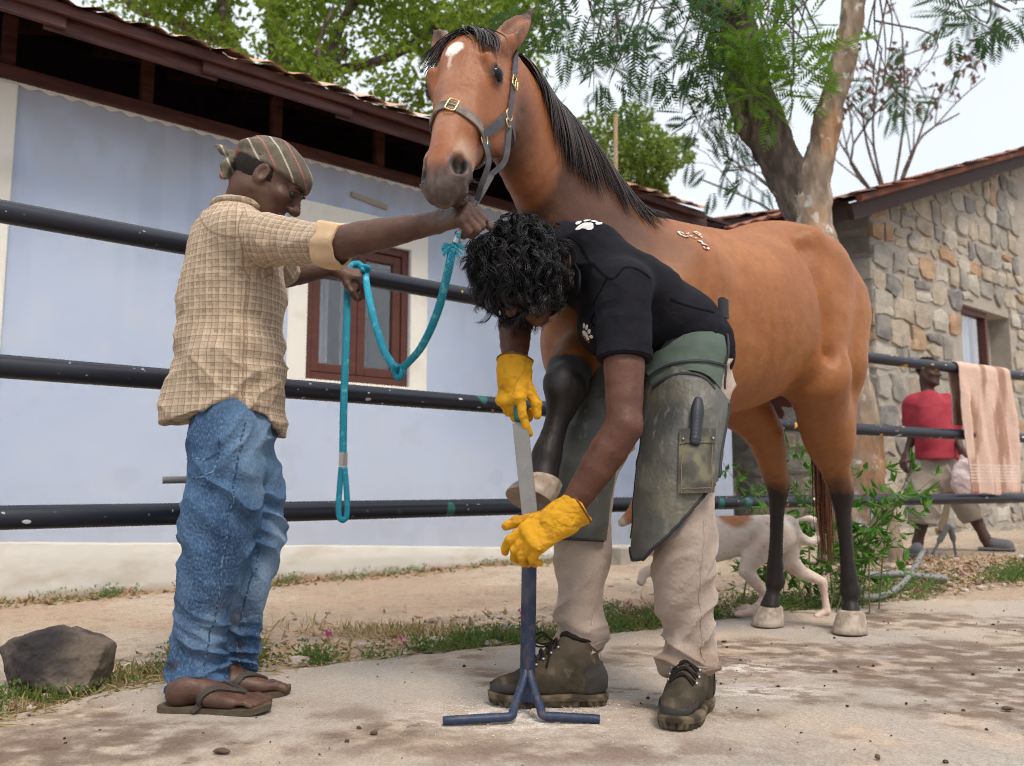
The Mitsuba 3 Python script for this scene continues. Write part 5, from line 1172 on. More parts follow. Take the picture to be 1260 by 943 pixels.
# paw prints: white on the shoulders, white with an orange word-like line on the breast
rough('print_white', lambda p, n, uv: mix([.55, .55, .55], [.75, .75, .74], noise(p.x*300, p.y*300, p.z*300)), .8, .2)
rough('print_orange', (.65, .16, .03), .8, .2)
def decal(shape2d, c, X_, Y_, S_, off=.0012, scale=1.0):
    m = trimesh.creation.extrude_polygon(shape2d, .0004, engine='earcut'); m = m.subdivide().subdivide(); t2 = np.array(m.vertices)
    p = c+np.outer(t2[:, 0], X_)*scale+np.outer(t2[:, 1], Y_)*scale; q, n = S_.onto(p, off); return mesh(q+n*t2[:, 2:3], m.faces)
def blob(x, y, a, c, rot=0): return shapely.affinity.translate(shapely.affinity.rotate(shapely.affinity.scale(shapely.Point(0, 0).buffer(1, 6), a, c), rot), x, y)
import shapely.affinity
def paw(): return [blob(-.020, .012, .006, .010, 20), blob(-.007, .022, .006, .011, 5), blob(.008, .021, .006, .011, -8), blob(.021, .010, .006, .010, -22), shapely.union_all([blob(0, -.006, .014, .011), blob(-.010, -.012, .008, .008), blob(.010, -.012, .008, .008)])]
pc, pn = FS.pick(722, 410, 2.1, 2.8); X_ = unit(V(.80, -.1, -.45)); X_ = unit(X_-pn*(X_@pn)); Y_ = np.cross(pn, X_)
put(FAR, 'print', cat_([decal(g, pc, X_, Y_, FS, .0015, .95) for g in paw()]), 'mat_print_white', label='white paw print on the breast')
put(FAR, 'print', cat_([decal(shapely.box(-.014+.009*i, -.028, -.007+.009*i, -.022), pc, X_, Y_, FS, .0015) for i in range(4)]), 'mat_print_orange', label='small orange line under the paw print')
pc2, pn2 = FS.pick(722, 276, 2.2, 2.9); X2 = unit(V(.9, -.2, -.35)); X2 = unit(X2-pn2*(X2@pn2)); Y2 = np.cross(pn2, X2)
put(FAR, 'print', cat_([decal(g, pc2, X2, Y2, FS, .0015, 1.6) for g in paw()]), 'mat_print_white', label='white paw print across the upper back')
# trousers
tr_ = Body(.03)
Lg = [(850, 455, 2.56, .108), (844, 540, 2.49, .098), (840, 628, 2.43, .088), (842, 700, 2.44, .082), (844, 760, 2.46, .073), (846, 818, 2.475, .067)]
Rg = [(786, 455, 2.77, .100), (744, 535, 2.70, .090), (720, 618, 2.63, .080), (715, 700, 2.61, .074), (713, 760, 2.605, .065), (716, 802, 2.60, .066)]
for leg in (Lg, Rg): tr_.chain([at(*q[:3]) for q in leg], [q[3] for q in leg], .04, 14)
tr_.loft([HIP+V(.01, 0, -.10), HIP, at(838, 416, 2.64)], fS, [.158, .158, .15], [.108, .106, .10], n=8, k=.05)
pL, pR = at(845, 826, 2.475), at(716, 806, 2.60)
tr_.half(pL, V(.06, 0, -1), pL-V(.14, .13, .1), pL+V(.14, .13, .09)); tr_.half(pR, V(.35, 0, -1), pR-V(.13, .12, .1), pR+V(.13, .12, .09))
TM = tr_.mesh(.005)
def tdisp(v):
    z = v[:, 2]; st = sst(.30, .12, z)
    w = (ridge(np.stack([z*28+v[:, 0]*12+nz(v, 8, 3)*2.5, v[:, 1]*9, v[:, 0]*5], 1), 1.0, 4)-.5)*.032*st
    w += (ridge(np.stack([z*13-v[:, 0]*14+nz(v, 5, 2)*2.5, v[:, 1]*7, v[:, 0]*3], 1), 1.0, 8)-.5)*.022
    return w+nz(v*V(1, 1, .35), 14, 6)*.008+nz(v, 60, 7)*.002
TM = push(TM, tdisp)
def c_khaki(p, n, uv):
    b_ = fbm(p.x*10, p.y*10, p.z*10, 4); c = mix([.33, .265, .225], [.41, .34, .29], b_); c = mix(c, [.19, .12, .075], smoothstep(.58, .74, fbm(p.x*7+3, p.y*7, p.z*9, 4))*.55)
    return c*(.82+.36*noise(p.x*500, p.y*500, p.z*500))
rough('khaki', c_khaki, .9, .1, lambda p, n, uv: fbm(p.x*120, p.y*120, p.z*120, 3), .0025)
put(FAR, 'trousers', TM, 'mat_khaki', True, label='dusty khaki trousers')
TS = Surf(TM)
for pix in ([(866, 640), (862, 700), (864, 760), (868, 815)], [(743, 690), (738, 730), (727, 770)]):
    q_, n_ = TS.path(pix, 2.2, 2.8, 40, .0003); put(FAR, 'seam', ribbon(q_, n_, .004, .0015), 'mat_khaki')
rough('khaki_hem', (.32, .26, .22), .9, .1)
for cpt, r0, tilt in ((pL, .074, .06), (pR, .070, .35)):
    a_ = np.linspace(0, 2*np.pi, 61)[:-1]; hp = np.stack([cpt[0]+np.cos(a_)*r0, cpt[1]+np.sin(a_)*r0, cpt[2]+np.cos(a_)*r0*tilt+.016], 1); q_, n_ = TS.onto(hp, .0); q_[:, 2] = hp[:, 2]
    put(FAR, 'hem', ribbon(q_, n_, .026, .002, True), 'mat_khaki_hem')
# leather apron: two leg panels, green hip piece, belt, pocket and knife
def c_apron(p, n, uv):
    a = fbm(p.x*7, p.y*7, p.z*5, 4); s_ = fbm(p.x*60, p.y*60, p.z*14, 3)
    c = mix([.050, .053, .050], [.095, .095, .082], smoothstep(.35, .65, a)); c = mix(c, [.16, .145, .095], smoothstep(.50, .78, fbm(p.x*9+2, p.y*9, p.z*7, 4))*.6)
    return mix(c, [.17, .165, .14], smoothstep(.60, .72, s_)*.5)
rough('apron_leather', c_apron, .48, .45, lambda p, n, uv: fbm(p.x*150, p.y*150, p.z*150, 3)+.8*fbm(p.x*25, p.y*25, p.z*25, 3), .0025)
rough('green_canvas', lambda p, n, uv: mix([.070, .098, .082], [.115, .15, .125], fbm(p.x*16, p.y*16, p.z*16, 3)), .8, .2, lambda p, n, uv: fbm(p.x*40, p.y*40, p.z*40, 3), .004)
rough('apron_edge', (.028, .03, .038), .6, .3)
def panel(name, ctr, rad, fdir, a0, a1, bottom, top=0.0, mat_='mat_apron_leather', nt_=60, na=50, thick=.004, flare=0.0, amp=.006, seed=0):
    """A sheet wrapped round the front of a leg. ctr (px, py, Y, r) rows; a0/a1 angles from fdir (to the viewer's side positive) at top and bottom; bottom(u) the length at each u across."""
    q = smoothpath(np.array([np.r_[at(*c[:3]), c[3]] for c in ctr]), 200); tt = np.gradient(q[:, :3], axis=0); tt /= np.linalg.norm(tt, axis=1, keepdims=True)
    P = np.zeros((nt_, na, 3))
    for j, u in enumerate(np.linspace(0, 1, na)):
        b1 = bottom(u); 
        for i, t in enumerate(np.linspace(0, 1, nt_)):
            tp_u = top(u) if callable(top) else top; w = tp_u+(b1-tp_u)*t; k = min(int(np.clip(w, 0, 1)*199), 199); c = q[k, :3]; ax = -tt[k]; f0 = unit(fdir-ax*(fdir@ax)); s0 = np.cross(ax, f0)
            an = np.interp(w, [0, 1], [a0[0]+(a1[0]-a0[0])*u, a0[1]+(a1[1]-a0[1])*u]); r = q[k, 3]+rad+flare*w*abs(u-.5)*2
            p = c+(f0*math.cos(an)+s0*math.sin(an))*r; P[i, j] = p
    for _ in range(3):
        q0, n0 = TS.v[TS.kd.query(P.reshape(-1, 3))[1]], TS.n[TS.kd.query(P.reshape(-1, 3))[1]]; d0 = ((P.reshape(-1, 3)-q0)*n0).sum(1); P = P+(n0*np.maximum(.014-d0, 0)[:, None]).reshape(P.shape)
        P[1:-1, 1:-1] = (P[1:-1, 1:-1]*2+P[:-2, 1:-1]+P[2:, 1:-1]+P[1:-1, :-2]+P[1:-1, 2:])/6
    M0 = grid_sheet(P); nn_ = vnormals(M0).reshape(P.shape); cen = P.reshape(-1, 3).mean(0)
    sgn = np.sign(((P.reshape(-1, 3)-q[np.clip((np.linspace(0, 1, nt_)*150).astype(int), 0, 199)][:, None, :3].repeat(na, 1).reshape(-1, 3))*nn_.reshape(-1, 3)).sum())
    P = P+nn_*sgn*((nz(P, 9, seed)*amp*2+(ridge(P*V(6, 6, 11), 1.0, seed+3)-.3)*amp)[..., None])
    if sgn < 0: P = P[:, ::-1]
    return P, name, mat_
wd = unit(V(-.60, -.80, 0))                                     # front of the near thigh
bl = lambda u: np.interp(u, [0, .25, .5, .8, 1], [.93, 1.0, .93, .74, .60])
PL, _, _ = panel('leg_panel', [(850, 450, 2.56, .112), (844, 530, 2.49, .106), (834, 612, 2.43, .100), (828, 702, 2.43, .098)], .016, wd, (-1.25, -1.15), (1.6, 1.35), lambda u: np.interp(u, [0, .15, .35, .6, 1], [.90, .97, .95, .82, .60]), seed=2, top=lambda u: np.interp(u, [0, .4, 1], [.17, .10, .22]))
put(FAR, 'leg_panel', grid_sheet(PL, .004), 'mat_apron_leather', 40, label='scuffed grey-green leather panel over the near leg')
PR, _, _ = panel('leg_panel', [(780, 440, 2.77, .106), (742, 520, 2.70, .098), (720, 605, 2.63, .090), (714, 690, 2.61, .086)], .014, unit(V(-.75, -.66, 0)), (-1.2, -1.1), (1.75, 1.55), lambda u: np.interp(u, [0, .2, .5, 1], [.84, .88, .90, .90]), seed=7)
put(FAR, 'leg_panel', grid_sheet(PR, .004), 'mat_apron_leather', 40, label='dark leather panel over the far leg')
LP = Surf(grid_sheet(PL)); 
if (LP.n@V(0, -1, 0)).mean() < 0: LP.n = -LP.n
for edge in (PL[-1], PL[:, 0], PL[:, -1]): put(FAR, 'edging', tube(edge[2:-2], .0045, 6), 'mat_apron_edge', True)
put(FAR, 'edging', tube(PR[-1, 2:-2], .0045, 6), 'mat_apron_edge', True)
# green canvas at the hip
hipm = Body(.03); hipm.chain([at(*q[:3]) for q in Lg[:3]], [q[3]+.016 for q in Lg[:3]], .04, 10); hipm.loft([HIP+V(.01, 0, -.08), HIP, at(838, 416, 2.64)], fS, [.170, .170, .165], [.122, .120, .113], n=8, k=.05)
HPm = hipm.mesh(.006); HPm = push(HPm, lambda v: (ridge(np.stack([v[:, 2]*16+v[:, 0]*12+nz(v, 6, 1)*2, v[:, 1]*6, v[:, 0]*3], 1), 1.0, 3)-.5)*.010+nz(v, 40, 2)*.003)
HSf = Surf(HPm)
def patch(pixgrid, Y0, Y1, n=28, m=28, off=.002):
    """A cloth patch laid on HSf through a grid of picture points."""
    g = np.array(pixgrid, float); R0 = np.array([[HSf.pick(x, y, Y0, Y1)[0] for x, y in row] for row in g])
    R1 = np.array([smoothpath(r_, m) for r_ in R0]); R2 = np.array([smoothpath(R1[:, j], n) for j in range(m)]).transpose(1, 0, 2); q, nn_ = HSf.onto(R2.reshape(-1, 3), off); return q.reshape(R2.shape)
G1 = patch([[(884, 396), (850, 408), (815, 432), (795, 455)], [(890, 420), (858, 430), (826, 448), (800, 463)], [(890, 450), (860, 446), (828, 452), (802, 470)], [(885, 480), (868, 462), (838, 458), (806, 478)]], 2.2, 2.75, off=.006)
put(FAR, 'hip_panel', grid_sheet(G1, .004) if np.dot(vnormals(grid_sheet(G1)).mean(0), V(0, -1, 0)) > 0 else grid_sheet(G1[:, ::-1], .004), 'mat_green_canvas', 40, label='green canvas hip piece of the apron')
for pix in ([(800, 470), (828, 451), (860, 446), (888, 451)], [(806, 480), (838, 462), (868, 470), (884, 500)], [(888, 400), (891, 440), (888, 480)]):
    q_, n_ = HSf.path(pix, 2.2, 2.75, 40, .010); put(FAR, 'edging', ribbon(q_, n_, .007, .003), 'mat_apron_edge')
G2 = patch([[(876, 374), (880, 386), (884, 398)], [(868, 384), (868, 398), (868, 412)], [(846, 402), (842, 414), (838, 424)], [(818, 424), (812, 436), (808, 446)]], 2.2, 2.75, off=.004)
put(FAR, 'belt', grid_sheet(G2, .004) if np.dot(vnormals(grid_sheet(G2)).mean(0), V(0, -1, 0)) > 0 else grid_sheet(G2[:, ::-1], .004), 'mat_apron_edge', 40)
bk = at(881, 383, 2.60); R_ = frame(unit(V(.9, .3, .1)), V(0, -1, 0)); 
put(FAR, 'belt_end', grid_sheet(np.array([[bk+V(.0, -.07, 0)+R_[:, 1]*(x*.034-.012)+V(0, 0, 1)*(z*.058-.036+.004*math.sin(x*5))+V(0, -.012*math.sin(x*2.6), 0) for z in (0, .25, .5, .75, 1)] for x in np.linspace(0, 1, 8)]), .005), 'mat_apron_edge', 40, label='loose black belt end with a rivet')
rough('pocket', lambda p, n, uv: mix([.055, .055, .045], [.16, .145, .095], smoothstep(.35, .7, fbm(p.x*30, p.y*30, p.z*20, 3))), .6, .3, lambda p, n, uv: fbm(p.x*150, p.y*150, p.z*150, 3), .002)
def pk(x, y, off): p, n = LP.onto(np.array([LP.pick(x, y, 2.15, 2.6)[0]]), off); return p[0]
PG = np.array([[pk(834+(875-834)*u+ (1-v_)*2, 531+u*-2+(608-531)*v_, .010+.010*math.sin(u*math.pi)*(1-.5*v_)) for u in np.linspace(0, 1, 12)] for v_ in np.linspace(0, 1, 14)])
fl_ = lambda G, th: grid_sheet(G, th) if np.dot(vnormals(grid_sheet(G)).mean(0), V(0, -1, 0)) > 0 else grid_sheet(G[:, ::-1], th)
PKT = put(FAR, 'pocket', fl_(PG, .008), 'mat_pocket', 40, label='leather knife pocket with stitched edges')
put(PKT, 'band', fl_(np.array([[PG[0, j]+(PG[i, j]-PG[0, j])*1.0+V(0, -.004, 0) for j in range(12)] for i in range(0, 4)]), .003), 'mat_pocket', 40)
put(PKT, 'stitching', cat_([tube(PG[1:, 1]+V(0, -.002, 0), .0008, 4), tube(PG[1:, -2]+V(0, -.002, 0), .0008, 4), tube(PG[-2, 1:-1]+V(0, -.002, 0), .0008, 4)]), 'mat_shirt_seam')
for j in (1, 10): put(PKT, 'rivet', ball(PG[2, j]+V(0, -.007, 0), .0035, 1), 'mat_steel', True)
k0, k1 = pk(853, 540, .022), pk(857, 498, .020)
kx = unit(k1-k0); kz = V(0, -1, 0); kk = Body(.004); kk.loft([k0-kx*.02, k0+kx*.03, k0+kx*.075, k1+kx*.005], unit(np.cross(kx, kz)), [.014, .015, .017, .010], [.008, .009, .010, .006], n=14, k=.004)
rough('knife_grip', (.018, .022, .032), .5, .4); put(FAR, 'knife_handle', kk.mesh(.0025), 'mat_knife_grip', True)
# gloves
def c_glove(p, n, uv):
    a = fbm(p.x*25, p.y*25, p.z*25, 3); c = mix([.56, .275, .010], [.68, .36, .02], a); return mix(c, [.36, .15, .02], smoothstep(.6, .78, fbm(p.x*40+7, p.y*40, p.z*40, 3))*.6)*(.88+.24*noise(p.x*500, p.y*500, p.z*500))
rough('glove', c_glove, .72, .25, lambda p, n, uv: fbm(p.x*260, p.y*260, p.z*260, 3)+1.5*fbm(p.x*60, p.y*60, p.z*60, 2), .0045)
rough('glove_seam', (.42, .22, .03), .8, .2); rough('glove_binding', (.16, .075, .02), .8, .2)
g1 = Body(.012)
gd = unit(at(648, 668, 2.31)-wrL); GR = frame(gd, unit(V(-.35, -.85, .38)))       # lower glove: back of the hand to the camera
sdL = 1 if (GR[:, 0]@V(-.5, 0, 1)) > 0 else -1
W1 = wrL+gd*.012
tips, thp = add_hand(g1, W1, GR, sdL, ((.25, .55, .4), (.45, .75, .5), (.55, .85, .5), (.65, .9, .5)), .05, 1.16, 1.22, thumb=((.52, .85, -.05), (.20, .98, .05)), k=.008)
g1.chain([wrL-gd*.050, wrL-gd*.02, wrL+gd*.02], [.049, .043, .042], .02, 6)
g1.half(wrL-gd*.045, -gd, wrL-gd*.08-.07, wrL-gd*.08+.07)
G1M = push(g1.mesh(.0032), lambda v: (ridge(np.stack([(v-wrL)@gd*38+nz(v, 20, 1)*2, (v-wrL)@GR[:, 0]*18, (v-wrL)@GR[:, 2]*18], 1), 1.0, 3)-.35)*.0055*sst(.16, .0, (v-wrL)@gd)+nz(v, 45, 5)*.004)
put(FAR, 'glove', G1M, 'mat_glove', True, label='yellow leather glove steadying the tip of the rasp')
g2 = Body(.012)
ge = unit(at(629, 500, 2.44)-wrR); GR2 = frame(ge, unit(V(-.62, -.74, .2))); sdR = 1 if GR2[:, 0]@V(.7, -.5, 0) > 0 else -1
add_hand(g2, wrR+ge*.010, GR2, sdR, ((.30, .30, .25), (.75, 1.2, .8), (.85, 1.3, .8), (.95, 1.3, .8)), .03, 1.12, 1.20, thumb=((.35, .9, -.45), (-.05, .98, -.25)), k=.008)
g2.chain([wrR-ge*.030, wrR-ge*.005, wrR+ge*.03], [.050, .045, .044], .02, 6); g2.half(wrR-ge*.024, -ge, wrR-ge*.06-.07, wrR-ge*.06+.07)
G2M = push(g2.mesh(.0032), lambda v: (ridge(np.stack([(v-wrR)@ge*40+nz(v, 20, 1)*2, (v-wrR)@GR2[:, 0]*18, (v-wrR)@GR2[:, 2]*18], 1), 1.0, 3)-.35)*.005*sst(.13, .0, (v-wrR)@ge)+nz(v, 45, 5)*.004)
put(FAR, 'glove', G2M, 'mat_glove', True, label='yellow leather glove gripping the handle of the rasp')
for c, d, R0, S_ in ((wrL, gd, GR, Surf(G1M)), (wrR, ge, GR2, Surf(G2M))):
    a_ = np.linspace(0, 2*np.pi, 41)[:-1]; off_ = .040 if c is wrL else .019; q_ = c-d*off_+np.outer(np.cos(a_), R0[:, 0])*.048+np.outer(np.sin(a_), R0[:, 2])*.048; q2, n2 = S_.onto(q_, .0); q2 = q2-d*((q2-c)@d+off_+.002)[:, None]
    put(FAR, 'glove_binding', tube(q2, .0028, 6, closed=True), 'mat_glove_binding', True)
q_, n_ = Surf(G1M).path([(672, 612), (660, 626), (644, 641), (630, 655)], 2.1, 2.5, 30, .0005); put(FAR, 'glove_seam', tube(q_, .0011, 5), 'mat_glove_seam')
q_, n_ = Surf(G2M).path([(648, 436), (643, 458), (634, 474), (633, 500)], 2.2, 2.6, 30, .0005); put(FAR, 'glove_seam', tube(q_, .0011, 5), 'mat_glove_seam')
# ---------------------------------------------------------------- walking boots
def c_boot(p, n, uv):
    a = fbm(p.x*18, p.y*18, p.z*18, 4); c = mix([.042, .034, .024], [.080, .064, .045], smoothstep(.3, .7, a)); return mix(c, [.20, .16, .11], smoothstep(.58, .78, fbm(p.x*45, p.y*45, p.z*30, 3))*.4)
rough('boot_suede', c_boot, .85, .2, lambda p, n, uv: fbm(p.x*200, p.y*200, p.z*200, 3), .0018)
rough('boot_rubber', lambda p, n, uv: mix([.018, .018, .020], [.055, .05, .045], fbm(p.x*30, p.y*30, p.z*30, 3)), .55, .35)
rough('boot_sole', lambda p, n, uv: mix([.045, .036, .025], [.14, .11, .075], smoothstep(.35, .7, fbm(p.x*35, p.y*35, p.z*35, 3))), .85, .15)
rough('lace', (.018, .015, .013), .8, .2)
def boot(heel, f, L, side, ank, bow=True):
    f = unit(f*V(1, 1, 0)); l = np.cross(V(0, 0, 1), f); o = heel*V(1, 1, 0); R = np.stack([l*side, f, V(0, 0, 1)], 1)
    g = lambda x, y, z: o+l*side*x*1.08+f*y*L+V(0, 0, z*1.16)
    bt = Body(.025)
    bt.loft([g(0, .10, .055), g(.002, .35, .062), g(.006, .60, .052), g(.006, .80, .047), g(.003, .93, .043)], l, [.034, .037, .045, .044, .033], [.045, .052, .038, .030, .022], n=16, k=.02)
    bt.chain([g(0, .16, .05), g(0, .20, .10), ank*V(1, 1, 0)+V(0, 0, .18)], [.042, .044, .046], .03, 6); bt.cone(g(0, .33, .125), g(.002, .62, .074), .037, .034, .03); bt.cone(g(0, .30, .10), g(0, .55, .06), .044, .042, .03)
    bt.half(g(0, .2, .165), V(0, 0, 1)+f*-.25, g(0, .2, .22)-.12, g(0, .2, .22)+.12); bt.half(g(0, 0, .022), V(0, 0, -1), g(0, .5, 0)-V(.25, .25, .06), g(0, .5, 0)+V(.25, .25, .024))
    B = push(bt.mesh(.0042), lambda v: nz(v, 50, 3)*.004); K = newkey(FAR+'__boot'); BS = Surf(B)
    put(K, 'upper', B, 'mat_boot_suede', True)
    out = smoothpath(np.array([(0, -.01), (.034, .03), (.041, .18), (.038, .38), (.050, .62), (.052, .78), (.036, .95), (.006, 1.01), (-.028, .96), (-.048, .78), (-.047, .6), (-.038, .38), (-.040, .18), (-.032, .03)])*V(1.06, 1), 110, True)
    rows = []
    for z, grow, lug in ((.000, -.002, 1), (.006, .000, 1), (.013, .001, .7), (.016, .003, 0), (.026, .003, 0), (.032, -.002, 0), (.033, -.014, 0)):
        w = out.copy(); c = np.array([0, .5]); nrm = np.stack([np.gradient(w[:, 1])*L, -np.gradient(w[:, 0])], 1); nrm /= np.linalg.norm(nrm, axis=1, keepdims=True); s_ = np.cumsum(np.linalg.norm(np.diff(w*V(1, L), axis=0, prepend=w[:1]*V(1, L)), axis=1))
        dd = grow-(.006*lug*(np.sin(s_*2*np.pi/.021) > .25)); sx = np.sign((nrm*(w-c)).sum()); ww = w*V(1, L)+nrm*sx*dd[:, None]
        zz_ = z+.010*sst(.80, 1.05, w[:, 1])*(1-lug*.2)+.006*sst(.1, -.02, w[:, 1])*(z < .01)+.006*(z > .02)*sst(.1, .0, np.abs(w[:, 1]-.5)-.0)*0
        if 0 < z < .014: pass
        rows.append(o+np.outer(ww[:, 0], l*side)+np.outer(ww[:, 1], f)+np.outer(zz_+.001, V(0, 0, 1)))
    P = np.array(rows); m = grid_sheet(P, 0, wrap=True); n0 = len(m.vertices); jj = np.arange(110); kk2 = (jj+1) % 110
    vv_ = np.vstack([m.vertices, P[0].mean(0)[None], P[-1].mean(0)[None]]); ff_ = np.vstack([m.faces, np.stack([kk2, jj, jj*0+n0], 1), np.stack([6*110+jj, 6*110+kk2, jj*0+n0+1], 1)])
    if np.linalg.det(R) < 0: ff_ = ff_[:, ::-1]
    m = mesh(vv_, ff_); m = m if m.volume > 0 else mesh(vv_, ff_[:, ::-1]); put(K, 'sole', m, 'mat_boot_sole', 30)
    toe = []                                                     # toe cap and heel cup: rubber shells just proud of the suede
    for nm, ys, zs, xr in (('toe_cap', (.74, 1.0), (.030, .066), 1), ('heel_cup', (-.04, .17), (.034, .105), 1)):
        a_ = np.linspace(-1.75, 1.75, 40); base = g(0, .76 if nm == 'toe_cap' else .16, 0); dirn = f if nm == 'toe_cap' else -f
        G = np.array([[base+(dirn*math.cos(a)*(.30*L if nm == 'toe_cap' else .20*L)+l*math.sin(a)*.06)+V(0, 0, z+(0 if nm == 'toe_cap' else .022*math.cos(a))*(z > .05)) for a in a_] for z in np.linspace(zs[0], zs[1], 8)])
        q_, n_ = BS.onto(G.reshape(-1, 3), .0022); G2_ = q_.reshape(G.shape); put(K, nm, grid_sheet(G2_, 0), 'mat_boot_rubber', True)
    tg, _ = BS.onto(np.array([g(0, y, z) for y, z in ((.30, .17), (.42, .135), (.52, .11), (.62, .095))]), .003)
    for i, (y, z) in enumerate(((.44, .150), (.50, .135), (.56, .120), (.62, .107), (.68, .098))):
        a, c = BS.onto(np.array([g(-.026, y-.03, z-.015), g(.026, y+.01, z-.015)]), .004)[0]; mid, _ = BS.onto(np.array([(a+c)/2+V(0, 0, .02)]), .005)
        put(K, 'lace', tube(smoothpath(np.array([a, mid[0], c]), 10), .0032, 6), 'mat_lace', True)
        a2, c2 = BS.onto(np.array([g(.026, y-.03, z-.015), g(-.026, y+.01, z-.015)]), .004)[0]; put(K, 'lace', tube(smoothpath(np.array([a2, mid[0]+V(0, 0, .003), c2]), 10), .0032, 6), 'mat_lace', True)
        for e in (a, a2): put(K, 'eyelet', ball(e, .0042, 1), 'mat_steel', True)
    k0 = BS.onto(np.array([g(0, .46, .150)]), .006)[0][0]
    for dx, dy, dz in ((.04, .12, -.02), (-.045, .13, -.03)) if bow else ():
        put(K, 'lace', tube(smoothpath(np.array([k0, k0+l*dx*.6+f*.03+V(0, 0, .02), k0+l*dx*1.2+f*.055+V(0, 0, .0), k0+l*dx*.5+f*.03+V(0, 0, -.012), k0]), 20), .0028, 6), 'mat_lace', True)
        put(K, 'lace', tube(BS.onto(smoothpath(np.array([k0, k0+l*dx*.7+f*.01+V(0, 0, -.03), k0+l*dx+f*.02+V(0, 0, -.065)]), 12), .004)[0], .0028, 6), 'mat_lace', True)
    c_ = ank*V(1, 1, 0)+V(0, 0, .175); a_ = np.linspace(0, 2*np.pi, 41)[:-1]; q_, _ = BS.onto(np.stack([c_[0]+.05*np.cos(a_), c_[1]+.05*np.sin(a_), c_[2]+0*a_], 1), .001); put(K, 'padded_collar', tube(q_, .010, 8, closed=True), 'mat_lace', True)
hR = gnd(746, 866); boot(hR, V(-1, -.02, 0), .325, 1, anR)
hLb = gnd(864, 868); boot(hLb, V(-.42, -.90, 0), .31, -1, anL, False)
# ================================================================ HOOF STAND, RASP
def c_bluesteel(p, n, uv):
    b_ = fbm(p.x*40, p.y*40, p.z*18, 4); c = mix([.013, .022, .050], [.024, .044, .100], fbm(p.x*9, p.y*9, p.z*9, 2)); c = mix(c, [.12, .07, .05], smoothstep(.50, .66, fbm(p.x*75, p.y*75, p.z*40, 3))*.4)
    return mix(c, [.10, .10, .12], smoothstep(.5, .7, fbm(p.x*14, p.y*14, p.z*6, 3))*smoothstep(.12, .4, p.z)*.6)
rough('blue_steel', c_bluesteel, .5, .45, lambda p, n, uv: fbm(p.x*90, p.y*90, p.z*90, 3), .0015)
STAND = thing('hoof_stand', 'blue steel hoof stand with splayed feet under the lifted hoof', 'hoof stand')
ap = at(649, 832, 2.475); tp = at(652, 636, 2.44)
put(STAND, 'post', tube([tp, ap+V(0, 0, -.005)], .0205, 16), 'mat_blue_steel', True)
put(STAND, 'cap', tube([tp+V(0, 0, -.004), tp+V(0, 0, .008), tp+V(0, 0, .013)], [.030, .034, .024], 16), 'mat_blue_steel', 30)
for a_, k_ in ((gnd(545, 887, .013), gnd(628, 882, .016)), (gnd(738, 885, .013), gnd(669, 881, .016)), (ap*V(1, 1, 0)+V(.07, .22, .013), ap*V(1, 1, 0)+V(.025, .075, .016))):
    put(STAND, 'leg', tube(smoothpath(np.array([ap+V(0, 0, .035), ap+(k_-ap)*.25+V(0, 0, .012), k_+(ap-k_)*.22, k_+V(0, 0, .001), k_+(a_-k_)*.3, a_]), 30), np.r_[np.full(26, .0115), .0115, .0115, .0115, .0105], 12), 'mat_blue_steel', True)
put(STAND, 'brace', beam(at(630, 856, 2.53), at(668, 855, 2.53), .022, .018, bev=.003), 'mat_blue_steel')
put(STAND, 'plate', box((-.014, -.004, .02), (.014, .004, .115), None, V(ap[0], ap[1]+.02, 0), .002), 'mat_blue_steel')
rough('rasp_steel', lambda p, n, uv: mix([.13, .13, .128], [.23, .228, .222], noise(p.x*800, p.y*800, p.z*800))*(.8+.4*fbm(p.x*30, p.y*30, p.z*30, 3)), .55, .6, lambda p, n, uv: noise(p.x*700, p.y*700, p.z*700), .0006)
RASP = thing('rasp', 'long flat steel hoof rasp held upright between the yellow gloves', 'rasp')
r0, r1 = at(640, 520, 2.425), at(656, 672, 2.365); rd = unit(r1-r0); Rr = frame(rd, unit(V(-.25, -1, .1)))
put(RASP, 'blade', box((-.0215, 0, -.0028), (.0215, np.linalg.norm(r1-r0), .0028), Rr, r0, .0012), 'mat_rasp_steel')
put(RASP, 'tang', beam(r0-rd*.03, r0+rd*.004, .020, .005, up=Rr[:, 2], bev=.001), 'mat_rasp_steel')
rough('rasp_handle', (.018, .10, .085), .5, .4); hd_ = Body(.004); hd_.loft([r0-rd*.105, r0-rd*.08, r0-rd*.04, r0-rd*.012], Rr[:, 0], [.013, .016, .014, .016], [.012, .014, .012, .013], n=12)
put(RASP, 'handle', hd_.mesh(.003), 'mat_rasp_handle', True)

# ================================================================ ROPE, CLIP, LEAD STRAP
def c_rope(p, n, uv):
    a = uv.x*6.0; s_ = uv.y*95.0; k1 = dr.abs((a+s_)-dr.floor(a+s_)-.5); k2 = dr.abs((a-s_)-dr.floor(a-s_)-.5); g = dr.minimum(k1, k2)
    c = mix([.010, .19, .30], [.05, .40, .54], smoothstep(.06, .34, g)); return mix(c, [.20, .54, .62], smoothstep(.6, .8, fbm(p.x*60, p.y*60, p.z*60, 2))*.6)
def b_rope(p, n, uv):
    a = uv.x*6.0; s_ = uv.y*95.0; k1 = dr.abs((a+s_)-dr.floor(a+s_)-.5); k2 = dr.abs((a-s_)-dr.floor(a-s_)-.5); return dr.minimum(k1, k2)*2
mat('mat_rope', {'type': 'twosided', 'bsdf': {'type': 'principled', 'base_color': proc(c_rope), 'roughness': .8, 'specular': .2}})
ROPE = thing('rope', 'turquoise braided rope, knotted, looping down in front of the fence', 'rope')
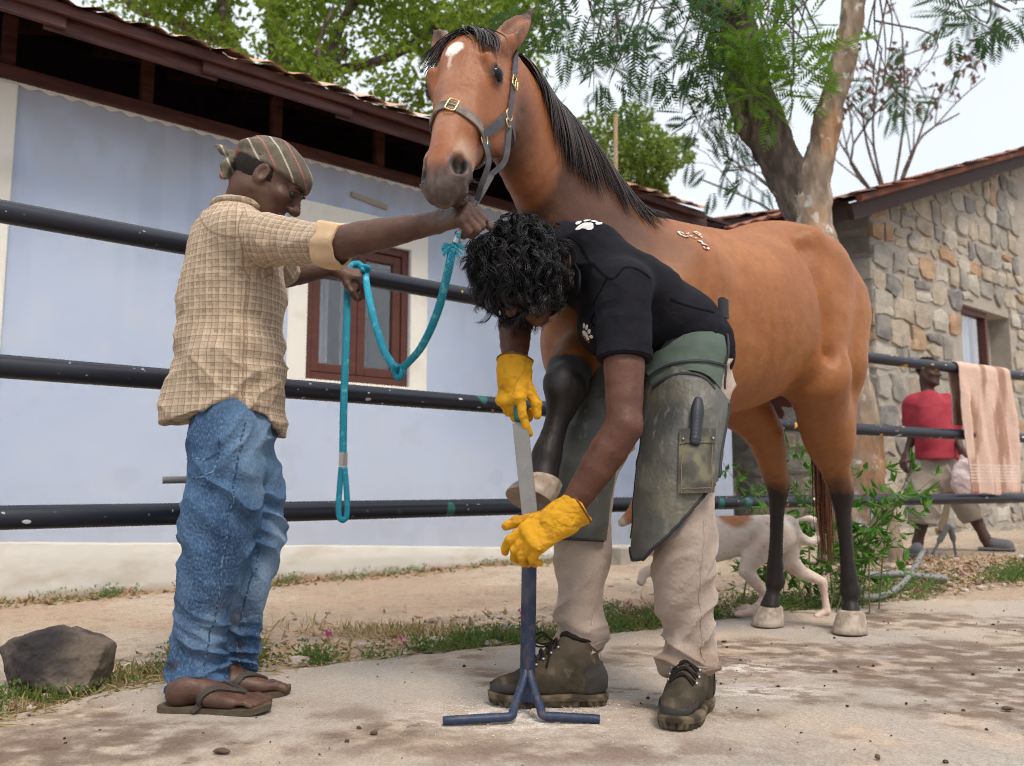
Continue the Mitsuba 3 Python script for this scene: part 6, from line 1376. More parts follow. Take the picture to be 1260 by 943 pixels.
def ropetube(pts, r, n=60, seg=12):
    p = smoothpath(np.array(pts), n); s_ = np.r_[0, np.cumsum(np.linalg.norm(np.diff(p, axis=0), axis=1))]; m = tube(p, r, seg)
    # a braid: small bumps round the rope
    v = np.array(m.vertices); k = n*seg; ring = np.repeat(np.arange(n), seg); th = np.tile(np.arange(seg)*2*np.pi/seg, n)
    uv = np.vstack([np.stack([th/(2*np.pi), np.repeat(s_, seg)], 1), [[0, 0], [0, s_[-1]]]]); return m, uv
def put_rope(name, pts, r, n=60, label=None): m, uv = ropetube(pts, r, n); return put(ROPE, name, m, 'mat_rope', True, uv=uv, label=label)
RX = at(557, 304, 2.245)
put_rope('strand', [RX, at(551, 335, 2.28), at(538, 385, 2.40), at(518, 428, 2.55), at(495, 454, 2.68)], .0115)
put_rope('strand', [at(488, 456, 2.68), at(472, 430, 2.76), at(458, 385, 2.88), at(451, 350, 3.06), at(449, 334, 3.13), at(440, 324, 3.15)], .0125)
put_rope('strand', [at(442, 325, 3.15), at(431, 328, 3.13), at(428, 345, 3.11), at(426, 420, 3.08), at(423, 500, 3.06), at(422, 560, 3.06)], .0130, 80)
put_rope('loop', [at(420, 575, 3.06), at(418, 600, 3.06), at(416.5, 625, 3.06), at(418, 637, 3.06), at(422.5, 640, 3.06), at(426.5, 634, 3.06), at(427, 612, 3.055), at(424, 575, 3.055)], .0100, 60)
put(ROPE, 'ferrule', tube([at(422.5, 557, 3.06), at(422, 574, 3.06)], .0185, 14, flat=.8), 'mat_steel', 30, label='grey metal sleeve above the loop')
def knot(c, r, ax): 
    R = frame(ax, V(.2, -.9, .3)); a = np.linspace(0, 2*np.pi, 60); p = np.asarray(c)[:, None]+R@np.array([(np.cos(a)+.35*np.cos(2*a))*r, .55*np.sin(a)*r*1.6, np.sin(2*a)*r*.7]); return p.T
m, uv = ropetube(knot(at(491, 456, 2.68), .018, V(1, 0, .2)), .0095, 60); put(ROPE, 'knot', m, 'mat_rope', True, uv=uv)
m, uv = ropetube(knot(at(449, 331, 3.10), .010, V(0, 0, 1)), .0080, 40); put(ROPE, 'knot', m, 'mat_rope', True, uv=uv)
fr = np.random.RandomState(4); ms = []
for k in range(60):
    d = unit(V(fr.randn()*.9, fr.randn()*.5, fr.randn()*.45+.05)); ms.append(tube(smoothpath(np.array([RX, RX+d*.016, RX+d*.030+V(0, 0, -.006)]), 6), np.linspace(.0026, .0012, 6), 4))
rough('fray', lambda p, n, uv: mix([.02, .28, .42], [.10, .50, .64], noise(p.x*300, p.y*300, p.z*300)), .85, .2)
put(ROPE, 'frayed_end', cat_(ms), 'mat_fray')
CLIP = thing('snap_clip', 'steel snap clip below the fist, joining strap and rope', 'clip')
put(CLIP, 'barrel', tube([at(560, 299, 2.24), at(566, 285, 2.235)], .0085, 12), 'mat_steel', 30); put(CLIP, 'swivel', ball(at(564, 290, 2.230), .0075, 2), 'mat_fray', True)
put(CLIP, 'hook', tube(smoothpath(np.array([at(566, 285, 2.235), at(571, 280, 2.23), at(573, 272, 2.225)]), 10), .0055, 8), 'mat_steel', True)
STR = thing('lead_strap', 'grey leather strap from the halter down into the fist', 'strap')
cs = smoothpath([at(604, 216, 2.30), at(594, 234, 2.285), at(584, 252, 2.262), at(575, 272, 2.245)], 20); put(STR, 'webbing', ribbon(cs, np.broadcast_to(V(.3, -1, .2), cs.shape), .020, .003), 'mat_dark_strap', 40)
cs = smoothpath([RING2+V(.0, 0, -.02), at(622, 196, 2.30), at(604, 216, 2.30)], 16); put(STR, 'webbing', ribbon(cs, np.broadcast_to(V(.3, -1, .2), cs.shape), .016, .003), 'mat_dark_strap', 40)
put(STR, 'keeper', tube([at(585, 249, 2.255), at(582, 256, 2.252)], .013, 12, flat=.5), 'mat_dark_strap', 30)

# ================================================================ TOWEL ON THE TOP RAIL
def rail_at(px):
    i = np.argmin(np.abs([(q[0]/q[1])-((px-630)/FPX)/1.006 for q in FPS])); q0 = FPS[i]; d = unit(FPS[min(i+1, len(FPS)-1)]-FPS[i-1]); k = ((px-630)/FPX)/1.006
    t = (k*q0[1]-q0[0])/(d[0]-k*d[1]); return q0+d*t, d
(qa, dA), (qb, _) = rail_at(1181), rail_at(1243); nF = unit(V(dA[1], -dA[0], 0))
P = []
for u in np.linspace(0, 1, 46):
    c = qa+(qb-qa)*u; col_ = []
    for w in np.linspace(-.46, .94, 90):
        if w < -.06: o, z = -.040-.012*math.sin(u*17+w*3)*min(1, -w*4), 1.437-(-w-.06)
        elif w < .06: a = (w+.06)/.12*math.pi; o, z = -.040*math.cos(a), 1.437+.040*math.sin(a)
        else: o, z = .040+(.016*math.sin(u*13+w*2.2)+.010*math.sin(u*29-w*4))*min(1, (w-.06)*3)+.02*(w-.06), 1.437-(w-.06)
        sk = dA*((.028*math.sin(w*5)+.02*(w))*(u-.4) + (-.05 if w < -.06 else 0)*0)
        col_.append(c+nF*o+V(0, 0, z)+sk+V(0, 0, .012*math.sin(u*9)*max(0, w)))
    P.append(col_)
P = np.array(P); P = P+nz(P*V(1, 1, .5), 16, 2)[..., None]*nF*.016
n_, m_ = P.shape[:2]; uvt = np.stack(np.meshgrid(np.linspace(0, .5, n_), np.linspace(0, 1.4, m_), indexing='ij'), -1)
def c_towel(p, n, uv):
    s_ = fbm(p.x*9+p.y*9, 0, p.z*2.0, 4); b_ = fbm(p.x*40, p.y*40, p.z*10, 3); c = mix([.60, .40, .33], [.66, .50, .42], b_); c = mix(c, [.30, .155, .10], smoothstep(.50, .68, s_)*.75)
    band = smoothstep(.03, .025, dr.abs(p.z-.70)-.035); ln = dr.abs(p.z*45-dr.floor(p.z*45)-.5); return mix(c, [.70, .60, .54], band*smoothstep(.2, .3, ln)*.6)*(.8+.4*noise(p.x*200, p.y*200, p.z*200))
rough('towel', c_towel, .95, .05, lambda p, n, uv: noise(p.x*160, p.y*160, p.z*160), .006)
TW = grid_sheet(P, .006); single('towel', TW, 'mat_towel', 'faded pink and brown stained towel hanging over the top rail', 'towel', smooth=True)

# ================================================================ THE MAN IN RED
RED = thing('person', 'barefaced man in red polo shirt and khaki shorts walking behind the fence', 'person')
labels[RED]['label'] = 'man in red polo shirt and khaki shorts walking behind the fence'
YR = 7.4; A = lambda x, y, dY=0: at(x, y, YR+dY)
b = Body(.04); rF = unit(V(.45, -.88, -.08)); rU = unit(V(0, 0, 1)-rF*rF[2]); rX = np.cross(rF, rU)*-1; rS = np.cross(V(0, 0, 1), unit(V(.75, -.65, 0)))
rX = rX if rX@rS > 0 else -rX; rR = np.stack([rX, rF, rU], 1); RC = A(1143, 458)
rg = add_head(b, RC, rR, 1.0); b.cone(rg(0, -.03, -.07), A(1143, 492), .05, .055)
rsR, reR, rwR, rhR = A(1125, 497, .05), A(1124, 534, .10), A(1115, 560, .02), A(1111, 574, 0); rsL, reL, rwL = A(1164, 496, .05), A(1174, 532, -.08), A(1184, 556, -.2)
b.loft([A(1152, 580), A(1150, 545), A(1146, 512)], rS, [.15, .14, .14], [.09, .09, .08], n=8)
b.chain([rsR, reR, rwR], [.052, .04, .026]); b.chain([rsL, reL, rwL], [.052, .04, .026])
for w_, e_ in ((rwR, reR), (rwL, reL)):
    d_ = unit(w_-e_); add_hand(b, w_, frame(d_, V(-.8, -.4, 0)), -1, (.5, .6, .7, .8), .05, 1.0, 1.1)
rhp, rkn, ran = [A(1138, 580), A(1170, 580, .1)], [A(1138, 628, -.05), A(1194, 626, .15)], [A(1129, 668, 0), A(1212, 662, .1)]
for h_, k_, a_ in zip(rhp, rkn, ran): b.chain([h_, k_, k_*.6+a_*.4, a_], [.085, .055, .052, .036])
zg = [gz(np.array([a_[0]]), np.array([a_[1]]))[0] for a_ in ran]
for a_, z_, f_ in zip(ran, zg, (unit(V(-.5, -.85, 0)), unit(V(.85, -.5, 0)))):
    b.chain([a_, a_*V(1, 1, 0)+V(0, 0, z_+.05)+f_*.02, a_*V(1, 1, 0)+V(0, 0, z_+.035)+f_*.17], [.036, .038, .034])
skin('skin_far', [.07, .037, .028], [.09, .048, .036], [.055, .03, .023])
put(RED, 'body', b.mesh(.008), 'mat_skin_far', True)
hh = Body(.02); hh.ell(rg(0, -.018, .045), V(.082, .10, .085), rR); hh.half(rg(0, .06, .05), rR@V(0, 1, -.3), RC-.25, RC+.25); hh.half(rg(0, 0, -.02), rR@V(0, .3, -1), RC-.25, RC+.25)
put(RED, 'hair', push(hh.mesh(.007), lambda v: nz(v, 60, 3)*.03), 'mat_stubble', True)
rough('red_cotton', lambda p, n, uv: mix([.32, .035, .055], [.40, .055, .075], fbm(p.x*12, p.y*12, p.z*12, 3)), .85, .2)
sh = Body(.05); sh.loft([A(1154, 572), A(1153, 545), A(1147, 512), A(1145, 494)], rS, [.235, .225, .215, .15], [.165, .155, .14, .09], n=10)
sh.chain([rsR, rsR*.3+reR*.7], [.088, .088]); sh.chain([rsL, rsL*.3+reL*.7], [.088, .085]); sh.half(A(1154, 566), V(0, 0, -1), A(1154, 572)-V(.4, .4, .3), A(1154, 566)+V(.4, .4, .1))
put(RED, 'shirt', push(sh.mesh(.009), lambda v: (ridge(np.stack([v[:, 2]*9-v[:, 0]*5+nz(v, 4, 1)*2, v[:, 1]*4, v[:, 0]*3], 1), 1.0, 2)-.5)*.022+nz(v, 12, 3)*.012), 'mat_red_cotton', True, label='red polo shirt')
put(RED, 'collar', tube(smoothpath(np.array([A(1133, 490, .03), A(1140, 497, -.10), A(1148, 500, -.12), A(1156, 490, .0), A(1146, 482, .09)]), 30, True), .016, 6, closed=True), 'mat_red_cotton', True)
rough('shorts', lambda p, n, uv: mix([.33, .29, .25], [.42, .37, .32], fbm(p.x*8, p.y*8, p.z*8, 3)), .9, .1)
so = Body(.05)
for h_, k_, a_ in zip(rhp, rkn, ran): so.chain([h_, k_*.9+a_*.1, k_*.66+a_*.34], [.125, .118, .105])
so.loft([A(1154, 588), A(1154, 560)], rS, [.17, .165], [.13, .12], n=4)
for k_, a_ in zip(rkn, ran): q = k_*.62+a_*.38; so.half(q, unit(a_-k_), q-.16, q+.16)
put(RED, 'shorts', push(so.mesh(.009), lambda v: (ridge(np.stack([v[:, 2]*7+v[:, 0]*6+nz(v, 4, 1)*2, v[:, 1]*4, v[:, 0]*5], 1), 1.0, 2)-.5)*.024+nz(v, 12, 3)*.012), 'mat_shorts', True, label='khaki knee-length shorts')
rough('shoe', (.16, .16, .17), .7, .3)
for a_, z_, f_ in zip(ran, zg, (unit(V(-.5, -.85, 0)), unit(V(.85, -.5, 0)))):
    K = newkey(RED+'__sandal'); c_ = a_*V(1, 1, 0)+V(0, 0, z_); R_ = frame(f_, V(0, 0, 1)); m = box((-.048, -.06, .004), (.048, .22, .028), R_, c_, .008); put(K, 'sole', m, 'mat_shoe')
    bb = Body(.02); bb.cone(c_+f_*.06+V(0, 0, .06), c_+f_*.16+V(0, 0, .045), .05, .05); put(K, 'strap', bb.mesh(.008), 'mat_shoe', True)
BAG = thing('bag', 'pale pink plastic bag with a red stripe carried by the man in red', 'bag')
rough('bag', lambda p, n, uv: mix([.72, .55, .58], [.78, .68, .68], fbm(p.x*10, p.y*10, p.z*10, 3)), .5, .3); rough('bag_red', (.6, .04, .04), .5, .3)
bb = Body(.04); bc = A(1192, 592, -.25); bb.ell(bc, (.14, .07, .16)); bb.cone(bc+V(0, 0, .12), A(1184, 560, -.2), .06, .02)
put(BAG, 'sack', push(bb.mesh(.010), lambda v: nz(v, 12, 3)*.05), 'mat_bag', True); put(BAG, 'stripe', box((-.012, -.004, -.10), (.012, .004, .02), None, bc+V(.005, -.093, -.03)), 'mat_bag_red')
# a wooden tool leaning on the mound
rough('old_wood', lambda p, n, uv: mix([.34, .25, .15], [.46, .36, .23], fbm(p.x*40, p.y*40, p.z*8, 3)), .85, .15)
TOOL = thing('pickaxe', 'old pick with wooden handle standing in the rubbish behind the fence', 'tool')
put(TOOL, 'handle', tube([at(1168, 612, 6.9), at(1158, 655, 6.8)], [.024, .028], 8), 'mat_old_wood', True)
put(TOOL, 'head', tube(smoothpath(np.array([at(1147, 682, 6.75), at(1158, 662, 6.78), at(1166, 648, 6.8), at(1172, 660, 6.85), at(1176, 684, 6.85)]), 20), [.010]*4+[.022]*12+[.010]*4, 8), 'mat_galv', True)

# ================================================================ DOG
DOG = thing('dog', 'white dog with a brown patch walking behind the farrier and the hind legs', 'dog')
D = lambda x, y, dY=0: at(x, y, 4.22+dY)
b = Body(.035); dS = V(.1, -.99, 0)
b.loft([D(968, 652), D(945, 655), D(905, 660), D(868, 664), D(838, 664), D(818, 658)], dS, [.062, .078, .080, .085, .085, .062], [.070, .080, .095, .112, .115, .085], n=16, k=.03)
b.chain([D(822, 648), D(806, 632), D(798, 622)], [.070, .055, .048])
b.chain([D(797, 620), D(785, 628), D(773, 638), D(766, 643)], [.052, .044, .028, .022]); b.ell(D(792, 616), (.045, .045, .04))
for y_, s_ in ((-.045, 1), (.045, -1)): b.chain([D(799, 604, y_*.9), D(803, 594, y_*1.4), D(806, 602, y_*1.8)], [.020, .016, .006], .01)
def leg4(p, r, k=.02): b.chain(p, r, k)
leg4([D(958, 660, -.05), D(925, 688, -.07), D(918, 702, -.07), D(942, 732, -.06), D(934, 745, -.06), D(922, 753, -.06), D(910, 755, -.06)], [.075, .048, .036, .021, .018, .018, .016])
leg4([D(968, 660, .04), D(970, 690, .05), D(985, 704, .05), D(1012, 716, .05), D(1015, 738, .05), D(1017, 752, .05), D(1008, 757, .04)], [.070, .046, .034, .021, .016, .018, .016])
leg4([D(830, 668, -.05), D(822, 695, -.06), D(806, 700, -.06), D(792, 706, -.06), D(789, 716, -.06)], [.058, .036, .028, .022, .02])
leg4([D(838, 668, .05), D(842, 700, .06), D(846, 728, .06), D(848, 752, .06), D(840, 755, .05)], [.058, .036, .026, .022, .02])
b.chain([D(970, 648), D(985, 662), D(999, 667), D(1008, 658), D(1007, 645), D(995, 638), D(979, 641)], [.028, .024, .020, .018, .016, .013, .007], .01, 22)
for lx, ly, dy in ((910, 755, -.06), (1008, 757, .04)):
    for k in (-1, 0, 1): b.ell(D(lx-3, ly+1, dy+k*.014), (.014, .009, .010), None, .006)
DM = push(b.mesh(.006), lambda v: nz(v, 20, 3)*.008+nz(v, 70, 5)*.002); v = np.array(DM.vertices); n1 = nz(v, 9, 31); n2 = nz(v, 60, 32)
col = lerpc(V(.62, .54, .47), V(.50, .38, .31), sst(.02, .25, n1+n2*.2)*.8); col = lerpc(col, V(.62, .40, .33), sst(.28, .12, v[:, 2])*.45)
col = lerpc(col, V(.34, .12, .035), sst(.10, .055, np.linalg.norm((v-D(902, 632))*V(1, .6, 1.2), axis=1)+n1*.05)); col = lerpc(col, V(.30, .12, .05), sst(.12, .07, np.linalg.norm(v-D(784, 622), axis=1)+n1*.05))
col = lerpc(col, V(.12, .075, .055), sst(.025, .010, np.linalg.norm(v-D(765, 643), axis=1))); col *= (1+n2*.25)[:, None]; col = lerpc(col, V(.16, .12, .10), sst(.20, .28, n2)*.5)
put(DOG, 'body', DM, 'mat_coat', True, color=np.clip(col, .01, 1)); put(DOG, 'eye', ball(D(783, 620, -.045), .008, 2), 'mat_eye', True)

# ================================================================ BOULDER
rk_ = Body(.02); rc_ = gnd(70, 850)*V(1, 1, 0); RW_ = lambda x, y, z: rc_+V(x, y, z)
rk_.ell(RW_(-.02, .06, .07), (.165, .13, .125)); rk_.ell(RW_(-.10, .07, .085), (.11, .11, .105)); rk_.ell(RW_(.05, .03, .06), (.105, .11, .11)); rk_.ell(RW_(-.02, .08, .14), (.09, .09, .085)); rk_.ell(RW_(.09, .04, .035), (.055, .08, .07))
RM = rk_.mesh(.006)
def vor_cut(v):
    r_ = np.random.RandomState(12); d = np.zeros(len(v))
    for k in range(20):
        n = unit(r_.randn(3)+V(0, -.3, .2)); h = r_.uniform(.095, .145); s_ = (v-RW_(-.01, .05, .075))@(n/V(1.25, 1, .92)); d = np.maximum(d, s_-h)
    return -np.minimum(d, .06)*.95
RM = push(RM, vor_cut); RM = push(RM, lambda v: nz(v, 14, 3, 4)*.018+(ridge(v*V(1, 1, 1.6), 15, 5)-.5)*.006); trimesh.smoothing.filter_taubin(RM, iterations=1)
def c_rock(p, n, uv):
    a = fbm(p.x*8, p.y*8, p.z*8, 4); c = mix([.035, .028, .027], [.10, .082, .072], smoothstep(.35, .7, a)); c = mix(c, [.026, .022, .024], smoothstep(.46, .62, fbm(p.x*6+9, p.y*6, p.z*9, 4)))
    c = mix(c, [.19, .15, .11], smoothstep(-.02, .10, p.x+1.33+(a-.5)*.2)*.6); return c*(.75+.5*noise(p.x*150, p.y*150, p.z*150))
rough('boulder', c_rock, .75, .3, lambda p, n, uv: fbm(p.x*60, p.y*60, p.z*60, 4), .007)
single('boulder', RM, 'mat_boulder', 'dark angular boulder on the ground beside the sandals', 'rock', smooth=True)

# ================================================================ PIPES AND HOSE ON THE GROUND
zz0 = lambda q, h: V(q[0], q[1], gz(np.array([q[0]]), np.array([q[1]]))[0]+h)
single('loose_pipe', tube([zz0(gnd(1062, 724), .045), zz0(gnd(1110, 724), .045), zz0(gnd(1166, 726), .03)], .022, 10), 'mat_galv', 'straight grey pipe lying along the edge of the concrete', 'pipe', smooth=True)
single('hose', tube(smoothpath(np.array([zz0(gnd(1052, 742), .03), zz0(gnd(1090, 738), .03), zz0(gnd(1118, 725), .03), zz0(gnd(1136, 706), .05), zz0(gnd(1140, 698), .06)]), 30), .018, 10), 'mat_galv', 'bent piece of grey hose crossing the straight pipe', 'hose', smooth=True)
single('concrete_block', box((-.16, -.10, -.05), (.16, .10, .13), frame(UW, V(0, 0, 1)), zz0(gnd(757, 693), 0), .012), 'mat_mortar', 'pale concrete block by the wall behind the trousers', 'block')
# ================================================================ GRASS, LITTER, SHRUB, TREES
pr = np.random.RandomState(21)
def leafmat(name, c0, c1, trans=.35, r=.55):
    def f(p, n, uv): return mix(c0, c1, noise(p.x*7, p.y*7, p.z*7)*.55+.45*cell_rand(dr.floor(p.x*19), dr.floor(p.y*19), dr.floor(p.z*19)))
    return mat('mat_'+name, {'type': 'principledthin', 'base_color': proc(f), 'roughness': r, 'diff_trans': 2*trans, 'eta': 1.4})
leafmat('grass', (.15, .20, .04), (.31, .31, .10)); leafmat('dry_grass', (.36, .27, .13), (.48, .38, .22), .2); leafmat('weed', (.09, .17, .045), (.18, .26, .085))
leafmat('shrub_leaf', (.05, .17, .025), (.13, .27, .05), .35); leafmat('feather_leaf', (.045, .11, .05), (.10, .185, .075), .4); leafmat('feather_bright', (.09, .21, .025), (.20, .33, .05), .45)
leafmat('canopy', (.13, .235, .03), (.30, .40, .075), .55); leafmat('pale_canopy', (.15, .24, .045), (.26, .33, .09), .4); leafmat('brown_leaf', (.13, .075, .06), (.22, .14, .115), .2)
rough('dry_leaf', lambda p, n, uv: mix(mix([.22, .12, .06], [.42, .28, .16], cell_rand(dr.floor(p.x*31), dr.floor(p.y*31))), [.50, .40, .28], noise(p.x*9, p.y*9)*.5), .85, .15)
def quads(c, ax, sd, L, W, bend=0.0, n3=None):
    """Leaves: kite of two halves. c base points, ax along, sd across."""
    c, ax, sd = (np.asarray(x, float) for x in (c, ax, sd)); L = np.asarray(L)[:, None]; W = np.asarray(W)[:, None]; nr = np.cross(ax, sd); m = len(c)
    v = np.stack([c, c+ax*L*.45+sd*W*.5+nr*L*bend, c+ax*L-nr*L*bend, c+ax*L*.45-sd*W*.5+nr*L*bend, c+ax*L*.5-nr*L*bend*.3], 1)
    f = np.array([[0, 1, 4], [1, 2, 4], [0, 4, 3], [4, 2, 3]]); return mesh(v.reshape(-1, 3), (f[None]+5*np.arange(m)[:, None, None]).reshape(-1, 3))
def rdir(n, up=0.0, r=pr):
    d = r.randn(n, 3); d[:, 2] += up; return d/np.linalg.norm(d, axis=1, keepdims=True)
def perp(ax, r=pr):
    s = np.cross(ax, r.randn(*ax.shape)); return s/np.maximum(np.linalg.norm(s, axis=1, keepdims=True), 1e-9)
def snap(x, y): return np.stack([x, y, gz(x, y)], 1)
# grass strip beyond the edge of the concrete
N = 40000; xs = pr.uniform(-3.2, 6.2, N); off = np.abs(pr.randn(N))*.34+pr.uniform(-.02, .25, N); ys = edge_y(xs)+off
dens = meshkit.fbm(np.stack([xs*1.6, ys*2.6, xs*0], 1), 3, 3); gap = np.interp(xs, [-3, -1.3, -.6, 1.2, 1.9, 2.6, 5], [.5, .9, 1.0, .95, .7, .55, .25]); k = (dens*gap > .45+.08*(off > .55)) & (pr.rand(N) < .75)
p = snap(xs[k], ys[k]); m = len(p); green = meshkit.fbm(p*V(2.1, 2.1, 0)+7, 3, 9) > .50
ax = rdir(m, 1.6); L = pr.uniform(.025, .085, m)
for nm, kk, mt in (('grass', green, 'mat_grass'), ('dry_grass', ~green, 'mat_dry_grass')):
    single(nm, quads(p[kk], ax[kk]*V(1, 1, .8), perp(ax[kk]), L[kk], np.full(kk.sum(), .0055), .06), mt, {'grass': 'short green grass along the edge of the concrete', 'dry_grass': 'dry straw-coloured grass along the edge of the concrete'}[nm], 'grass', kind='stuff')
# low weeds: rosettes of small leaves
cx = pr.uniform(-2.6, 4.2, 700); co = np.abs(pr.randn(700))*.30+.02; cy = edge_y(cx)+co; kd_ = (meshkit.fbm(np.stack([cx*1.4, cy*2, cx*0], 1), 3, 13) > .50); cx, cy = cx[kd_], cy[kd_]; wb_ = A0[None]+UW*pr.uniform(-.5, 5, 70)[:, None]+NW*(.06+np.abs(pr.randn(70))*.10)[:, None]; base = np.vstack([snap(cx, cy), snap(wb_[:, 0], wb_[:, 1])]); ids = np.repeat(np.arange(len(base)), 46)
d = rdir(len(ids), .45); d[:, 2] = np.abs(d[:, 2]); rad = pr.uniform(.0, .07, len(ids)); q = base[ids]+d*rad[:, None]
single('weeds', quads(q, d, perp(d), pr.uniform(.009, .020, len(ids)), pr.uniform(.006, .012, len(ids)), .08), 'mat_weed', 'low leafy weeds in the strip beside the concrete', 'weeds', kind='stuff')
# litter of dry leaves and straw
N = 7000; xs = pr.uniform(-3, 6.5, N); off = np.abs(pr.randn(N))*.35+pr.uniform(-.05, .25, N); ys = edge_y(xs)+off; mound = pr.rand(N) < .45; xs[mound] = 3.7+pr.randn(mound.sum())*1.0; ys[mound] = 5.9+pr.randn(mound.sum())*.5
k = (ys > edge_y(xs)-.02); xs, ys = xs[k], ys[k]; ww_ = A0[None]+UW*pr.uniform(-.5, 5.2, 1500)[:, None]+NW*(.05+np.abs(pr.randn(1500))*.13)[:, None]; p = np.vstack([snap(xs, ys), snap(ww_[:, 0], ww_[:, 1])])+V(0, 0, .006); d = rdir(len(p), 0)*V(1, 1, .35); d /= np.linalg.norm(d, axis=1, keepdims=True); s_ = np.cross(d, rdir(len(p), 2.2)); s_ /= np.linalg.norm(s_, axis=1, keepdims=True)
single('dry_leaves', quads(p, d, s_, pr.uniform(.018, .06, len(p)), pr.uniform(.010, .034, len(p)), .14), 'mat_dry_leaf', 'scattered dry brown leaves under and beyond the fence', 'leaf litter', kind='stuff')
N = 3600; xs = pr.uniform(-3, 6, N); ys = edge_y(xs)+np.abs(pr.randn(N))*.3-.02; near_ = pr.rand(N) < .35; xs[near_] = -1.32+pr.randn(near_.sum())*.30; ys[near_] = edge_y(xs[near_])-.03+pr.randn(near_.sum())*.06; p = snap(xs, ys)+V(0, 0, .012+.0); d = rdir(N, 0)*V(1, 1, .18); d /= np.linalg.norm(d, axis=1, keepdims=True)
single('straw', quads(p, d, perp(d), pr.uniform(.03, .09, N), np.full(N, .0026), .04), 'mat_dry_grass', 'loose straw and dry stalks around the boulder and grass', 'straw', kind='stuff')
# bits on the concrete: dung crumbs, chips, grit
def crumbs(x, y, r, seed, squash=.6):
    base_ = trimesh.creation.icosphere(subdivisions=1); bv, bf = np.array(base_.vertices), np.array(base_.faces); rr = np.random.RandomState(seed); n = len(x)
    sc = r[:, None, None]*rr.uniform(.6, 1.3, (n, 1, 3))*V(1, 1, squash); a = rr.uniform(0, 6.28, n); v = bv[None]*(1+.35*(rr.rand(n, len(bv), 1)-.5))*sc; ca, sa = np.cos(a)[:, None], np.sin(a)[:, None]
    v = np.stack([v[..., 0]*ca-v[..., 1]*sa, v[..., 0]*sa+v[..., 1]*ca, v[..., 2]], -1)+np.stack([x, y, r*.3*squash+.002], 1)[:, None]; return mesh(v.reshape(-1, 3), (bf[None]+len(bv)*np.arange(n)[:, None, None]).reshape(-1, 3))
N = 300; y = pr.uniform(2.0, 4.6, N); x = (pr.uniform(-40, 1300, N)-630)/FPX*y; k = y < edge_y(x)-.02
rough('crumb', lambda p, n, uv: mix([.03, .02, .015], [.10, .065, .045], cell_rand(dr.floor(p.x*40), dr.floor(p.y*40))), .95, .1)
single('crumbs', crumbs(x[k], y[k], pr.gamma(1.3, .0016, k.sum())+.0012, 3), 'mat_crumb', 'small dark crumbs of dung and dirt scattered on the concrete', 'dirt', kind='stuff')
N = 900; y = 2.45+pr.randn(N)*.12; x = .06+pr.randn(N)*.17; x2 = pr.uniform(-40, 1300, 700)
rough('grit', lambda p, n, uv: mix([.45, .42, .38], [.7, .67, .62], cell_rand(dr.floor(p.x*90), dr.floor(p.y*90))), .95, .1)
single('hoof_filings', crumbs(x, y, pr.uniform(.0008, .0022, N), 5, .5), 'mat_grit', 'pale hoof filings on the concrete around the stand', 'filings', kind='stuff')
N = 700; xs = pr.uniform(-2.8, 6, N); ys = edge_y(xs)+np.abs(pr.randn(N))*.5+.01; cs_ = crumbs(xs, ys, pr.gamma(1.5, .006, N)+.004, 8, .7); vv = np.array(cs_.vertices); vv[:, 2] += gz(vv[:, 0], vv[:, 1])
rough('pebble', lambda p, n, uv: mix([.30, .24, .20], [.52, .44, .38], cell_rand(dr.floor(p.x*17), dr.floor(p.y*17))), .9, .15)
single('pebbles', mesh(vv, cs_.faces), 'mat_pebble', 'small pale stones in the dirt along the fence', 'pebbles', kind='stuff')
rough('bark_chip', lambda p, n, uv: mix([.05, .035, .028], [.16, .12, .09], fbm(p.x*60, p.y*60, p.z*60, 2)), .9, .1)
for i, (px, py, L_, lab) in enumerate(((272, 928, .040, 'curled dark bark chip on the concrete near the picture edge'), (460, 905, .02, 'small pale and black chip on the concrete left of the stand'), (1240, 875, .035, 'dark dung lump on the concrete at the far right'), (1080, 935, .014, 'dark pellet on the concrete at the bottom right'))):
    q = gnd(px, py); m = push(ball(q+V(0, 0, .006), V(L_*.5, .009, .006), 3), lambda v: nz(v, 60, i)*.012); single('chip', m, 'mat_bark_chip', lab, 'chip', smooth=True)
# fallen pink petals
N = 18; xs = pr.uniform(-1.6, 4.5, N); ys = edge_y(xs)+np.abs(pr.randn(N))*.5+.05; p = snap(xs, ys)+V(0, 0, .02); d = rdir(N, .3); leafmat('petal', (.55, .05, .22), (.7, .12, .32), .3)
single('petals', cat_([quads(p, rdir(N, .4), perp(d), np.full(N, .028), np.full(N, .026), .1) for _ in range(3)]), 'mat_petal', 'fallen pink petals on the dirt and grass', 'petals', kind='stuff')

# ---------------------------------------------------------------- shrub behind the hind legs
SHR = thing('shrub', 'bright green leafy shrub behind the hind legs of the horse', 'shrub')
st_, lc, la = [], [], []
for k in range(25):
    b0 = zz0(V(1.52+pr.randn()*.16, 4.62+pr.randn()*.14, 0), 0); h = pr.uniform(.20, .62) if k > 7 else pr.uniform(.55, .85); lean = V(pr.randn()*.26, pr.randn()*.2, 0); e = b0+lean+V(0, 0, h)
    P = smoothpath(np.array([b0, b0+lean*.3+V(0, 0, h*.55), e]), 12); st_.append(tube(P, np.linspace(.004, .0015, 12), 5))
    for j in range(pr.randint(9, 16)):
        q = P[pr.randint(4, 12)]; d = unit(V(pr.randn(), pr.randn(), pr.randn()*.5+.15)); nl_ = pr.randint(3, 6); stem_e = q+d*.05; st_.append(tube([q, stem_e], .0012, 3))
        for i in range(nl_): dd = unit(d+pr.randn(3)*.55+V(0, 0, -.15)); lc.append(stem_e); la.append(dd)
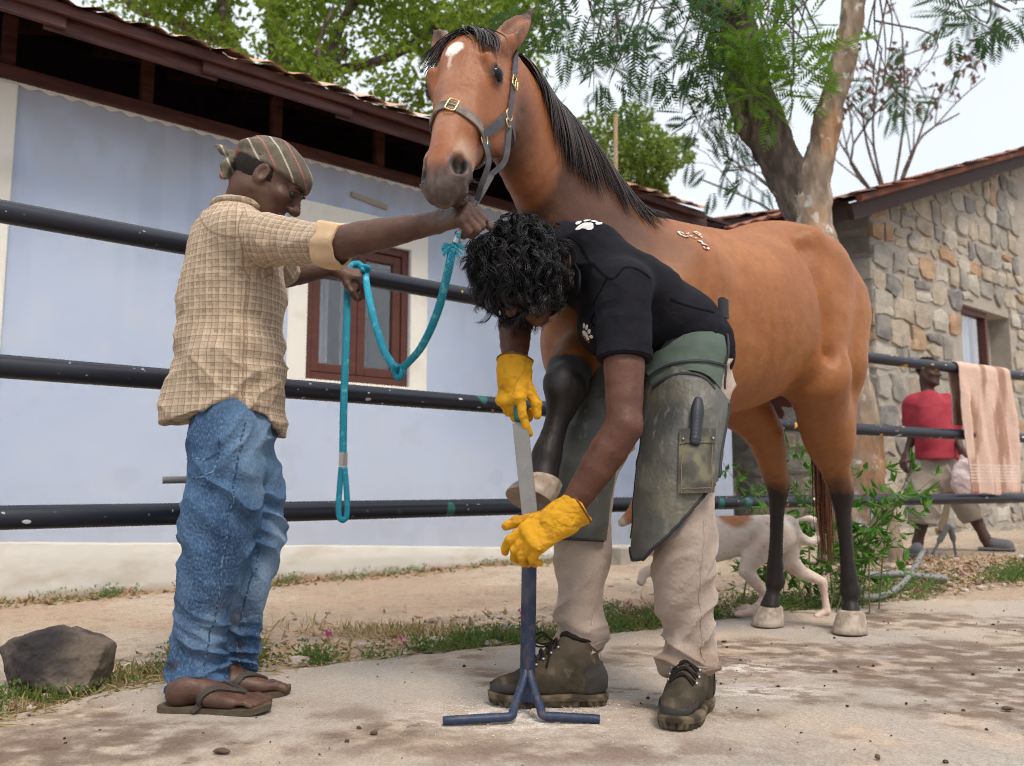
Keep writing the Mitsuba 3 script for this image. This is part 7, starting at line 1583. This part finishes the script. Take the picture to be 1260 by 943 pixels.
la, lc = np.array(la), np.array(lc); rough('green_stem', (.13, .14, .06), .8, .2); put(SHR, 'stem', cat_(st_), 'mat_green_stem', kind='stuff'); s_ = np.cross(la, np.tile(V(.1, .1, 1), (len(la), 1))+pr.randn(len(la), 3)*.35); s_ /= np.linalg.norm(s_, axis=1, keepdims=True)
put(SHR, 'leaf', quads(lc, la, s_, pr.uniform(.05, .095, len(la)), pr.uniform(.017, .030, len(la)), .07), 'mat_shrub_leaf', kind='stuff')

# ---------------------------------------------------------------- forked tree
def c_bark(p, n, uv):
    a = fbm(p.x*3, p.y*3, p.z*1.5, 4); b_ = fbm(p.x*22, p.y*22, p.z*5, 4); c = mix([.20, .15, .115], [.36, .285, .22], smoothstep(.3, .7, a)); c = mix(c, [.38, .21, .115], smoothstep(.55, .72, fbm(p.x*5+8, p.y*5, p.z*2.5, 3))*.7)
    c = mix(c, [.50, .50, .46], smoothstep(.60, .70, fbm(p.x*14, p.y*14, p.z*9, 4))*.8); return c*(.45+1.1*b_)*(.8+.4*fbm(p.x*70, p.y*70, p.z*22, 3))
def c_bark2(p, n, uv):
    b_ = fbm(p.x*30, p.y*30, p.z*7, 4); c = mix([.085, .068, .058], [.17, .14, .12], smoothstep(.35, .7, b_)); return mix(c, [.36, .36, .33], smoothstep(.66, .74, fbm(p.x*10, p.y*10, p.z*6, 4))*.7)
rough('pale_bark', c_bark, .9, .1, lambda p, n, uv: fbm(p.x*30, p.y*30, p.z*9, 4), .02); rough('dark_bark', c_bark2, .95, .1, lambda p, n, uv: fbm(p.x*40, p.y*40, p.z*9, 4), .02)
TREE = thing('tree', 'forked tree with one pale and one dark trunk behind the rump', 'tree')
YT = 6.4; A = lambda x, y, dY=0: at(x, y, YT+dY)
tb = Body(.08)
tb.chain([zz0(A(1070, 705), -.15), A(1066, 640), A(1058, 560), A(1042, 460), A(1018, 350), A(1000, 280), A(1003, 215), A(1012, 178), A(1026, 120), A(1040, 60), A(1052, 0), A(1066, -80), A(1085, -190)], [.26, .19, .160, .15, .145, .140, .115, .105, .095, .086, .080, .072, .06], .05, 60)
tb.chain([A(1035, 640, .12), A(1020, 710, .15)], [.14, .10]); tb.chain([A(1070, 660, -.05), A(1092, 705, -.1)], [.13, .07])
TBm = push(tb.mesh(.02), lambda v: nz(v*V(1, 1, .5), 7, 3)*.05+(ridge(v*V(1, 1, .22), 16, 4)-.5)*.022); put(TREE, 'trunk', TBm, 'mat_pale_bark', True, label='pale blotched main trunk')
tb = Body(.06); tb.chain([A(1012, 330, .06), A(990, 260, .08), A(962, 205, .10), A(938, 140, .12), A(918, 80, .14), A(906, 20, .16), A(898, -40, .18), A(885, -130, .2)], [.15, .145, .150, .142, .132, .13, .11, .09], .05, 40)
tb.chain([A(912, 160, .1), A(900, 120, .1), A(893, 92, .05)], [.04, .03, .015]); tb.chain([A(935, 170, .12), A(912, 158, .1)], [.08, .045])
TBm = push(tb.mesh(.018), lambda v: nz(v*V(1, 1, .5), 6, 8)*.05+(ridge(v*V(1, 1, .2), 14, 9)-.5)*.03); put(TREE, 'limb', TBm, 'mat_dark_bark', True, label='dark second trunk with rough bark')
put(TREE, 'branch', tube(smoothpath(np.array([A(905, 10, .15), A(880, 12, .0), A(850, -6, -.2), A(800, -40, -.4), A(730, -80, -.6)]), 30), np.linspace(.075, .03, 30), 10), 'mat_dark_bark', True)
# feathery fronds
def fronds(roots, dirs, r, n_leaf=11, L=.20):
    """Twice-cut leaves: a rachis with narrow leaflets either side."""
    m = len(roots); d = dirs/np.linalg.norm(dirs, axis=1, keepdims=True); s_ = np.cross(d, V(0, 0, 1)+r.randn(m, 3)*.45); s_ /= np.maximum(np.linalg.norm(s_, axis=1, keepdims=True), 1e-6); nr = np.cross(s_, d)
    Ls = L*r.uniform(.6, 1.15, m); C, AX, SD, LL = [], [], [], []
    for j in range(n_leaf):
        t = (j+.6)/n_leaf; c = roots+d*(Ls*t)[:, None]+nr*(-.22*Ls*t*t)[:, None]
        for sg in (-1, 1):
            a = s_*sg*.85+d*.5-nr*.12; a /= np.linalg.norm(a, axis=1, keepdims=True); C.append(c); AX.append(a); SD.append(d); LL.append(Ls*.36*math.sin(math.pi*(.15+.8*t)))
    C, AX, SD, LL = np.vstack(C), np.vstack(AX), np.vstack(SD), np.concatenate(LL); return quads(C, AX, SD, LL, LL*.26, .03)
def sprays(spots, r, per, spread, mdir, L=.20):
    R_, D_ = [], []
    for (x, y, dY, rad, n_) in spots:
        n_ = max(6, int(n_*.78)); c = A(x, y, dY); q = c+r.randn(n_, 3)*rad*V(1, .9, .75); R_.append(q); D_.append((q-c)*1.2/rad+r.randn(n_, 3)*.5+mdir)
    return fronds(np.vstack(R_), np.vstack(D_), r, 11, L)
r = np.random.RandomState(33)
SP1 = [(925, 85, -.3, .15, 48), (950, 55, -.3, .17, 50), (980, 95, -.2, .13, 34), (915, 118, -.25, .10, 24), (900, 50, -.3, .16, 30), (948, 118, -.3, .09, 22), (985, 45, -.1, .12, 20)]
SP2 = [(700, 30, -.7, .20, 26), (722, 75, -.6, .18, 34), (748, 100, -.6, .13, 24), (768, 62, -.5, .20, 34), (800, 25, -.5, .24, 36), (815, 78, -.4, .16, 26), (848, 55, -.3, .18, 32), (860, 92, -.3, .11, 18), (760, 5, -.5, .24, 34), (842, 8, -.3, .22, 30), (680, 5, -.8, .18, 26), (880, 35, -.1, .17, 30), (662, 18, -.8, .13, 16), (950, 5, .2, .18, 22), (925, -30, .2, .35, 50)]
SP3 = [(1190, 12, -.3, .16, 40), (1215, 25, -.3, .12, 30), (1235, 8, -.3, .14, 30), (1090, 108, .4, .09, 22), (1108, 118, .4, .07, 16), (875, 145, .2, .09, 22), (860, 155, .2, .09, 20), (905, 175, .3, .12, 20), (890, 205, .4, .12, 14), (930, 215, .4, .12, 14)]
put(TREE, 'foliage', sprays(SP2+SP3, r, 0, 0, V(0, -.2, -.55), .24), 'mat_feather_leaf', kind='stuff'); put(TREE, 'bright_foliage', sprays(SP1, r, 0, 0, V(0, -.6, -.1), .25), 'mat_feather_bright', kind='stuff')
tw = []
for (x, y, dY, rad, n_) in SP2+SP1+SP3:
    c = A(x, y, dY); up_ = A(min(x+25, 960) if x < 960 else x-10, -20, dY*.5+.1)
    for k in range(3): tw.append(tube(smoothpath(np.array([up_+r.randn(3)*.12, (up_+c)/2+r.randn(3)*.12, c+r.randn(3)*rad*.6]), 8), np.linspace(.009, .003, 8), 4))
put(TREE, 'twig', cat_(tw), 'mat_dark_bark', kind='stuff')

# ---------------------------------------------------------------- trees beyond the roofs
def crown_leaves(clumps, r, L, W, bend=.08, up=.2):
    C = []
    for c, rad, n_ in clumps:
        d = r.randn(n_, 3); d /= np.linalg.norm(d, axis=1, keepdims=True); C.append(c+d*(rad*r.uniform(.35, 1.0, n_)**.6)[:, None]*V(1.15, 1, .75))
    C = np.vstack(C); ax = rdir(len(C), -up, r); return quads(C, ax, perp(ax, r), r.uniform(.6, 1.2, len(C))*L, r.uniform(.6, 1.2, len(C))*W, bend)
def far_tree(label, Y, limbs, blobs, L, W, leaf, r, bark='mat_dark_bark'):
    K = thing('tree', label, 'tree'); A2 = lambda x, y, dY=0: at(x, y, Y+dY)
    for i, (pts, r0, r1) in enumerate(limbs):
        P = smoothpath(np.array([A2(*q) for q in pts]), 24); 
        if i == 0: P[0, 2] = -.2
        put(K, 'trunk' if i == 0 else 'limb', tube(P, np.linspace(r0, r1, 24), 8), bark, True)
    put(K, 'crown', crown_leaves([(A2(x, y, dY), rad, n_) for x, y, dY, rad, n_ in blobs], r, L, W), leaf, kind='stuff'); return K
r = np.random.RandomState(44); bl = []
for k in range(120):
    x = r.uniform(120, 660); ymax = np.interp(x, [120, 250, 420, 560, 640, 690], [15, 65, 120, 130, 75, 25]); y = r.uniform(-190, ymax); bl.append((x, y, r.uniform(-1.6, 1.6), r.uniform(.32, .62), int(r.uniform(140, 280))))
far_tree('broad green tree whose crown rises above the lavender house', 13.0, [([(350, 600, 0), (352, 300, 0), (345, 100, 0), (330, -100, 0)], .24, .14), ([(345, 160, 0), (290, 60, -.3), (275, 20, -.5), (265, -60, -.5)], .12, .06), ([(350, 140, 0), (400, 80, .3), (425, 20, .2), (480, -60, 0)], .12, .05), ([(290, 60, -.3), (210, 25, -.4), (165, 10, -.4), (130, -40, -.4)], .08, .05), ([(400, 90, .3), (480, 70, -.2), (560, 20, -.4), (620, -20, -.4)], .09, .04), ([(425, 60, 0), (400, 95, -.9), (392, 55, -1.0), (410, 10, -1.0)], .05, .03)], bl, .15, .075, 'mat_canopy', r)
bl = [(r.normal(775, 42), r.uniform(135, 290), r.uniform(-1, 1), r.uniform(.28, .52), int(r.uniform(120, 240))) for k in range(46)]; bl = [q for q in bl if q[1] > 130+abs(q[0]-762)*.62]
far_tree('pale green rounded tree beyond the mane', 16.0, [([(770, 600, 0), (772, 400, 0), (768, 250, 0), (765, 180, 0)], .16, .06), ([(770, 300, 0), (800, 240, .2), (825, 210, .2)], .07, .03)], bl, .15, .075, 'mat_pale_canopy', r)
BT = thing('tree', 'thin bare tree with curled brown leaves beyond the stone house', 'tree'); A2 = lambda x, y, dY=0: at(x, y, 14+dY); tips = []
def twig(p, q, rad, lvl, r):
    mid = (p+q)/2+r.randn(3)*np.linalg.norm(q-p)*.08; P = smoothpath(np.array([p, mid, q]), 8); out = [tube(P, np.linspace(rad, rad*.55, 8), 5)]; tips.extend([P[5], P[-1]] if lvl < 2 else [])
    if lvl > 0:
        for k in range(3): t_ = P[r.randint(3, 8)]; d = unit(q-p)+r.randn(3)*.55+V(0, 0, .15); out += twig(t_, t_+unit(d)*np.linalg.norm(q-p)*r.uniform(.4, .7), rad*.5, lvl-1, r)
    return out
r = np.random.RandomState(9); P0 = A2(1090, 600); P0[2] = -.2; put(BT, 'trunk', tube([P0, A2(1092, 330), A2(1095, 250)], [.09, .06, .045], 7), 'mat_dark_bark', True)
tw = []
for e in ((1120, 90), (1150, 110), (1085, 60), (1060, 130), (1180, 140), (1110, 40), (1030, 170), (890, 190), (860, 220)): tw += twig(A2(1095, 260) if e[0] > 1000 else A2(985, 300), A2(*e, r.uniform(-.5, .5)), .026, 2, r)
put(BT, 'twig', cat_(tw), 'mat_dark_bark', kind='stuff')
tp_ = np.array(tips); tp_ = tp_[(r.rand(len(tp_)) < .8) & (tp_[:, 0] > 5.3)]; tp_ = np.vstack([tp_+r.randn(len(tp_), 3)*.10 for _ in range(3)]); d = rdir(len(tp_), -1.2, r); put(BT, 'leaf', quads(tp_, d, perp(d, r), r.uniform(.11, .20, len(tp_)), r.uniform(.06, .11, len(tp_)), .2), 'mat_brown_leaf', kind='stuff')
single('pole', tube([V(*(at(757, 560, 9.5)*V(1, 1, 0))), at(757.5, 140, 9.5)], .024, 8), 'mat_old_wood', 'thin wooden pole rising behind the mane against the pale tree', 'pole', smooth=True)
